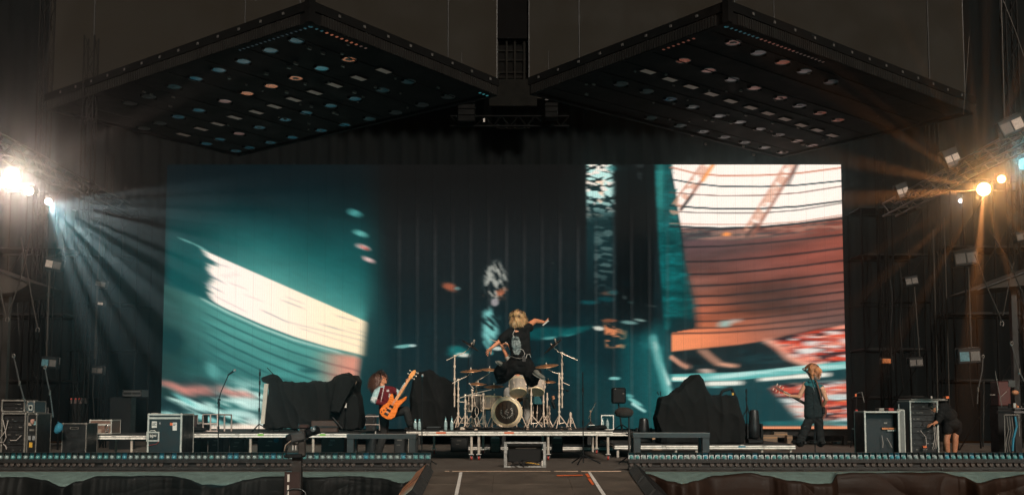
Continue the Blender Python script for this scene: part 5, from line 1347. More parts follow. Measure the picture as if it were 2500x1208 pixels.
t, a, b = case(447, 1012, 466, 1055, 21.4, .5, 'tall pinkish plastic tool trunk behind the big flight case', body=mat('trunk_pink', (.20, .10, .09), .4, .2, var=.5, scale=12), e=.018, zb=ZA + .002, marks=((.5, .7, .08, .03, M_EDGE), (.4, .35, .03, .12, M_EDGE)))
# open tube frames (folded steps) on the left riser
M_TUBEP = mat('pale_tube', (.50, .42, .38), .5, .3, var=.25)
def tubeframe(pts_list, Y, label, name='tube_frame', cat='frame', r=.018, m=M_TUBEP, z0=None):
    p0 = P(*pts_list[0][0], Y); t = thing(name, (p0.x, Y, z0 if z0 is not None else p0.z), label, cat)
    for pts in pts_list:
        MB().tube([P(x, y, Y + (q[0] if q else 0)) for x, y, *q in pts], r, 8).build('tube', m, t)
    return t
t = tubeframe([[(496, 1053), (496, 1011), (531, 1011), (531, 1053)], [(496, 1034), (531, 1034)], [(514, 1053), (514, 1011)], [(496, 1052), (531, 1052)], [(531, 1011), (565, 1012, .5), (565, 1052, .5)], [(548, 1011, .25), (548, 1052, .25)]], 21.3, 'pale metal step frame standing on the left riser', cat='frame')
MB().bb((P(503, 0, 21.4).x, 21.38, ZA + .003), (P(529, 0, 21.4).x, 21.6, P(0, 1034, 21.4).z), bev=.02).build('black_pack', M_BLACK, t)
MB().bb((P(516, 0, 21.4).x, 21.36, P(0, 1034, 21.4).z + .004), (P(527, 0, 21.4).x, 21.5, P(0, 1012, 21.4).z), bev=.02).build('black_bottle', M_BLACK, t)
tubeframe([[(876, 1050), (876, 1016)], [(885, 1050), (885, 1016)], [(868, 1016), (927, 1016)], [(868, 1036), (927, 1036)], [(927, 1050), (927, 1014)]], 22.0, 'pale metal guard rail behind the bassist', 'guard_rail', 'railing', m=M_TUBEP)
tubeframe([[(462, 1031), (494, 1031)], [(466, 1031), (466, 1053)], [(491, 1031), (491, 1053)]], 22.2, 'low dark rail between the pink trunk and the step frame', 'low_rail', 'railing', m=M_EDGED)
c = P(475, 1049, 21.2); t = thing('black_holdall', (c.x, c.y, ZA), 'low black holdall on the left riser', 'bag')
mb = MB(); mb.ell((c.x, c.y, ZA + .05), (.17, .12, .055)); mb.ell((c.x + .12, c.y, ZA + .045), (.12, .1, .045)); blob(mb, 'holdall', M_CLOTH, t, .018, 1, lambda p, q: .01 * nz(p, 14)); MB().tube([(c.x - .06, c.y - .1, ZA + .09), (c.x, c.y - .12, ZA + .125), (c.x + .06, c.y - .1, ZA + .09)], .008, 6).build('handle', M_RUB, t)

# cases stowed under the risers
for k, (x0, x1, y0, y1, Y, lab) in enumerate(((455, 490, 1070, 1100, 22.3, 'dark case stowed under the left end of the keyboard riser'), (508, 545, 1066, 1100, 22.6, 'dark case stowed under the keyboard riser below the step frame'),
        (560, 596, 1072, 1100, 22.4, 'dark case stowed under the keyboard riser left of its middle legs'), (628, 690, 1068, 1104, 22.3, 'wide dark case with a blue cap stowed under the keyboard riser'),
        (784, 840, 1066, 1100, 22.4, 'brownish case stowed under the right end of the keyboard riser'), (962, 988, 1064, 1096, 22.0, 'dark case with white printing stowed behind the bassist leg'),
        (1100, 1142, 1068, 1095, 24.0, 'dark case with a white tag stowed under the drum riser, leftmost there'), (1196, 1222, 1064, 1092, 23.6, 'pale green banded box stowed under the drum riser'),
        (1348, 1374, 1064, 1092, 23.6, 'dark teal box with a white lid stowed under the drum riser'))):
    bm_ = mat('stow_%d' % k, ((.02, .02, .02), (.015, .017, .02), (.02, .018, .016), (.012, .013, .015), (.06, .035, .025), (.012, .012, .012), (.014, .013, .013), (.12, .14, .12), (.02, .035, .04))[k], .6, var=.4)
    t, a, b = case(x0, y0, x1, y1, Y, .5, lab, body=bm_, edge=M_STEEL, e=.02, zb=.002, marks=((.5, .8, .10, .02, M_EDGED), (.4, .55, .08, .014, M_EDGED)) if k not in (7, 8) else ((.5, .93, .2, .05, M_WHITE), (.5, .6, .2, .03, mat('band_green', (.05, .12, .09), .6))), cat='case', name='stowed_case')
    if k == 3: MB().ell((P(675, 1072, Y).x, Y - .02, P(0, 1074, Y).z), (.06, .05, .05)).build('blue_cap', M_BLUE, t)
# small boxes below the screen at the right
for k, (x0, x1, y0, y1, Y, lab) in enumerate(((1864, 1898, 1061, 1075, 25.0, 'tan flat box with a pale band below the screen, left of the guitarist'), (1890, 1922, 1054, 1067, 25.4, 'tan stepped box below the screen, nearest the guitarist knee'), (1922, 1935, 1062, 1074, 25.2, 'tiny tan box half hidden by the guitarist'), (1592, 1616, 1064, 1078, 25.0, 'tan box seen under the black bench'))):
    a, b = P(x0, y1, Y), P(x1, y0, Y); t = thing('tan_box', ((a.x + b.x) / 2, Y, a.z), lab, 'box'); h = b.z - a.z
    MB().bb((a.x, Y, 0.002 if k != 1 else a.z), (b.x, Y + .3, a.z + h * .45)).build('lower_half', mat('box_tan', (.22, .15, .10), .7, var=.3), t)
    MB().bb((a.x, Y - .004, a.z + h * .45), (b.x, Y + .3, a.z + h * .6)).build('band', mat('box_band', (.55, .30, .14), .6), t)
    MB().bb((a.x, Y, a.z + h * .6), (b.x, Y + .3, b.z)).build('upper_half', MATS['box_tan'], t)
# ================================================================== DRAPED EQUIPMENT
def folds(seed, amp=.03, fx=5.0):
    def d(p, q):
        a = 1 - 2 * abs(math.sin(p.x * fx * 1.3 + 2.6 * nz((p.x * 1.6, p.y * 2, p.z * .7 + seed)) + p.z * 1.4 * math.sin(seed))) ** .6
        b = 1 - 2 * abs(nz((p.x * 3.0 + p.z * .9, p.y * 3, p.z * 1.3 + seed))) ** .5
        return amp * (.6 * a + .7 * b + .4 * nz((p.x * 9, p.y * 9, p.z * 3 + seed)))
    return d
def draped(outline, Y, dep, zb, label, seed, taper=.8, name='draped_amplifier', cat='amplifier', m=M_CLOTH):
    q = [P(x, y, Y) for x, y in outline]
    for v in q: v.z = max(v.z, zb + .003)
    cx_ = sum(v.x for v in q) / len(q); t = thing(name, (cx_, Y, zb), label, cat)
    mb = MB()
    mb.prism(q[::-1] if True else q, (0, dep, 0))
    top = max(v.z for v in q)
    o = blob(mb, 'cover', m, t, .022, 6, folds(seed, .042))
    return t
t = draped([(640, 1045), (650, 990), (654, 938), (642, 930), (638, 922), (648, 914), (661, 912), (669, 922), (675, 934), (700, 932), (745, 932), (792, 931), (806, 932), (818, 922), (834, 911), (852, 913), (873, 928), (864, 955), (874, 985), (879, 1010), (876, 1046), (845, 1049), (800, 1041), (740, 1047)],
           21.0, .75, ZA, 'keyboard rig under a black cloth with peaked ends, left of the bassist', 1.0, name='draped_keyboard', cat='keyboard')
MB().prism([P(x, y, 20.93) for x, y in ((636, 1034), (645, 1034), (655, 936), (645, 936))], (0, .05, 0)).build('white_panel', mat('cream_panel', (.50, .45, .38), .6, var=.2), t)
MB().prism([P(x, y, 20.88) for x, y in ((853, 960), (858, 945), (871, 930), (868, 938))], (0, .03, 0)).build('tan_lining', mat('tan_lining', (.32, .22, .16), .8), t)
MB().prism([P(x, y, 20.90) for x, y in ((841, 994), (846, 983), (846, 995))], (0, .03, 0)).build('white_corner', M_WHITE, t)
mb = MB(); mb.prism([P(x, y, 20.75) for x, y in ((805, 1005), (812, 960), (818, 930), (836, 913), (852, 915), (868, 928), (852, 965), (830, 1008), (818, 1005))], (0, .2, 0)); blob(mb, 'hood_fold', M_CLOTH, t, .025, 4, folds(4, .03, 9))
mb = MB(); mb.prism([P(x, y, 20.80) for x, y in ((838, 1049), (842, 1020), (855, 975), (866, 955), (876, 985), (879, 1010), (876, 1047), (860, 1050))], (0, .2, 0)); blob(mb, 'hood_fold', M_CLOTH, t, .025, 4, folds(6, .03, 9))
t = thing('keyboard_stool', (P(800, 1048, 20.8).x, 20.85, ZA), 'dark brown low equipment box peeking out under the keyboard cloth', 'box')
MB().bb((P(776, 0, 20.8).x, 20.72, ZA + .002), (P(838, 0, 20.8).x, 20.9, P(0, 1026, 20.8).z), bev=.01).build('box_body', mat('amp_brown', (.05, .025, .017), .6), t)
MB().cyl(P(812, 1018, 20.68), P(836, 1046, 20.68), .016, 8).build('strut', M_STEEL, t); MB().bb((P(776, 0, 20.7).x, 20.70, P(0, 1043, 20.7).z), (P(838, 0, 20.7).x, 20.715, P(0, 1039, 20.7).z)).build('trim', M_STEEL, t)
draped([(1002, 1046), (1001, 1000), (1005, 960), (1009, 930), (1018, 908), (1045, 904), (1060, 911), (1085, 925), (1103, 935), (1112, 960), (1116, 1046)], 21.8, .8, ZR, 'bass amplifier stack under a black cloth between bassist and drums', 2.0)
t = draped([(1610, 1086), (1612, 1050), (1604, 1019), (1615, 970), (1638, 962), (1657, 954), (1700, 914), (1707, 914), (1722, 943), (1736, 966), (1800, 966), (1807, 985), (1823, 1040), (1820, 1086)], 21.4, .8, ZL, 'guitar amplifier stack under a black cloth with a pointed peak', 3.0)
for p in ((1758, 966, 1764, 954), (1764, 954, 1786, 948), (1786, 948, 1794, 966)): MB().cyl(P(p[0], p[1], 21.7), P(p[2], p[3], 21.7), .03, 8).build('handle_hump', M_BLACK, t)
MB().box(P(1789, 961, 21.35), (.04, .03, .05)).build('brass_corner', M_YEL, t)
for p in ((1609, 964, 1604, 956), (1613, 966, 1612, 955)): MB().cyl(P(p[0], p[1], 21.4), P(p[2], p[3], 21.4), .010, 6).build('clip_end', M_BLACK, t)

# ------------------------------------------------------------------ moving head lamps standing on the risers
def moving_head(px, pyb, w, h, Y, zb, label):
    s = Y / FPX; x = P(px, pyb, Y).x; r = w * s * .5; H = h * s
    t = thing('moving_head', (x, Y, zb), label, 'stage light', 'black moving head lamps on the risers')
    MB().box((x, Y, zb + .045), (r * 1.9, r * 1.6, .085), bev=.02).build('base', M_BLACK, t)
    for k in (-1, 1): MB().box((x + k * r * .86, Y, zb + .09 + H * .24), (r * .26, r * .7, H * .46), bev=.02).build('yoke_arm', M_BLACK, t)
    MB().lathe((x, Y, zb + .11), (0, 0, 1), [(r * .50, 0), (r * .66, .03), (r * .68, H * .35), (r * .60, H * .62), (r * .54, H * .8), (r * .50, H * .84)], 20, cap0=True, cap1=True).build('head', mat('head_black', (.013, .013, .014), .42, var=.3), t)
    MB().lathe((x, Y, zb + .11 + H * .84), (0, 0, 1), [(r * .46, .001), (r * .3, .012), (.001, .016)], 16).build('lens', M_STEEL, t)
    return t
moving_head(1572, 1058, 40, 54, 22.2, ZL, 'black moving head lamp left of the peaked draped amplifier')
moving_head(1842, 1085, 40, 80, 21.6, ZL, 'black moving head lamp right of the peaked draped amplifier')
t = thing('bass_wedge', (P(912, 1050, 23).x, 23.0, 0), 'small grey speaker behind the bassist by the guard rail', 'speaker')
MB().bb((P(903, 0, 23).x, 23, .001), (P(925, 0, 23).x, 23.35, P(0, 1010, 23).z), bev=.03).build('cabinet', mat('spk_grey', (.03, .034, .036), .6), t); MB().bb((P(906, 0, 23).x, 22.985, .35), (P(922, 0, 23).x, 22.998, P(0, 1018, 23).z)).build('grille', M_STEEL, t)

# ------------------------------------------------------------------ stands with microphones
M_MIC = mat('mic_mesh', (.30, .29, .28), .45, .6, var=.3, scale=60)
def tripod(t, x, y, z, r, m=M_BLACK, n=3, ph=.5, h=.16):
    for k in range(n):
        a = ph + 2 * math.pi * k / n; MB().tube([(x, y, z + h), (x + r * math.cos(a), y + r * math.sin(a), z + .018)], .012, 6).build('leg', m, t)
        MB().cyl((x + r * math.cos(a), y + r * math.sin(a), z + .001), (x + r * 1.04 * math.cos(a), y + r * 1.04 * math.sin(a), z + .026), .014, 6).build('rubber_foot', M_RUB, t)
def mic(t, tip, d, m=M_BLACK, s=1.0):
    d = Vector(d).normalized(); tip = Vector(tip)
    MB().lathe(tip, -d, [(.001, -.0), (.018 * s, .004), (.025 * s, .020), (.025 * s, .036), (.020 * s, .05)], 12).build('mic_head', M_MIC, t)
    MB().lathe(tip, -d, [(.021 * s, .05), (.019 * s, .07), (.013 * s, .18), (.012 * s, .19)], 12, cap1=True).build('mic_body', m, t)
def stand(px, pyb, pyt, Y, zb, label, boom=None, micd=None, r=.26, pole_r=.010, m=M_BLACK, ph=.5, clutch=(), disc=False):
    x = P(px, pyb, Y).x; zt = P(px, pyt, Y).z
    t = thing('microphone_stand' if micd else 'stand', (x, Y, zb), label, 'stand')
    if disc: MB().lathe((x, Y, zb), (0, 0, 1), [(.13, .001), (.13, .018), (.11, .028), (.02, .034)], 20).build('round_base', m, t)
    else: tripod(t, x, Y, zb, r, m, ph=ph)
    MB().cyl((x, Y, zb + .02), (x, Y, zt), pole_r, 8).build('pole', m, t)
    for f in clutch: MB().cyl((x, Y, zb + (zt - zb) * f - .04), (x, Y, zb + (zt - zb) * f + .04), pole_r * 1.9, 8).build('clutch', m, t)
    if boom:
        pts = [P(bx, by, Y + bo) for bx, by, bo in boom]
        MB().tube(pts, pole_r * .9, 8).build('boom', m, t)
        MB().cyl(Vector((x, Y - .03, zt)), Vector((x, Y + .03, zt)), .022, 10).build('boom_joint', m, t)
        e = pts[-1]
    else: e = Vector((x, Y, zt))
    if micd: mic(t, e + Vector(micd).normalized() * .17, micd)
    return t
stand(533, 1060, 975, 18.6, .002, 'black microphone stand with slanted boom, farthest left, before the teal screen', [(531, 985, 0), (540, 955, 0), (551, 930, 0), (558, 914, 0)], (.7, -.2, .45), clutch=(.55, .93), ph=1.2)
t = stand(632, 1050, 900, 20.9, ZA, 'tall straight black stand at the left corner of the keyboard cloth', None, None, clutch=(.35, .6, .78, .92), ph=.2)
stand(690, 1045, 938, 21.9, ZA, 'black boom stand rising behind the keyboard cloth', [(692, 936, 0), (672, 918, 0), (652, 897, 0)], None, clutch=(.9,))
stand(1030, 1100, 935, 18.3, .002, 'straight black microphone stand in front of the drum riser, left', None, (.05, -.25, 1), clutch=(.5, .86), ph=.4)
t = stand(1424, 1133, 908, 18.6, .002, 'tall straight black stand with a three legged base in front of the drum riser, right', None, None, r=.30, clutch=(.45, .8), ph=.12)
stand(1990, 1092, 960, 18.8, .002, 'black microphone stand with boom just in front of the guitarist', [(1996, 985, 0), (1990, 955, 0), (1981, 925, 0), (1976, 912, 0)], (-.5, .5, .55), clutch=(.4, .8), ph=.9)
t = stand(1823, 1010, 948, 21.9, ZL, 'thin black stand with hanging clips beside the right moving head lamp', None, None, clutch=(.6, .8, .95), ph=.7)
for q in ((1822, 1000, 1812, 1020), (1823, 985, 1829, 1010)): MB().cyl(P(q[0], q[1], 21.9), P(q[2], q[3], 21.9), .010, 6).build('hanging_clip', M_BLACK, t)
t = stand(1442, 1040, 1003, 21.3, ZR, 'small chrome boom stand right of the drums', [(1437, 1022, 0), (1444, 1003, 0), (1455, 982, 0)], None, r=.14, m=M_CHROME)
MB().ell(P(1443, 1001, 21.28), (.014, .014, .014)).build('joint_ball', M_CHROME, t)
# fuzzy pad on a stand
t = thing('padded_stool', (P(1527, 1060, 18.4).x, 18.4, .002), 'round brown fuzzy pad on a thin post right of the drum riser', 'stool')
mb = MB(); c = P(1523.5, 1006, 18.4); mb.ell(c, (.175, .15, .092)); mb.ell(c - Vector((0, 0, .03)), (.165, .14, .065))
blob(mb, 'pad', mat('fuzzy_brown', (.030, .019, .014), 1.0, var=.4, scale=40, bump=.9, bscale=120), t, .012, 1, lambda p, q: .006 * nz(p, 45))
MB().cyl((P(1527, 0, 18.4).x, 18.4, .02), (P(1527, 0, 18.4).x, 18.4, c.z - .06), .014, 8).build('post', M_STEEL, t)
MB().cyl((P(1527, 0, 18.4).x, 18.4, .25), (P(1527, 0, 18.4).x, 18.4, .62), .021, 8).build('sleeve', mat('sleeve_brown', (.035, .022, .017), .5), t)
MB().cyl((P(1523, 0, 18.4).x, 18.36, .54), (P(1519, 0, 18.4).x, 18.34, .55), .016, 8).build('knob', M_BLACK, t); tripod(t, P(1527, 0, 18.4).x, 18.4, .002, .2)
# speaker on a pole
t = thing('pole_speaker', (P(1510, 1050, 23.9).x, 23.9, ZRB), 'small black speaker on a pole behind the fuzzy stool', 'speaker')
MB().box(P(1510, 965, 23.9), (.32, .26, .37), bev=.03).build('cabinet', M_BLACK, t); MB().cyl((P(1510, 0, 23.9).x, 23.9, ZRB + .02), P(1510, 985, 23.9), .018, 8).build('pole', M_STEEL, t); tripod(t, P(1510, 0, 23.9).x, 23.9, ZRB, .25)
MB().box(P(1522, 960, 23.76), (.04, .01, .02)).build('badge', M_EDGED, t); MB().ell(P(1502, 949, 23.77), (.015, .01, .015)).build('knob', M_ALUD, t)
# open frame with bottles
xa, xb, za, zb_ = P(1461, 0, 20.5).x, P(1491, 0, 20.5).x, ZR + .002, P(0, 1012, 20.5).z
t = thing('bottle_frame', ((xa + xb) / 2, 20.5, ZR), 'pale open metal frame around two water bottles at the riser corner', 'frame')
for a, b in (((xa, za), (xa + .016, zb_)), ((xb - .016, za), (xb, zb_)), ((xa + .016, zb_ - .02), (xb - .016, zb_)), ((xa + .016, za), (xb - .016, za + .012))): MB().bb((a[0], 20.48, a[1]), (b[0], 20.51, b[1])).build('frame_bar', M_RAILA, t)
MB().bb((xa, 20.51, zb_ - .02), (xa + .016, 20.75, zb_)).build('frame_bar', M_RAILA, t); MB().bb((xb - .016, 20.51, zb_ - .02), (xb, 20.75, zb_)).build('frame_bar', M_RAILA, t)
c = P(1452, 1040, 20.3); t = thing('black_jacket', (c.x, 20.35, ZR), 'crumpled black jacket lying by the bottle frame', 'jacket')
mb = MB(); mb.ell((c.x, 20.35, ZR + .03), (.17, .12, .05)); mb.ell((c.x + .14, 20.33, ZR + .05), (.12, .1, .06)); blob(mb, 'jacket_cloth', M_CLOTH, t, .016, 1, lambda p, q: .02 * nz(p, 11)); MB().box((c.x - .06, 20.27, ZR + .1), (.12, .06, .012)).build('notepad', M_RAILA, t)
# black flat case on the drum riser left
t = thing('flat_case', (P(1065, 1045, 20.3).x, 20.3, ZR), 'flat black case with a grey lid lying at the left of the drum riser', 'case')
MB().bb((P(1048, 0, 20.3).x, 20.1, ZR + .002), (P(1082, 0, 20.3).x, 20.5, ZR + .05), bev=.012).build('shell', M_BLACK, t); MB().bb((P(1049, 0, 20.3).x, 20.2, ZR + .0505), (P(1080, 0, 20.3).x, 20.5, ZR + .068), bev=.005).build('lid', mat('lid_grey', (.05, .065, .068), .5), t)
t = thing('pedal_board', (P(1010, 1045, 20.2).x, 20.2, ZR), 'low black pedal board near the bassist foot', 'pedal board')
MB().bb((P(996, 0, 20.2).x, 20.06, ZR + .002), (P(1024, 0, 20.2).x, 20.35, ZR + .035), bev=.01).build('board', M_BLACK, t)
for k in range(3): MB().box((P(1001 + k * 9, 0, 20.2).x, 20.18, ZR + .048), (.055, .1, .026), bev=.006).build('pedal', M_STEEL, t)

# ------------------------------------------------------------------ water bottles
M_PET = mat('clear_plastic', (.42, .58, .58), .12, trans=.35, var=.1, rvar=.05); M_LAB = mat('bottle_label', (.30, .40, .40), .5, var=.3, scale=40); M_CAP = mat('bottle_cap', (.25, .55, .60), .4)
def bottle(px, pyb, Y, z, label, h=.215):
    x = P(px, pyb, Y).x; t = thing('water_bottle', (x, Y, z), label, 'bottle', 'water bottles on the drum riser')
    MB().lathe((x, Y, z), (0, 0, 1), [(.005, .001), (.029, .002), (.032, .01), (.032, h * .62), (.028, h * .72), (.012, h * .87), (.012, h * .92)], 14).build('bottle_body', M_PET, t)
    MB().lathe((x, Y, z), (0, 0, 1), [(.0328, h * .28), (.0328, h * .56)], 14).build('label_band', M_LAB, t)
    MB().lathe((x, Y, z), (0, 0, 1), [(.0145, h * .90), (.0145, h), (.001, h + .001)], 12).build('cap', M_CAP, t)
    return t
bottle(1014, 1043, 20.12, ZR + .002, 'water bottle, leftmost of all, near the bassist')
bottle(1024, 1043, 20.12, ZR + .002, 'water bottle, second from the left, near the bassist')
for px, l in ((1088, 'water bottle with a straw, left of the pair before the drum stands'), (1103, 'water bottle with a straw, right of the pair before the drum stands')):
    t = bottle(px, 1047, 20.1, ZR + .002, l, .23); x = W[t].translation.x; MB().tube([(x, 20.1, ZR + .22), (x - .004, 20.1, ZR + .26), (x - .016, 20.1, ZR + .28)], .003, 5).build('straw', M_PET, t)
bottle(1471, 1045, 20.58, ZR + .02, 'water bottle inside the pale frame, left one'); bottle(1483, 1047, 20.60, ZR + .02, 'water bottle inside the pale frame, right one')

# ================================================================== RIGHT SIDE GEAR
YQ = 19.8
t, a, b = case(2112, 1003, 2196, 1104, YQ, .6, 'square open rack with pale edging, right of the guitarist', open_front=True, edge=M_EDGE, e=.032, zb=.002, cat='rack', name='rack_case')
MB().bb((a.x + .05, YQ + .2, .1), (b.x - .05, YQ + .3, b.z - .06)).build('inner_panel', M_PANEL, t)
zc = P(0, 1046, YQ).z; MB().bb((P(2133, 0, YQ).x, YQ + .15, zc - .015), (P(2168, 0, YQ).x, YQ + .19, zc + .02)).build('amber_display', mat('amber_disp', (.45, .14, .04), .5, var=.6, scale=50), t)
MB().bb((P(2145, 0, YQ).x, YQ + .15, zc - .045), (P(2175, 0, YQ).x, YQ + .19, zc - .03)).build('silver_trim', M_EDGE, t)
MB().box(P(2162, 1032, YQ + .19), (.06, .01, .03)).build('badge', M_EDGED, t)
for pts in (((2153, 1062), (2156, 1080), (2155, 1092)), ((2165, 1068), (2172, 1080), (2178, 1092))): MB().tube([P(x, y, YQ + .12) for x, y in pts], .006, 6).build('cable', MATS['cable_pale'], t)
for x0, x1, m_ in ((2124, 2137, M_EDGED), (2147, 2160, M_RED)): MB().bb((P(x0, 0, YQ).x, YQ + .1, b.z + .001), (P(x1, 0, YQ).x, YQ + .3, b.z + .06), bev=.006).build('small_unit', m_, t)
MB().cyl((P(2174, 0, YQ).x, YQ + .15, b.z), (P(2174, 0, YQ).x, YQ + .15, b.z + .14), .008, 6).build('antenna', M_ALU, t); MB().bb((P(2167, 0, YQ).x, YQ + .1, b.z + .001), (P(2184, 0, YQ).x, YQ + .3, b.z + .04)).build('receiver', M_EDGED, t)
t, a, b = case(2197, 1000, 2209, 1104, YQ + .1, .5, 'pale edge of a narrow case wedged between the two right racks', body=mat('case_greyp', (.14, .14, .13), .5), edge=M_EDGE, e=.018, zb=.002)
t, a, b = case(2224, 978, 2290, 1104, YQ + .15, .66, 'tall equipment rack with many units beside the bending crew member', open_front=True, edge=M_EDGE, e=.026, zb=.002, cat='rack', name='rack_case'); rack_units(t, a, b, YQ + .15, 9, 11)
MB().bb((P(2203, 0, YQ).x, YQ + .2, .002), (a.x - .002, YQ + .8, b.z - .01), bev=.01).build('side_door', mat('door_grey', (.06, .055, .055), .4, .3, var=.5, scale=8), t)
MB().bb((P(2203, 0, YQ).x, YQ + .14, b.z + .001), (P(2292, 0, YQ).x, YQ + .8, b.z + .045), bev=.01).build('lid', M_EDGED, t)
for pts in (((2247, 1050), (2260, 1065), (2262, 1085), (2258, 1094)), ((2280, 1040), (2282, 1070), (2277, 1094)), ((2284, 1040), (2286, 1068), (2282, 1094)), ((2288, 1040), (2288, 1080), (2286, 1094))): MB().tube([P(x, y, YQ + .12) for x, y in pts], .006, 6).build('cable', MATS['cable_pale'], t)
MB().bb((P(2285, 0, YQ).x, YQ + .1, b.z + .046), (P(2292, 0, YQ).x, YQ + .25, b.z + .09)).build('red_lamp', M_ORANGE, t)
MB().box(P(2257, 1090, YQ + .1), (.07, .05, .035)).build('orange_plug', M_ORANGE, t); MB().ell(P(2274, 970, YQ + .4), (.02, .02, .03)).build('knob', M_EDGE, t)
# leaning frame and stand left of the square rack
t = thing('guitar_stand', (P(2090, 1092, 20.4).x, 20.4, .002), 'dark folding guitar stand leaning left of the square rack', 'stand')
for q in ((2077, 1092, 2082, 1040), (2104, 1092, 2116, 1034), (2110, 1094, 2120, 1034), (2084, 1034, 2114, 1034), (2090, 1005, 2092, 960), (2090, 960, 2105, 956), (2104, 956, 2110, 982), (2092, 1005, 2116, 1004)): MB().cyl(P(q[0], q[1], 20.4), P(q[2], q[3], 20.4), .009, 6).build('tube', M_EDGED if q[0] > 2100 else M_STEEL, t)
for px in (2083, 2108): MB().box(P(px, 1046, 20.35), (.05, .04, .03), bev=.008).build('clamp', M_EDGE, t)
MB().box(P(2089, 964, 20.38), (.035, .03, .06), bev=.006).build('red_tag', M_ORANGE, t); MB().box(P(2091, 1002, 20.38), (.05, .03, .05), bev=.006).build('red_grip', M_RED, t)
for k in range(4): MB().cyl(P(2088 + k * 6, 1036, 20.42), P(2090 + k * 6, 1056, 20.42), .012, 6).build('peg', M_STEEL, t)
t = thing('small_label_post', (P(2067, 1070, 23).x, 23, .002), 'small dark post with a tan label below the screen corner', 'post'); MB().bb((P(2063, 0, 23).x, 23, .002), (P(2072, 0, 23).x, 23.1, P(0, 1056, 23).z)).build('post_body', M_BLACK, t); MB().bb((P(2064, 0, 23).x, 22.99, P(0, 1070, 23).z), (P(2071, 0, 23).x, 22.998, P(0, 1062, 23).z)).build('label_plate', MATS['box_tan'], t)
# red amplifier and table with gear at the right edge
t = thing('red_amplifier', (P(2418, 990, 21).x, 21, .002), 'dark red amplifier cabinet behind the thin stand at the right', 'amplifier')
MB().bb((P(2404, 0, 21).x, 21, P(0, 990, 21).z), (P(2434, 0, 21).x, 21.35, P(0, 930, 21).z), bev=.015).build('cabinet', mat('amp_red', (.060, .012, .010), .6, var=.3), t); MB().bb((P(2403, 0, 21).x, 21.02, .002), (P(2435, 0, 21).x, 21.38, P(0, 991, 21).z)).build('lower_cabinet', M_BLACK, t); MB().box(P(2423, 963, 20.99), (.11, .01, .014)).build('badge', M_EDGED, t)
zt = P(0, 1003, 19.6).z; xa, xb = P(2440, 0, 19.6).x, P(2545, 0, 19.6).x
t = thing('gear_table', ((xa + xb) / 2, 19.6, .002), 'dark work table with a double top edge at the right edge', 'table')
MB().bb((xa, 19.6, zt - .04), (xb, 20.3, zt), bev=.005).build('table_top', mat('table_grey', (.11, .10, .10), .5), t); MB().bb((xa + .02, 19.62, zt + .04), (xb, 20.3, zt + .06), bev=.005).build('upper_shelf', MATS['table_grey'], t)
for x in (xa + .03, xb - .05): MB().bb((x, 19.65, .002), (x + .04, 19.70, zt - .041)).build('leg', M_STEEL, t)
for x in (xa + .04, xb - .06): MB().bb((x, 19.7, zt + .001), (x + .03, 19.75, zt + .039)).build('riser_block', M_STEEL, t)
t = thing('hanging_cables', (P(2470, 1050, 19.5).x, 19.5, .002), 'bundle of cables and a blue strap in a frame under the work table', 'cable')
for q in ((2454, 1104, 2452, 1012), (2452, 1012, 2487, 1012), (2487, 1012, 2489, 1064)): MB().cyl(P(q[0], q[1], 19.5), P(q[2], q[3], 19.5), .010, 6).build('frame_tube', M_EDGED, t)
MB().tube([P(x, y, 19.52) for x, y in ((2478, 1016), (2482, 1040), (2474, 1070), (2472, 1100))], .022, 8).build('blue_strap', M_BLUE, t)
for k in range(5): MB().tube([P(x + k * 3, y, 19.54) for x, y in ((2458, 1014), (2462, 1050), (2456, 1080), (2460, 1104))], .008, 6).build('cable', M_RUB if k % 2 else M_EDGED, t)
t = thing('bench_tools', (P(2475, 990, 19.7).x, 19.8, zt + .061), 'clutter of tools and a small clamp lamp on the work table', 'tools')
rr = random.Random(6)
for k in range(22):
    x = rr.uniform(P(2448, 0, 19.7).x, P(2500, 0, 19.7).x); y = rr.uniform(19.68, 20.1); h = rr.uniform(.02, .10)
    MB().box((x, y, zt + .061 + h / 2), (rr.uniform(.02, .08), rr.uniform(.03, .08), h), Matrix.Rotation(rr.uniform(0, 3), 3, 'Z'), bev=.006).build('tool', rr.choice((M_STEEL, M_EDGED, M_BLACK, M_EDGE, M_BROWN)), t)
MB().tube([P(x, y, 19.66) for x, y in ((2446, 992), (2440, 960), (2432, 920), (2430, 905))], .006, 6).build('lamp_arm', M_EDGED, t); MB().tube([P(x, y, 19.66) for x, y in ((2441, 970), (2452, 960), (2458, 955))], .006, 6).build('lamp_arm', M_EDGED, t)
MB().ell(P(2478, 958, 19.8), (.07, .06, .05)).build('brown_pouch', M_BROWN, t); MB().box(P(2470, 936, 20), (.13, .02, .13)).build('dim_screen', mat('dim_screen', (.03, .036, .036), .5), t)
# far left background equipment
t, a, b = case(298, 951, 346, 968, 25.5, .5, 'dim grey slotted case high in the dark left of the screen', edge=M_STEEL, body=mat('dim_case', (.035, .035, .034), .7), e=.02, marks=((.27, .5, .2, .05, M_BLACK), (.73, .5, .2, .05, M_BLACK)))
c = P(186, 977, 24); t = thing('tagged_box', (c.x, 24, .002), 'dim box with a red tag row behind the long black case', 'box'); MB().bb((c.x - .13, 24, c.z - .07), (c.x + .13, 24.3, c.z + .06)).build('box_body', mat('dim_tan', (.07, .05, .045), .7), t); MB().bb((c.x - .13, 23.99, c.z + .02), (c.x + .12, 23.999, c.z + .05)).build('red_tag', M_RED, t); MB().bb((c.x - .1, 24.02, .002), (c.x + .1, 24.25, c.z - .071)).build('pedestal', M_BLACK, t)
MB().bb((P(297, 0, 25.55).x, 25.55, .002), (P(346, 0, 25.55).x, 25.9, P(0, 969, 25.55).z)).build('dimmer_rack', M_BLACK, None)
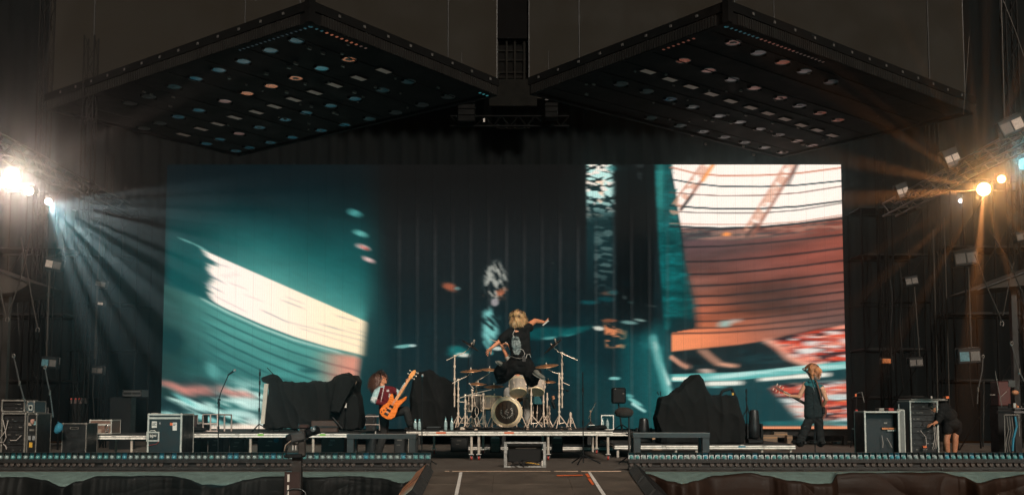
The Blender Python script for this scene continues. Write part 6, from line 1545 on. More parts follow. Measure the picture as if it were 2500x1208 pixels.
dm = bpy.data.objects['dimmer_rack']; tag(dm, 'tall black dimmer rack in the dark under the slotted case', 'rack')
# ================================================================== DRUM KIT
M_HW = mat('kit_chrome', (.88, .70, .56), .22, .25, var=.12, rvar=.1)  # warm reflections put into the pale base colour
M_SHELL = mat('silver_shell', (.60, .50, .42), .18, .25, var=.25, scale=9, stretch=(1, 1, .2))
M_HOOP = mat('cream_hoop', (.92, .70, .44), .25, .1, var=.15)
M_BRONZE = mat('cymbal_bronze', (.46, .22, .105), .35, .5, var=.25, scale=30, stretch=(1, 1, 1))
M_DARKCY = mat('dark_cymbal', (.035, .026, .022), .4, .5, var=.3)
M_SKIN = mat('drum_head', (.66, .50, .34), .5, var=.2, scale=6)
M_SMOKE = mat('smoky_head', (.040, .048, .048), .12, var=.5, scale=5, rvar=.08, coat=.3)
DG = 'drums and cymbals of the kit on the riser'
def drum(px, py, Y, w, h, ax, label, shell=M_SHELL, bottom=True, legs=(), lugs=8, name='tom_drum', rim=M_HOOP, topm=M_SKIN):
    """px,py: centre of the drum; w,h: pixel diameter and shell length; ax: axis towards the batter head"""
    s = Y / FPX; r = w * s / 2; L_ = h * s; c = P(px, py, Y); ax = Vector(ax).normalized()
    t = thing(name, c, label, 'drum', DG)
    MB().lathe(c, ax, [(r, -L_ / 2), (r, L_ / 2)], 28).build('shell', shell, t)
    for sg in (-1, 1):
        o = MB().lathe(c + ax * (sg * L_ / 2), ax, [(r * 1.0, -.018), (r * 1.055, -.018), (r * 1.055, .016), (r * 1.0, .016), (r * .97, 0)], 28).build('hoop', rim, t)
        hd = c + ax * sg * (L_ / 2 + .003)
        MB().lathe(hd, ax * sg, [(r * .99, 0), (r * .5, .001), (.001, .0015)], 28).build('drum_head', topm, t)
    q = ax.to_track_quat('Z', 'Y')
    for k in range(lugs):
        a = 2 * math.pi * (k + .3) / lugs; d = q @ Vector((math.cos(a), math.sin(a), 0))
        MB().tube([c + d * r * 1.045 - ax * L_ * .48, c + d * r * 1.045 + ax * L_ * .48], .006, 6).build('tension_rod', M_HW, t)
        MB().box(c + d * (r + .012), (.03, .03, .05), q.to_matrix(), bev=.006).build('lug', M_HW, t)
    for (lx_, ly_) in legs:
        a = c + Vector((lx_ * r, ly_ * r, 0)); MB().tube([(a.x, a.y, c.z + L_ * .1), (a.x, a.y, ZR + .03), (a.x + lx_ * .03, a.y, ZR + .005)], .008, 6).build('leg', M_HW, t)
    return t
# bass drum
YD = 20.75
c = P(1237, 1005.5, YD); rb = 38.5 * YD / FPX
t = thing('bass_drum', (c.x, YD, ZR), 'bass drum with cream hoop, ring coloured as lit and round emblem in the middle of the riser', 'drum', DG)
MB().lathe(c, (0, 1, 0), [(rb * .95, .03), (rb * .95, .45)], 40).build('shell', M_SHELL, t)
MB().lathe(c, (0, -1, 0), [(rb * .95, -.03), (rb * 1.0, -.03), (rb * 1.0, .012), (rb * .965, .016), (rb * .93, .004)], 40).build('hoop', M_HOOP, t)
MB().lathe(c, (0, -1, 0), [(rb * .93, .002), (rb * .915, .006), (rb * .885, .006), (rb * .87, .001)], 40).build('rim_ring', M_HW, t)
MB().lathe(c, (0, -1, 0), [(rb * .87, .001), (rb * .80, .003), (rb * .74, .002)], 40).build('lit_edge_ring', mat('ring_lit_cream', (.95, .74, .48), .25, .0, var=.35, scale=5), t)  # warm light on the head's edge, put into a pale ring
MB().lathe(c, (0, -1, 0), [(rb * .74, .0015), (rb * .4, .0022), (.001, .0025)], 40).build('drum_head', M_SMOKE, t)
em = MB()
for k in range(15):                             # ring of letters round the emblem
    a = R(-200 + k * 17)
    p = c + Vector((math.cos(a) * rb * .36, -.006, math.sin(a) * rb * .36)); em.box(p, (.018, .003, .022 + .008 * (k % 3)), Matrix.Rotation(-a + math.pi / 2, 3, 'Y'))
em.build('emblem_letters', M_WHITE, t)
e2 = MB()
for (dx, dz, w_, h_) in ((0, .03, .016, .07), (.02, .0, .05, .018), (-.02, -.03, .05, .016), (.015, -.055, .016, .05), (-.03, .01, .014, .05)): e2.box(c + Vector((dx, -.006, dz)), (w_, .003, h_), Matrix.Rotation(.3, 3, 'Y'))
e2.build('emblem_figure', mat('emblem_grey', (.40, .36, .33), .5), t)
for k in range(5):
    x = c.x + rb * (-.50 + .25 * k); hh = math.sqrt(max(0, (rb * .70) ** 2 - (x - c.x) ** 2))
    MB().bb((x - .012, YD - .0065, c.z - hh), (x + .012, YD - .0045, c.z + hh)).build('stripe', mat('stripe_dark', (.012, .012, .012), .3), t)
for k in range(10):
    a = 2 * math.pi * (k + .5) / 10; d = Vector((math.cos(a), 0, math.sin(a)))
    MB().box(c + d * rb * 1.01 + Vector((0, .03, 0)), (.035, .07, .02), Matrix.Rotation(-a, 3, 'Y'), bev=.005).build('claw', M_HW, t)
    MB().tube([c + d * rb * 1.03 + Vector((0, .05, 0)), c + d * rb * 1.03 + Vector((0, .42, 0))], .006, 6).build('tension_rod', M_HW, t)
for sg in (-1, 1): MB().tube([c + Vector((sg * rb * .95, .1, -rb * .2)), (c.x + sg * rb * 1.32, YD - .1, ZR + .01)], .010, 6).build('spur', M_HW, t)
MB().bb((c.x - .10, YD - .02, ZR + .002), (c.x + .10, YD + .1, ZR + .03)).build('anchor', M_BLACK, t)

drum(1264, 944, 20.95, 41, 32, (-.05, .50, .85), 'silver rack tom on the left above the bass drum')
drum(1311, 942, 21.1, 37, 30, (.12, .50, .85), 'silver rack tom on the right above the bass drum')
drum(1203, 983, 21.0, 42, 30, (.03, .06, 1), 'silver snare sized drum with gold rim left of the bass drum', legs=((-.9, .2), (.9, .2), (0, -1)))
drum(1161, 985, 21.1, 40, 38, (-.04, .08, 1), 'dark bodied floor tom, leftmost drum of the kit', shell=mat('smoke_shell', (.10, .09, .08), .2, .3, var=.3), legs=((-1, 0), (1, 0), (0, -1)), rim=M_HW)
drum(1322, 1008, 21.6, 40, 38, (.05, .05, 1), 'dark floor tom right of the bass drum', shell=M_BLACK, legs=((-1, 0), (1, 0)), rim=M_STEEL, topm=M_BLACK)
# ------------------------------------------------------------------ stands and cymbals
def cym(t, c, r, nrm, m=M_BRONZE, bell=True):
    nrm = Vector(nrm).normalized()
    o = MB().lathe(c, nrm, [(.006, .030), (r * .12, .026), (r * .2, .012), (r * .6, .004), (r, -.012), (r * .99, -.0135), (r * .6, .0015), (r * .2, .009), (.006, .026)], 30).build('cymbal', m, t)
    MB().cyl(c + nrm * .028, c + nrm * .065, .012, 8).build('wing_nut', M_HW, t)
def cstand(px, pyt, Y, label, boom=None, cymb=None, pyb=None, feet=True, r=.015, fr=.22, ph=.3, name='cymbal_stand', memo=(), base_z=None):
    x = P(px, pyt, Y).x; zt = P(px, pyt, Y).z; zb = ZR if pyb is None else P(px, pyb, Y).z
    t = thing(name, (x, Y, zb), label, 'stand', 'chrome hardware of the drum kit')
    z0 = zb + (.10 if feet else 0)
    MB().cyl((x, Y, z0), (x, Y, zt), r, 10).build('pole', M_HW, t)
    for f in (.25, .55, .8, *memo): MB().cyl((x, Y, z0 + (zt - z0) * f - .025), (x, Y, z0 + (zt - z0) * f + .025), r * 1.75, 10).build('memory_clamp', M_HW, t)
    if feet:
        for k in range(3):
            a = ph + 2 * math.pi * k / 3; e = Vector((x + fr * math.cos(a), Y + fr * math.sin(a), zb + .012)); mid = Vector((x, Y, zb + .30))
            MB().tube([mid, e], .011, 6).build('leg', M_HW, t); MB().tube([(x, Y, zb + .12), mid.lerp(e, .55)], .008, 6).build('leg_brace', M_HW, t); MB().ell(e, (.02, .02, .013), nu=8, nv=5).build('rubber_foot', M_RUB, t)
    if boom:
        pts = [P(bx, by, Y + bo) for bx, by, bo in boom]
        MB().tube(pts, .009, 8).build('boom_arm', M_HW, t); MB().ell((x, Y, zt), (.030, .026, .030), nu=10, nv=6).build('tilter', M_HW, t)
    if cymb:
        cx_, cy_, cd, w_, nrm, m_ = cymb
        cc = P(cx_, cy_, Y + cd); cym(t, cc, w_ * (Y + cd) / FPX, nrm, m_)
        MB().cyl(cc - Vector(nrm).normalized() * .09, cc + Vector(nrm).normalized() * .03, .007, 6).build('cymbal_post', M_HW, t)
    return t
cstand(1110, 869, 21.0, 'tall chrome boom stand with dark tilted china cymbal, far left of the kit', [(1090, 879, 0), (1111, 869, 0), (1132, 861, 0), (1146, 850, 0)], (1149, 842, .02, 26, (.55, -.13, .83), M_DARKCY), pyb=993, feet=False)
cstand(1119, 927, 20.85, 'chrome tripod stand with short boom, second from the left of the kit', [(1104, 936, 0), (1119, 927, 0), (1140, 918, .1), (1150, 908, .15)], (1150, 904, .2, 28, (-.06, -.16, 1), M_BRONZE), memo=(.42, .66))
cstand(1163, 935, 21.3, 'chrome boom stand holding the inner left bronze cymbal', [(1155, 940, 0), (1163, 930, 0), (1178, 922, 0), (1194, 911, 0)], (1195, 901, .0, 26, (.05, -.16, 1), M_BRONZE), fr=.2, ph=1)
cstand(1153, 952, 20.9, 'chrome stand with low bronze hi hat cymbals, left', [(1145, 934, 0), (1153, 945, 0), (1158, 950, 0)], (1167, 936, .1, 23, (.05, -.16, 1), M_BRONZE), ph=.8)
cstand(1207, 960, 20.85, 'chrome stand with small bronze cymbal in front of the singer', None, (1206, 942, 0, 25, (-.03, -.18, 1), M_BRONZE), fr=.18, ph=.1)
cstand(1136, 965, 20.7, 'slanted chrome stand with a horizontal memory bar left of the drums', [(1115, 980, 0), (1136, 981, 0), (1141, 981, 0)], None, ph=.5)
cstand(1180, 962, 20.55, 'chrome double braced pedal stand before the left floor tom', [(1122, 971, .1), (1150, 962, .05), (1180, 955, 0), (1200, 950, 0)], None, fr=.16, ph=.9)
cstand(1372, 862, 21.2, 'tall chrome boom stand with dark tilted china cymbal, far right of the kit', [(1357, 851, 0), (1362, 858, 0), (1372, 862, 0), (1410, 879, 0)], (1349, 844, 0, 28, (-.64, -.13, .76), M_DARKCY), pyb=995, feet=False, memo=(.35, .62))
cstand(1365, 912, 20.95, 'chrome tripod stand with boom, right of the kit', [(1390, 940, 0), (1372, 932, 0), (1365, 912, 0), (1350, 908, 0), (1338, 900, 0)], (1334, 892, .0, 30, (-.12, -.20, 1), M_BRONZE), memo=(.4,), ph=.2)
cstand(1297, 944, 20.7, 'chrome tripod stand in front between the two rack toms', None, None, fr=.26, ph=.15)
cstand(1327, 936, 21.3, 'chrome stand with a small dark cymbal behind the right rack tom', [(1327, 936, 0), (1336, 932, 0)], (1338, 930, 0, 20, (.06, -.2, 1), M_BRONZE), fr=.2, ph=.6)
cstand(1336, 958, 21.35, 'short chrome stub stand behind the right rack tom', None, None, fr=.16, ph=1.4)
cstand(1393, 1005, 21.1, 'short chrome stand at the right end of the kit', None, None, fr=.12, ph=.4)
# microphones over the kit
def omic(px, py, Y, d, pts, label):
    t = thing('overhead_microphone', P(*pts[-1], Y), label, 'microphone', 'microphones over the kit')
    c = P(px, py, Y); d = Vector(d).normalized()
    MB().lathe(c, d, [(.001, -.062), (.017, -.06), (.018, .0), (.021, .004), (.021, .05), (.001, .06)], 12).build('mic_body', mat('mic_grey', (.30, .25, .21), .4, .5), t)
    MB().tube([P(x, y, Y + .02) for x, y in pts], .006, 6).build('thin_pole', M_BLACK, t); MB().ell(c + Vector((0, .02, -.03)), (.02, .02, .02)).build('clip', M_BLACK, t)
omic(1157, 835, 20.9, (.15, 0, 1), [(1155, 842), (1144, 870), (1140, 945)], 'grey microphone on a thin black pole above the left of the kit')
omic(1356, 832, 21.1, (-.25, 0, 1), [(1357, 838), (1372, 872), (1380, 905)], 'grey microphone on a thin black pole above the right of the kit')
for k, (x, y, x2, y2) in enumerate(((1150, 950, 1178, 946), (1176, 940, 1215, 935), (1350, 952, 1385, 953), (1290, 972, 1262, 975))):
    t = thing('clip_microphone', P(x, y, 20.9), ('black clip microphone on the left floor tom', 'black clip microphone under the small bronze cymbal', 'black clip microphone by the right boom stand', 'black clip microphone beside the bass drum top')[k], 'microphone', 'microphones over the kit')
    MB().tube([P(x, y, 20.9), P((x + x2) / 2, y - 2, 20.85), P(x2, y2, 20.85)], .006, 6).build('gooseneck', M_BLACK, t); MB().ell(P(x2, y2, 20.85), (.028, .022, .02)).build('capsule', M_BLACK, t)
# pedal and floor clutter
t = thing('hi_hat_pedal', (P(1165, 1040, 20.35).x, 20.35, ZR), 'chrome double looped pedal with black pouch before the floor tom', 'pedal')
pts = [(1164, 1040), (1160, 1028), (1160, 1020), (1164, 1013), (1168, 1020), (1168, 1028), (1164, 1040)]
MB().tube([P(x, y, 20.35) for x, y in pts], .007, 6).build('loop', M_HW, t); MB().tube([P(x, y - 26 if False else y - 22, 20.36) for x, y in pts], .006, 6).build('loop', M_HW, t); MB().bb((P(1160, 0, 20.3).x, 20.3, ZR + .002), (P(1168, 0, 20.3).x, 20.55, ZR + .02)).build('foot_board', M_HW, t)
mb = MB(); cc = P(1163, 1004, 20.5); mb.ell(cc, (.09, .07, .11)); mb.ell(cc + Vector((-.04, 0, -.06)), (.07, .05, .07)); blob(mb, 'pouch', M_CLOTH, t, .016, 2, lambda p, q: .01 * nz(p, 14))
rr = random.Random(21)
t = thing('kit_cables', (P(1240, 1046, 20.3).x, 20.3, ZR), 'tangle of black cables and clamps lying along the drum riser front', 'cable')
for k in range(26):
    x0 = P(rr.uniform(1110, 1400), 1046, 20.3).x; y0 = rr.uniform(20.12, 20.5); w_ = rr.uniform(.06, .22)
    MB().tube([(x0 + w_ * math.cos(a), y0 + .3 * w_ * math.sin(a), ZR + .012 + .03 * rr.random() + .025 * abs(math.sin(a * 1.5))) for a in [i * .55 for i in range(10)]], .008, 6).build('cable_loop', M_RUB, t)
for k in range(16):
    x0 = P(rr.uniform(1120, 1400), 1046, 20.3).x; MB().box((x0, rr.uniform(20.2, 20.6), ZR + .03), (rr.uniform(.03, .07), .05, rr.uniform(.03, .06)), Matrix.Rotation(rr.uniform(0, 3), 3, 'Z'), bev=.008).build('clamp', rr.choice((M_HW, M_STEEL, M_BLACK, M_BLACK)), t)
t = thing('stick_bag', (P(1352, 975, 20.9).x, 20.95, P(0, 990, 20.9).z), 'tan drum stick bag leaning right of the toms', 'bag'); MB().lathe(P(1350, 983, 20.95), (-.35, 0, 1), [(.03, -.12), (.035, .0), (.035, .06), (.03, .07)], 12, cap0=True).build('bag_tube', M_BLACK, t); MB().cyl(P(1352, 974, 20.95), P(1350, 966, 20.95), .03, 10).build('tan_end', M_BROWN, t)
for px, h in ((1385, 1000), (1392, 1003)): pass
t = thing('teal_towel', P(1312, 990, 22.6), 'teal cloth hanging behind the right rack tom', 'towel'); mb = MB(); mb.prism([P(x, y, 22.6) for x, y in ((1300, 1000), (1302, 968), (1314, 962), (1326, 985), (1324, 1005))], (0, .08, 0)); blob(mb, 'cloth', mat('towel_teal', (.03, .14, .16), .8, var=.3), t, .014, 2, folds(3, .012, 20)); MB().cyl(P(1300, 965, 22.66), P(1326, 965, 22.66), .008, 6).build('rail', M_STEEL, t)
t = thing('drum_throne', (P(1262, 1046, 22.3).x, 22.3, ZR), 'black round drum throne hidden behind the bass drum', 'stool'); x = P(1262, 0, 22.3).x
MB().lathe((x, 22.3, ZR + .46), (0, 0, 1), [(.01, -.05), (.17, -.05), (.18, -.02), (.18, .02), (.15, .04), (.001, .045)], 20).build('seat', M_BLACK, t); MB().cyl((x, 22.3, ZR + .1), (x, 22.3, ZR + .42), .02, 8).build('post', M_HW, t); tripod(t, x, 22.3, ZR, .24, M_HW, h=.2)
# ================================================================== PEOPLE
def capsule(mb, p0, r0, p1, r1, n=12):
    p0, p1 = Vector(p0), Vector(p1); d = p1 - p0; L_ = d.length
    if L_ < 1e-5: return mb.ell(p0, (r0, r0, r0))
    prof = [(r0 * math.sin(R(a)), -r0 * math.cos(R(a))) for a in (4, 30, 60, 90)] + [(r1 * math.cos(R(a)), L_ + r1 * math.sin(R(a))) for a in (0, 30, 60, 86)]
    return mb.lathe(p0, d, prof, n, cap0=True, cap1=True)
def chain(mb, pts): 
    for (a, ra), (b, rb_) in zip(pts, pts[1:]): capsule(mb, a, ra, b, rb_)
def torso(mb, pts, n=9):
    """pts: (centre, rx, ry); a smooth trunk of overlapping slices"""
    for (a, ax_, ay), (b, bx, by) in zip(pts, pts[1:]):
        for i in range(n + 1):
            f = i / n; mb.ell(a.lerp(b, f), (ax_ + (bx - ax_) * f, ay + (by - ay) * f, .085), nu=18)
def frame3(f, up):
    f = Vector(f).normalized(); s = f.cross(Vector(up)).normalized(); u = s.cross(f); return s, f, u
def hand(mb, wrist, d, nrm, s=1.0, curl=.3, spread=.35, thumb=1):
    """palm and five fingers; d: direction of the fingers, nrm: palm normal, curl bends towards nrm"""
    d = Vector(d).normalized(); sd = d.cross(Vector(nrm)).normalized(); nrm = sd.cross(d).normalized(); wrist = Vector(wrist)
    M3 = Matrix((sd, d, nrm)).transposed()
    pc = wrist + d * .052 * s
    mb.ell(pc, (.042 * s, .056 * s, .017 * s), M3)
    for k, (o, L_) in enumerate(((-.030, .074), (-.010, .086), (.011, .080), (.030, .062))):
        b = wrist + d * .092 * s + sd * o * s
        a = spread * (o / .03); dd = (d + sd * math.tan(a) * .6).normalized()
        cur = b; rr_ = .0095 * s
        for j in range(3):
            ang = curl * (.5 + .9 * j); v = (dd * math.cos(ang) + nrm * math.sin(ang)).normalized()
            nx = cur + v * L_ * s * (.42, .33, .25)[j]; capsule(mb, cur, rr_ * (1 - .08 * j), nx, rr_ * (.94 - .1 * j), 8); cur = nx
    b = wrist + d * .03 * s + sd * .034 * s * thumb; v = (d * .65 + sd * .75 * thumb + nrm * .25 * (1 + curl)).normalized()
    m_ = b + v * .040 * s; capsule(mb, b, .0135 * s, m_, .0115 * s, 8); v2 = (v + d * .5 + nrm * curl * .6).normalized(); capsule(mb, m_, .0115 * s, m_ + v2 * .034 * s, .009 * s, 8)
def head(mb, c, f, up, s=1.0):
    sd, f, u = frame3(f, up); M3 = Matrix((sd, f, u)).transposed(); c = Vector(c); Q = lambda x, y, z: c + (sd * x + f * y + u * z) * s
    mb.ell(Q(0, -.012, .030), (.076 * s, .094 * s, .088 * s), M3); mb.ell(Q(0, .022, -.035), (.060 * s, .068 * s, .075 * s), M3); mb.ell(Q(0, .055, -.085), (.032 * s, .028 * s, .026 * s), M3)
    capsule(mb, Q(0, .084, .022), .008 * s, Q(0, .104, -.018), .014 * s, 8)            # nose
    for k in (-1, 1): mb.ell(Q(k * .013, .093, -.022), (.009 * s, .011 * s, .008 * s), M3); mb.ell(Q(k * .078, -.008, -.002), (.010 * s, .020 * s, .032 * s), M3); mb.ell(Q(k * .032, .078, .036), (.026 * s, .012 * s, .008 * s), M3); mb.ell(Q(k * .040, .062, -.018), (.022 * s, .022 * s, .022 * s), M3)
    mb.ell(Q(0, .086, -.052), (.024 * s, .010 * s, .006 * s), M3); mb.ell(Q(0, .083, -.064), (.021 * s, .010 * s, .006 * s), M3)
    return Q
def face_parts(t, Q, s=1.0):
    for k in (-1, 1):
        MB().ell(Q(k * .032, .074, .014), (.014 * s, .012 * s, .010 * s)).build('eye', mat('eye_dark', (.03, .02, .017), .2), t)
        MB().tube([Q(k * .016, .089, .036), Q(k * .034, .088, .042), Q(k * .054, .074, .036)], .005 * s, 6).build('eyebrow', mat('brow', (.03, .018, .012), .8), t)
    MB().tube([Q(-.024, .086, -.057), Q(0, .097, -.058), Q(.024, .086, -.057)], .0045 * s, 6).build('mouth', mat('lips', (.26, .07, .05), .5), t)
M_HAIR = mat('hair', (.5, .4, .3), .45, attr='Col', var=.25, scale=60)
def hair(t, Q, s, n, length, root, tip, seed, flow=None, cover=-.25, puff=.035, wave=.02, rootlen=.3, w=.012, locks=70):
    """tousled locks of thin tapering strands rooted on the scalp, dark roots to lighter tips"""
    rr = random.Random(seed); mb = MB(); O = Q(0, 0, 0); ex = (Q(1, 0, 0) - O).normalized(); ey = (Q(0, 1, 0) - O).normalized(); ez = (Q(0, 0, 1) - O).normalized()
    mb.ell(Q(0, -.018, .034), (.080 * s, .094 * s, .090 * s), Matrix((ex, ey, ez)).transposed(), 16, 10, col=tuple(r_ * .55 + c_ * .22 for r_, c_ in zip(root, tip)))
    g = Vector((0, 0, -1)); L0 = []
    while len(L0) < locks:
        z = rr.uniform(cover, 1); a = rr.uniform(0, 2 * math.pi); q = math.sqrt(1 - z * z); v = Vector((q * math.cos(a), q * math.sin(a), z))
        if (v.y > .55 and v.z < .45) or (v.y > .2 and v.z < .0): continue
        L0.append((v, Vector((rr.uniform(-1, 1), rr.uniform(-1, 1), rr.uniform(-.3, 1))) * .55, rr.uniform(.55, 1.25), rr.uniform(0, 6), rr.uniform(.75, 1.2)))
    for k in range(n):
        v0, jit, bright, ph, lm = L0[k % locks]
        v = (v0 + Vector((rr.gauss(0, .13), rr.gauss(0, .13), rr.gauss(0, .13)))).normalized()
        if v.y > .6 and v.z < .35: continue
        p = Q(v.x * .082, v.y * .096 - .018, v.z * .092 + .034)
        out = (ex * v.x + ey * v.y + ez * v.z).normalized(); fl = flow(v) if flow else Vector((0, 0, 0))
        L_ = length * lm * rr.uniform(.85, 1.1); segs = 5; pts = [p]
        dirn = (out * 1.0 + fl + jit + Vector((rr.uniform(-.12, .12), rr.uniform(-.12, .12), rr.uniform(-.1, .1)))).normalized()
        side0 = dirn.cross(Vector((.3, .8, .5))).normalized()
        for i in range(segs):
            f = (i + 1) / segs
            dd = (dirn * (1.15 - f) + (g + fl * .6) * (.1 + .95 * f)).normalized()
            np_ = pts[-1] + dd * (L_ / segs) + side0 * wave * math.sin(ph + f * 6) * f
            dq = np_ - Q(0, -.018, .026)                            # stay outside the skull
            lo = Vector((dq.dot(ex) / ((.086 + puff * .3) * s), dq.dot(ey) / ((.100 + puff * .3) * s), dq.dot(ez) / ((.098 + puff * .3) * s)))
            if lo.length < 1: np_ = Q(0, -.018, .026) + dq / lo.length
            pts.append(np_)
        vv = []; lw = w * rr.uniform(.7, 1.3)
        for i, pnt in enumerate(pts):
            tng = (pts[min(i + 1, segs)] - pts[max(i - 1, 0)]).normalized(); sdv = tng.cross(out); sdv = sdv.normalized() if sdv.length > 1e-4 else ex
            hw = lw * (.5, .6, .55, .45, .3, .08)[i]; vv += [pnt - sdv * hw, pnt + out * hw * .35, pnt + sdv * hw]
        for i in range(segs):
            f = min(1, max(0, ((i + .5) / segs - rootlen * (1.5 if v.z > .6 else .1)) * 2.5))
            c = tuple((root[q] * (1 - f) + tip[q] * f) * bright * rr.uniform(.85, 1.15) for q in range(3)); b = i * 3
            mb.add([vv[b + q] for q in range(6)], [(0, 1, 4, 3), (1, 2, 5, 4)], True, c)
    return mb.build('hair', M_HAIR, t)
M_SKINB = mat('skin_tan', (.66, .255, .13), .5, var=.12, scale=14, bump=.05, rvar=.1)
M_SKINP = mat('skin_light', (.68, .34, .21), .5, var=.12, scale=14, bump=.05, rvar=.1)
M_FAB = mat('fabric_col', (.1, .1, .1), .9, attr='Col', var=.22, scale=25, bump=.3, bscale=200, spec=.2)
def wr(seed, amp=.012, f=9.0):
    def d(p, q): return amp * (nz((p.x * f, p.y * f, p.z * f * .6 + seed)) + .7 * math.sin(6 * nz((p.x * f * .4 + seed, p.y * f * .4, p.z * f * .45)) * 3) * .4)
    return d
def flat(c): return lambda p: c
def shoe(t, ankle, toe_dir, up, s=1.0, m=None, sole=None):
    f = Vector(toe_dir).normalized(); sd = f.cross(Vector(up)).normalized(); u = sd.cross(f); M3 = Matrix((sd, f, u)).transposed(); a = Vector(ankle); mb = MB()
    mb.ell(a + f * .01 * s - u * .035 * s, (.043 * s, .065 * s, .05 * s), M3); mb.ell(a + f * .11 * s - u * .055 * s, (.048 * s, .095 * s, .034 * s), M3); mb.ell(a + f * .05 * s - u * .05 * s, (.043 * s, .09 * s, .042 * s), M3)
    o = blob(mb, 'shoe', m or M_BLACK, t, .011, 2)
    so = MB(); so.ell(a + f * .075 * s - u * .085 * s, (.050 * s, .145 * s, .016 * s), M3); so.build('sole', sole or M_RUB, o)
    return o

# ------------------------------------------------------------------ SINGER: leaping, back to us
Y0 = 19.15
S = lambda px, py, d=0: P(px, py, Y0 + d)
t = thing('person', S(1272, 940), 'person in black T-shirt and baggy trousers leaping with arms flung wide before the drums', 'person')
shL, elL, wrL = S(1238, 813, 0), S(1217, 835, -.06), S(1201, 848, -.14)
shR, elR, wrR = S(1287, 797, .02), S(1306, 783, .17), S(1326, 786, .30)
mb = MB(); hc = S(1264, 779, .04); Q = head(mb, hc, (.1, 1, -.12), (.02, .1, 1))
chain(mb, [(S(1263, 790, .02), .055), (S(1262, 806, .0), .060)]); chain(mb, [(S(1262, 812), .09), (S(1268, 850), .10), (S(1272, 872), .11)])
chain(mb, [(shL, .055), (elL, .041), (wrL, .027)]); hd = (S(1186, 862, -.22) - wrL); hand(mb, wrL, hd, (.5, -.6, -.5), 1.08, .12, .9, -1)
chain(mb, [(shR, .062), (elR, .050), (wrR, .033)]); hand(mb, wrR, S(1336, 785, .34) - wrR, (.2, .3, 1), 1.05, 1.0, .1, 1)
for a, k in ((S(1262, 884), S(1224, 930, .10)), (S(1284, 886), S(1297, 937, .06))): capsule(mb, a, .085, k, .06)
capsule(mb, S(1224, 930, .10), .055, S(1233, 889, -.33), .04); capsule(mb, S(1297, 937, .06), .055, S(1312, 910, -.32), .04)
blob(mb, 'body', M_SKINB, t, .0075, 1)
def tee(p):
    px, py = project(p.x, p.y, p.z)
    if p.y < Y0 + .02 and 1247 < px < 1274 and 820 < py < 868:
        x = (px - 1260.5 - (py - 842) * .12) / 11.5; y = (py - 843) / 24
        e = abs(x) ** 2.2 + abs(y) ** 3.0 + .35 * nz((px * .25, py * .25, 3))
        if y > .2: e += max(0, (abs(x + .25 * (y - .2)) - (1 - (y - .2) * .75))) * 3
        if e < .9:
            v = .26 + .16 * nz((px * .35, py * .16, 8))
            if -.72 < y < -.55 and abs(x) < .6 and nz((px * .9, 2, 1)) > -.1: v = .05
            if abs(nz((px * .12 + py * .15, py * .10, 5))) < .07: v *= .45
            return (v * .86, v, v * .98)
    return (.0085, .0088, .009)
mb = MB(); mb.ell(S(1263, 822, .0), (.205, .125, .13)); mb.ell(S(1266, 842), (.195, .12, .16)); mb.ell(S(1271, 860), (.190, .125, .10)); mb.ell(S(1262, 806), (.115, .085, .06))
chain(mb, [(S(1246, 811), .085), (S(1231, 822, -.03), .082), (S(1226, 828, -.045), .080)]); chain(mb, [(S(1278, 803), .09), (S(1289, 798, .03), .085), (S(1292, 800, .05), .085)])
capsule(mb, S(1286, 810), .06, S(1288, 862), .065); capsule(mb, S(1243, 825), .055, S(1255, 862), .06)
mb.box(S(1271.5, 866), (.385, .24, .03))
blob(mb, 'shirt', M_FAB, t, .009, 3, wr(1, .011, 8), tee)
def pants(c): return lambda p: (c[0] * (1 + .3 * nz(p, 5)), c[1] * (1 + .3 * nz(p, 5)), c[2] * (1 + .3 * nz(p, 5)))
mb = MB(); mb.ell(S(1272, 876), (.195, .14, .09)); mb.ell(S(1270, 886), (.215, .15, .12))
chain(mb, [(S(1259, 886), .145), (S(1240, 904, .05), .145), (S(1226, 920, .07), .135)]); chain(mb, [(S(1284, 888), .135), (S(1293, 910, .03), .132), (S(1298, 928, .04), .125)])
chain(mb, [(S(1226, 918, .07), .14), (S(1222, 905, -.15), .125), (S(1230, 893, -.30), .10)]); chain(mb, [(S(1300, 927, .05), .13), (S(1305, 918, -.12), .11), (S(1311, 911, -.26), .085)])
capsule(mb, S(1254, 898), .12, S(1282, 900), .12)
blob(mb, 'trousers', M_FAB, t, .012, 3, wr(5, .020, 6), pants((.0065, .0066, .0066)))
M_SHOE = mat('grey_shoe', (.13, .125, .105), .7, var=.3, scale=20)
shoe(t, S(1234, 888, -.36), (-.75, -.45, .40), (.2, -.8, .6), .85, M_SHOE, mat('grey_sole', (.16, .16, .14), .7)); shoe(t, S(1310, 904, -.33), (.80, -.35, -.45), (.45, -.55, .75), 1.05, M_SHOE, MATS['grey_sole'])
hair(t, Q, 1.05, 1900, .155, (.035, .020, .012), (.78, .48, .23), 4, None, -.85, .03, .016, .30, .0065)
MB().box(S(1279, 876, -.15), (.075, .035, .115), bev=.01).build('belt_pack', mat('pack_black', (.03, .03, .031), .4), t)
wm_ = mat('white_wire', (.55, .52, .48), .5)
MB().tube([S(1270, 851, -.14), S(1277, 854, -.17), S(1281, 862, -.18), S(1279, 869, -.17)], .0045, 6).build('wire', wm_, t); MB().tube([S(1284, 874, -.17), S(1287, 865, -.18), S(1293, 864, -.17), S(1296, 872, -.12)], .0045, 6).build('wire', wm_, t); MB().tube([S(1257, 804, -.10), S(1252, 815, -.13), S(1255, 824, -.14)], .004, 6).build('wire', wm_, t)
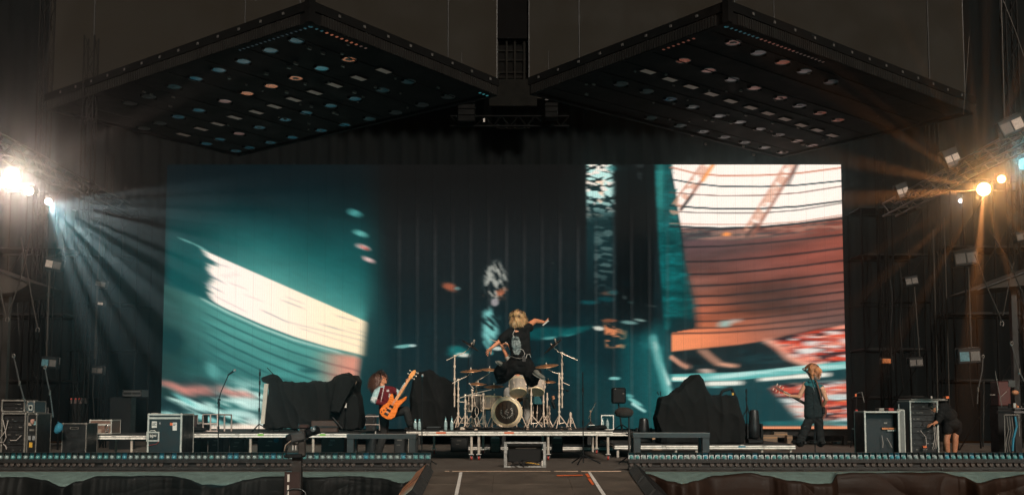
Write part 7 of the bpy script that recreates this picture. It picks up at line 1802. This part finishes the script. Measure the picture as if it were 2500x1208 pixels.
MB().tube([S(1247, 869, -.13), S(1258, 873, -.17), S(1270, 875, -.18), S(1276, 873, -.17)], .006, 6).build('belt_chain', M_EDGED, t); MB().tube([S(1296, 866, -.1), S(1303, 855, -.1), S(1309, 845, -.1)], .003, 5).build('antenna', M_BLACK, t)
MB().tube([wrL + Vector((.02 * math.cos(a), .0, .02 * math.sin(a))) + Vector((.008, 0, .006)) for a in [i * .7 for i in range(10)]], .006, 6).build('bracelet', wm_, t)
a, b = S(1331, 789, .26), S(1344, 778, .26); d = (b - a).normalized()
mt = thing('handheld_microphone', a, 'white handheld microphone in the raised fist of the leaping singer', 'microphone')
MB().lathe(a, d, [(.012, -.06), (.014, -.05), (.017, .06), (.021, .085)], 12, cap0=True).build('mic_handle', M_WHITE, mt); MB().lathe(a, d, [(.021, .085), (.025, .095), (.025, .12), (.014, .135), (.001, .138)], 12).build('mic_head', M_BLACK, mt)

# ------------------------------------------------------------------ BASS PLAYER
Y0 = 20.3
t = thing('person', (S(940, 1110).x, Y0, 0), 'person in maroon jersey with white sleeves leaning back to play a bass guitar', 'person')
mb = MB(); hc = S(931, 927, .0); Q = head(mb, hc, (.86, -.22, .46), (-.45, .05, .88))
chain(mb, [(S(931, 936), .052), (S(935, 947), .058)]); chain(mb, [(S(940, 955), .08), (S(943, 985), .08), (S(944, 1006), .085)])
shN, elN, wrN = S(923, 953, -.10), S(912, 976, -.14), S(941, 987, -.25); shF, elF, wrF = S(957, 951, .02), S(977, 962, -.02), S(992, 934, -.12)
chain(mb, [(shN, .055), (elN, .042), (wrN, .028)]); hand(mb, wrN, (S(953, 986, -.28) - wrN), (.1, .5, -.6), 1.05, .55, .25, 1)
chain(mb, [(shF, .052), (elF, .040), (wrF, .027)]); hand(mb, wrF, (S(1000, 922, -.14) - wrF), (.5, -.6, -.3), 1.05, .9, .15, -1)
kneeA, ankA, kneeB, ankB = S(938, 1057, .02), S(922, 1108, .10), S(992, 1001, -.14), S(1001, 1038, -.02)
chain(mb, [(S(938, 1010), .085), (kneeA, .058), (ankA, .04)]); chain(mb, [(S(950, 1008), .085), (kneeB, .058), (ankB, .04)])
blob(mb, 'body', M_SKINB, t, .0075, 1); face_parts(t, Q)
def jersey(p):
    px, py = project(p.x, p.y, p.z)
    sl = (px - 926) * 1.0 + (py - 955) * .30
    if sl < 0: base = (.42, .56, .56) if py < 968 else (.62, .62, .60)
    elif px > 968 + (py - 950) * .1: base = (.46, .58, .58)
    else: base = (.125, .012, .016)
    if abs(sl - 9 - (py - 955) * .10) < 1.0 and 940 < py < 980: base = (.60, .50, .48)
    if 938 < py < 945.5 and px < 938 and sl > -8: base = (.30, .48, .48)
    if 950.5 < py < 955.5 and 944 < px < 950 and nz((px * 1.2, py * .8, 2)) > -.25: base = (.6, .55, .52)
    if 960 < py < 971 and 949 < px < 953 and nz((px * .8, py * .9, 7)) > -.2: base = (.6, .55, .52)
    if sl < 0 and 974 < py < 988 and (abs(px - 919) < 3.6 or abs(px - 929) < 3.6) and nz((px * .7, py * .7, 4)) > -.15: base = (.08, .12, .12)
    return base
mb = MB(); torso(mb, [(S(940, 952), .15, .11), (S(941, 962), .165, .125), (S(943, 980), .155, .125), (S(944, 997), .155, .125)]); mb.ell(S(936, 946), (.09, .08, .05)); chain(mb, [(S(929, 951, -.04), .08), (shN, .078), (elN, .062), (S(918, 979, -.17), .060), (S(934, 985, -.22), .048), (S(940, 986.5, -.24), .044)])
chain(mb, [(S(950, 951), .08), (shF, .072), (elF, .056), (S(984, 948, -.08), .050), (S(990, 937, -.11), .042)])
blob(mb, 'jersey', M_FAB, t, .0095, 2, wr(9, .010, 9), jersey)
mb = MB(); mb.ell(S(944, 1003), (.155, .125, .10)); chain(mb, [(S(938, 1010), .105), (kneeA, .082), (S(924, 1104, .09), .070)]); chain(mb, [(S(951, 1008), .105), (kneeB, .084), (S(1000, 1034, -.03), .070)])
blob(mb, 'trousers', M_FAB, t, .011, 3, wr(12, .010, 9), pants((.030, .028, .027)))
shoe(t, ankA + Vector((0, 0, -.02)), (.6, -.7, 0), (0, 0, 1), .95, M_BLACK); f_ = ankB.copy(); f_.z = ZR + .098; shoe(t, f_, (.55, -.7, -.05), (0, 0, 1), .95, M_BLACK)
hair(t, Q, 1.02, 1500, .23, (.030, .014, .009), (.13, .050, .030), 9, lambda v: Vector((-.22, .02, -.35)), -.5, .03, .008, .25, .006)
MB().ell(Q(0, .092, -.092), (.018, .016, .022)).build('goatee', mat('brow', (.03, .018, .012), .8), t)

# ------------------------------------------------------------------ GUITARS (held, so things of their own)
def guitar(a, b, nrm, label, wood, neckm, s=1.0, name='bass_guitar', body_len=.50, strings=4, pick=None, strap=None):
    """a: bottom of the body, b: tip of the headstock"""
    a, b = Vector(a), Vector(b); ax = (b - a).normalized(); L_ = (b - a).length; sd = ax.cross(Vector(nrm)).normalized(); nr = sd.cross(ax).normalized()
    t = thing(name, a, label, 'guitar')
    T = lambda u, v, w=0: a + ax * u + sd * v + nr * w
    B = body_len * s
    out = [(0, -.05), (.03, -.13), (.10, -.165), (.20, -.155), (.30, -.115), (.38, -.125), (.48, -.150), (.52, -.13), (.49, -.09), (.44, -.05), (.46, .05), (.52, .09), (.60, .125), (.62, .15), (.56, .165), (.42, .135), (.32, .12), (.22, .15), (.12, .165), (.04, .13), (0, .06)]
    pl = [T(u / .5 * B, v * s * 1.0, -.022) for u, v in out]
    mb = MB(); mb.prism(pl, nr * .044); 
    # rounded body: inset top
    bo = mb.build('guitar_body', wood, t)
    ins = [T(B * .48 + (u / .5 * B - B * .48) * .93, v * s * .92, .0222) for u, v in out]; MB().prism(ins, nr * .006).build('body_top', wood, t)
    n0, n1 = B * .88, L_ - .20 * s
    MB().add([T(n0, -.030, .026), T(n0, .030, .026), T(n1, .022, .026), T(n1, -.022, .026), T(n0, -.026, -.004), T(n0, .026, -.004), T(n1, .018, -.002), T(n1, -.018, -.002)], [(0, 1, 2, 3), (4, 7, 6, 5), (0, 3, 7, 4), (1, 5, 6, 2), (0, 4, 5, 1), (3, 2, 6, 7)]).build('neck', neckm, t)
    MB().add([T(n0, -.026, .0285), T(n0, .026, .0285), T(n1, .019, .0285), T(n1, -.019, .0285)], [(0, 1, 2, 3)]).build('fretboard', neckm if pick is None else pick, t)
    hw_ = 1.0 if strings == 5 else .68; hs = [(n1, -.022), (n1 + .03, -.040 * hw_), (n1 + .10, -.046 * hw_), (n1 + .17, -.030 * hw_), (L_, .0), (L_ - .02, .030 * hw_), (n1 + .12, .042 * hw_), (n1 + .03, .034 * hw_), (n1, .022)]
    MB().prism([T(u, v, .004) for u, v in hs], nr * .016).build('headstock', neckm, t)
    for k in range(strings):
        u = n1 + .035 + .034 * k; sgn = -1 if k % 2 or strings == 4 else 1
        MB().cyl(T(u, sgn * .040, .012), T(u, sgn * .078, .012), .007, 8).build('tuning_peg', M_HW, t); MB().ell(T(u, sgn * .085, .012), (.014, .014, .014), nu=8, nv=6).build('peg_key', M_HW, t)
        vv = -.018 + .036 * k / (strings - 1); MB().tube([T(B * .16, vv, .040), T(n1, vv * .8, .032)], .0016, 4).build('string', M_HW, t)
    for u in (.30, .50): MB().box(T(B * u + .02, 0, .034), (.045, .085, .014), Matrix((ax, sd, nr)).transposed(), bev=.004).build('pickup', M_BLACK, t)
    MB().box(T(B * .16, 0, .034), (.05, .085, .016), Matrix((ax, sd, nr)).transposed(), bev=.004).build('bridge', M_STEEL, t)
    for k in range(3): MB().cyl(T(B * (.14 + .12 * k), -.105 + .02 * k, .028), T(B * (.14 + .12 * k), -.105 + .02 * k, .044), .012, 10).build('knob', M_BLACK, t)
    if strap: MB().tube(strap, .018, 6).build('strap', mat('strap_brown', (.13, .055, .030), .7), t)
    return t
guitar(S(939, 1019, -.38), S(1014, 903, -.22), (-.15, -1, .12), 'bright orange bass guitar with pale neck held by the leaning bassist', mat('orange_wood', (.85, .19, .020), .28, var=.3, scale=5, stretch=(1, 1, 4), coat=.5), mat('maple_neck', (.88, .33, .085), .35, var=.15, scale=6, coat=.3), 1.0, strings=5, body_len=.46)

# ------------------------------------------------------------------ GUITARIST
Y0 = 21.45
t = thing('person', (S(1985, 1085).x, Y0, ZL), 'person in sleeveless teal shouldered vest playing guitar with back half turned', 'person')
mb = MB(); hc = S(1982, 906, 0); Q = head(mb, hc, (-.86, .45, -.08), (0, .02, 1))
chain(mb, [(S(1982, 916), .05), (S(1983, 928), .056)]); chain(mb, [(S(1985, 945), .085), (S(1986, 980), .085), (S(1986, 1012), .09)])
shL, elL, wrL = S(1967, 938, .06), S(1951, 968, .10), S(1927, 966, .20); shR, elR, wrR = S(2007, 948, -.05), S(2017, 975, -.02), S(2004, 1000, .18)
chain(mb, [(shL, .060), (elL, .044), (wrL, .029)]); hand(mb, wrL, S(1912, 960, .24) - wrL, (.1, -.3, 1), 1.05, .95, .15, 1)
chain(mb, [(shR, .058), (elR, .044), (wrR, .030)]); hand(mb, wrR, (-.7, .4, -.3), (0, -.3, -1), 1.0, .5, .2, 1)
for p in ([(S(1976, 1020), .08), (S(1968, 1053, .03), .055), (S(1957, 1080, .0), .04)], [(S(1996, 1020), .08), (S(1999, 1055), .055), (S(2001, 1082), .04)]): chain(mb, p)
blob(mb, 'body', M_SKINP, t, .0075, 1); face_parts(t, Q)
def vest(p):
    px, py = project(p.x, p.y, p.z); e = 944 + (px - 1985) * .18 + 3 * nz((px * .1, 0, 1))
    return (.022, .125, .14) if py < e else (.012, .020, .022)  # teal yoke, with the light on the shoulders put into its colour
mb = MB(); torso(mb, [(S(1986, 943), .165, .11), (S(1986, 955), .19, .13), (S(1985, 985), .19, .13), (S(1986, 1015), .20, .14)]); mb.ell(S(1983, 931), (.10, .085, .06)); capsule(mb, S(1969, 938, .04), .062, S(1974, 945, .03), .07); capsule(mb, S(2005, 946, -.03), .062, S(1998, 950), .07); blob(mb, 'vest', M_FAB, t, .0095, 3, wr(15, .010, 8), vest)
mb = MB(); mb.ell(S(1986, 1018), (.17, .13, .10)); chain(mb, [(S(1976, 1024), .105), (S(1963, 1052, .02), .098), (S(1953, 1078), .105)]); chain(mb, [(S(1997, 1024), .105), (S(2001, 1052), .094), (S(2004, 1078), .098)])
blob(mb, 'trousers', M_FAB, t, .012, 2, wr(19, .022, 7), pants((.014, .016, .0165)))
for x in (1954, 2000): q = S(x, 1084); q.z = ZL + .098; shoe(t, q, (-.8, .4, 0), (0, 0, 1), .95, M_BLACK)
hair(t, Q, 1.04, 1500, .14, (.07, .03, .016), (.66, .26, .10), 14, lambda v: Vector((.12, -.05, -.1)), -.8, .03, .008, .22, .006)
MB().tube([wrL + Vector((.0 , .03 * math.cos(a), .03 * math.sin(a))) for a in [i * .7 for i in range(10)]], .006, 6).build('bracelet', wm_, t)
MB().box(S(2011, 1001, -.06), (.05, .05, .15), bev=.015).build('hip_pouch', M_BLACK, t)
pr = MB()
for k in range(7): pr.box(S(1985 + k * .95, 944 + k * 2.6, -.148), (.012, .004, .012 + .006 * (k % 2)), Matrix.Rotation(.35, 3, 'Y'))
pr.build('back_lettering', mat('lettering_grey', (.30, .34, .34), .7), t)
guitar(S(2016, 1014, .24), S(1891, 944, .26), (-.2, -.8, .5), 'reddish brown electric guitar with dark neck held by the guitarist in the vest', mat('red_brown_wood', (.12, .035, .02), .3, var=.3, scale=5, coat=.4), mat('red_neck', (.11, .030, .018), .4, var=.2), 1.0, 'electric_guitar', .44, 6, mat('rosewood', (.05, .016, .010), .5),
       strap=[S(1988, 925, .0), S(1993, 930, -.14), S(1998, 945, -.17), S(2003, 965, -.17), S(2006, 982, -.12), S(2008, 998, -.02)])
# pedals at his feet
t = thing('effects_pedals', (S(2000, 1088).x, 21.15, ZL), 'row of small black effect pedals at the guitarist feet', 'pedals')
for k, x in enumerate((1936, 1940, 1985, 2012, 2020)): MB().box((P(x, 0, 21.15).x, 21.15, ZL + .03), (.09, .12, .055), bev=.01).build('pedal', (M_BLACK, M_STEEL, M_BLACK, M_BLACK, M_EDGED)[k], t)

# ------------------------------------------------------------------ CREW MEMBER bending at the racks
Y0 = 20.1
t = thing('person', (S(2322, 1110).x, Y0, 0), 'person in black shirt and shorts bending over beside the tall right rack', 'person')
mb = MB(); hc = S(2279, 993, -.05); Q = head(mb, hc, (-.75, -.35, -.55), (-.5, .1, .85))
chain(mb, [(S(2284, 990, -.02), .055), (S(2294, 990), .065)]); chain(mb, [(S(2298, 995), .12), (S(2312, 1012), .12), (S(2323, 1035), .13)])
sh, el, wr_ = S(2294, 1000, -.12), S(2293, 1026, -.16), S(2281, 1033, -.24); chain(mb, [(sh, .05), (el, .042), (wr_, .028)]); hand(mb, wr_, S(2266, 1037, -.28) - wr_, (0, 0, -1), 1.05, .5, .2, 1)
sh2, el2, wr2 = S(2292, 1000, .12), S(2287, 1024, .1), S(2272, 1034, .0); chain(mb, [(sh2, .05), (el2, .042), (wr2, .028)]); hand(mb, wr2, (-.9, -.2, -.2), (0, 0, -1), 1.0, .5, .2, -1)
chain(mb, [(S(2316, 1040, -.04), .085), (S(2311, 1072, -.05), .058), (S(2311, 1080, -.04), .064), (S(2314, 1108, 0), .042)]); chain(mb, [(S(2334, 1040, .08), .085), (S(2332, 1070, .06), .058), (S(2332, 1080, .08), .062), (S(2330, 1108, .1), .042)])
blob(mb, 'body', mat('skin_dimmed', (.40, .16, .085), .5, var=.12, scale=14), t, .0085, 1); face_parts(t, Q)  # darker copy of the skin tone stands in for dim light
mb = MB(); mb.ell(S(2300, 998), (.19, .17, .15)); mb.ell(S(2312, 1014), (.20, .18, .17)); mb.ell(S(2322, 1034), (.19, .18, .14)); chain(mb, [(S(2297, 998, -.1), .085), (S(2294, 1020, -.15), .07), (S(2291, 1028, -.18), .055)]); capsule(mb, S(2296, 998, .1), .085, S(2290, 1014, .12), .075)
blob(mb, 'shirt', M_FAB, t, .013, 3, wr(23, .014, 7), pants((.008, .008, .008)))
mb = MB(); mb.ell(S(2325, 1038), (.17, .17, .11)); chain(mb, [(S(2316, 1036, -.04), .11), (S(2313, 1050, -.05), .105)]); chain(mb, [(S(2335, 1036, .08), .11), (S(2335, 1050, .07), .105)])
blob(mb, 'shorts', M_FAB, t, .013, 2, wr(27, .01, 8), pants((.0075, .0075, .008)))
for q, d in ((S(2314, 1108, 0), 0), (S(2330, 1108, .1), 0)): q.z = .098; shoe(t, q, (-.8, -.5, 0), (0, 0, 1), .95, M_BLACK)
hair(t, Q, 1.0, 700, .06, (.012, .010, .009), (.02, .015, .012), 31, None, -.2, .02, .004, .3, .012)

# ------------------------------------------------------------------ DRUMMER behind the kit
Y0 = 22.15
t = thing('person', (S(1260, 985).x, Y0, ZR + .47), 'person in pale shirt drumming, mostly hidden behind the leaping singer', 'person')
mb = MB(); hc = S(1266, 862, 0); Q = head(mb, hc, (-.25, -1, -.1), (0, 0, 1)); chain(mb, [(S(1265, 876), .052), (S(1264, 886), .06)]); chain(mb, [(S(1263, 900), .12), (S(1262, 930), .11), (S(1262, 968), .14)])
chain(mb, [(S(1244, 893, -.02), .052), (S(1236, 866, -.16), .042), (S(1224, 843, -.22), .028)]); hand(mb, S(1224, 843, -.22), (-.35, -.1, .9), (.3, -.8, .2), 1.0, .9, .1, 1)
chain(mb, [(S(1282, 893), .052), (S(1268, 872, -.30), .042), (S(1247, 852, -.36), .03), (S(1243, 842, -.36), .027)]); hand(mb, S(1243, 842, -.36), (-.8, 0, .25), (0, -.4, -1), 1.0, .9, .1, -1)
chain(mb, [(S(1254, 968), .09), (S(1240, 960, -.42), .065), (S(1238, 1030, -.42), .04)]); chain(mb, [(S(1272, 968), .09), (S(1286, 962, -.40), .065), (S(1288, 1030, -.40), .04)])
blob(mb, 'body', M_SKINB, t, .0085, 1); face_parts(t, Q)
mb = MB(); mb.ell(S(1263, 900), (.19, .12, .13)); mb.ell(S(1262, 925), (.17, .12, .18)); mb.ell(S(1262, 955), (.17, .13, .13)); capsule(mb, S(1247, 893), .08, S(1239, 872, -.12), .07); capsule(mb, S(1279, 893), .08, S(1274, 882, -.18), .07)
blob(mb, 'shirt', M_FAB, t, .012, 2, wr(33, .010, 8), flat((.46, .42, .37)))
mb = MB(); chain(mb, [(S(1254, 966), .12), (S(1240, 957, -.42), .10), (S(1238, 1000, -.42), .085), (S(1238, 1026, -.42), .08)]); chain(mb, [(S(1272, 966), .12), (S(1286, 960, -.40), .10), (S(1288, 1024, -.40), .08)]); mb.ell(S(1262, 965), (.18, .15, .11))
blob(mb, 'trousers', M_FAB, t, .013, 2, wr(37, .012, 8), flat((.36, .34, .31)))
for x in (1238, 1288): q = S(x, 1040, -.42); q.z = ZR + .098; shoe(t, q, (0, -1, 0), (0, 0, 1), .95, M_SHOE)
hair(t, Q, 1.0, 260, .08, (.02, .014, .01), (.04, .025, .018), 41, None, -.2, .02, .006, .3, .012)
for k, (x0, y0, x1, y1, d) in enumerate(((1226, 838, 1195, 828, -.26), (1250, 840, 1222, 832, -.38))):
    a, b = S(x0, y0, d), S(x1, y1, d); t = thing('drum_stick', a, ('pale drum stick raised left of the singer', 'pale drum stick in the hand close to the singer')[k], 'drum stick'); MB().tube([a, a.lerp(b, .8), b], [.008, .007, .004], 8).build('shaft', mat('stick_wood', (.62, .50, .38), .5), t); MB().ell(b, (.008, .008, .008)).build('tip', MATS['stick_wood'], t)
# ================================================================== HAZE
hz = MB().bb((-84, -79, -2.8), (84, 89, 27.5)).build('haze', None); tag(hz, kind='stuff')
hm = bpy.data.materials.new('haze_air'); hm.use_nodes = True; n = hm.node_tree
n.nodes.remove(n.nodes['Principled BSDF'])
pv = n.nodes.new('ShaderNodeVolumePrincipled'); pv.inputs['Color'].default_value = (.62, .92, .98, 1)  # teal scatter colour stands in for cyan light in the air
pv.inputs['Density'].default_value = HAZE_D; pv.inputs['Anisotropy'].default_value = HAZE_G
n.links.new(pv.outputs['Volume'], n.nodes['Material Output'].inputs['Volume'])
hz.data.materials.append(hm)
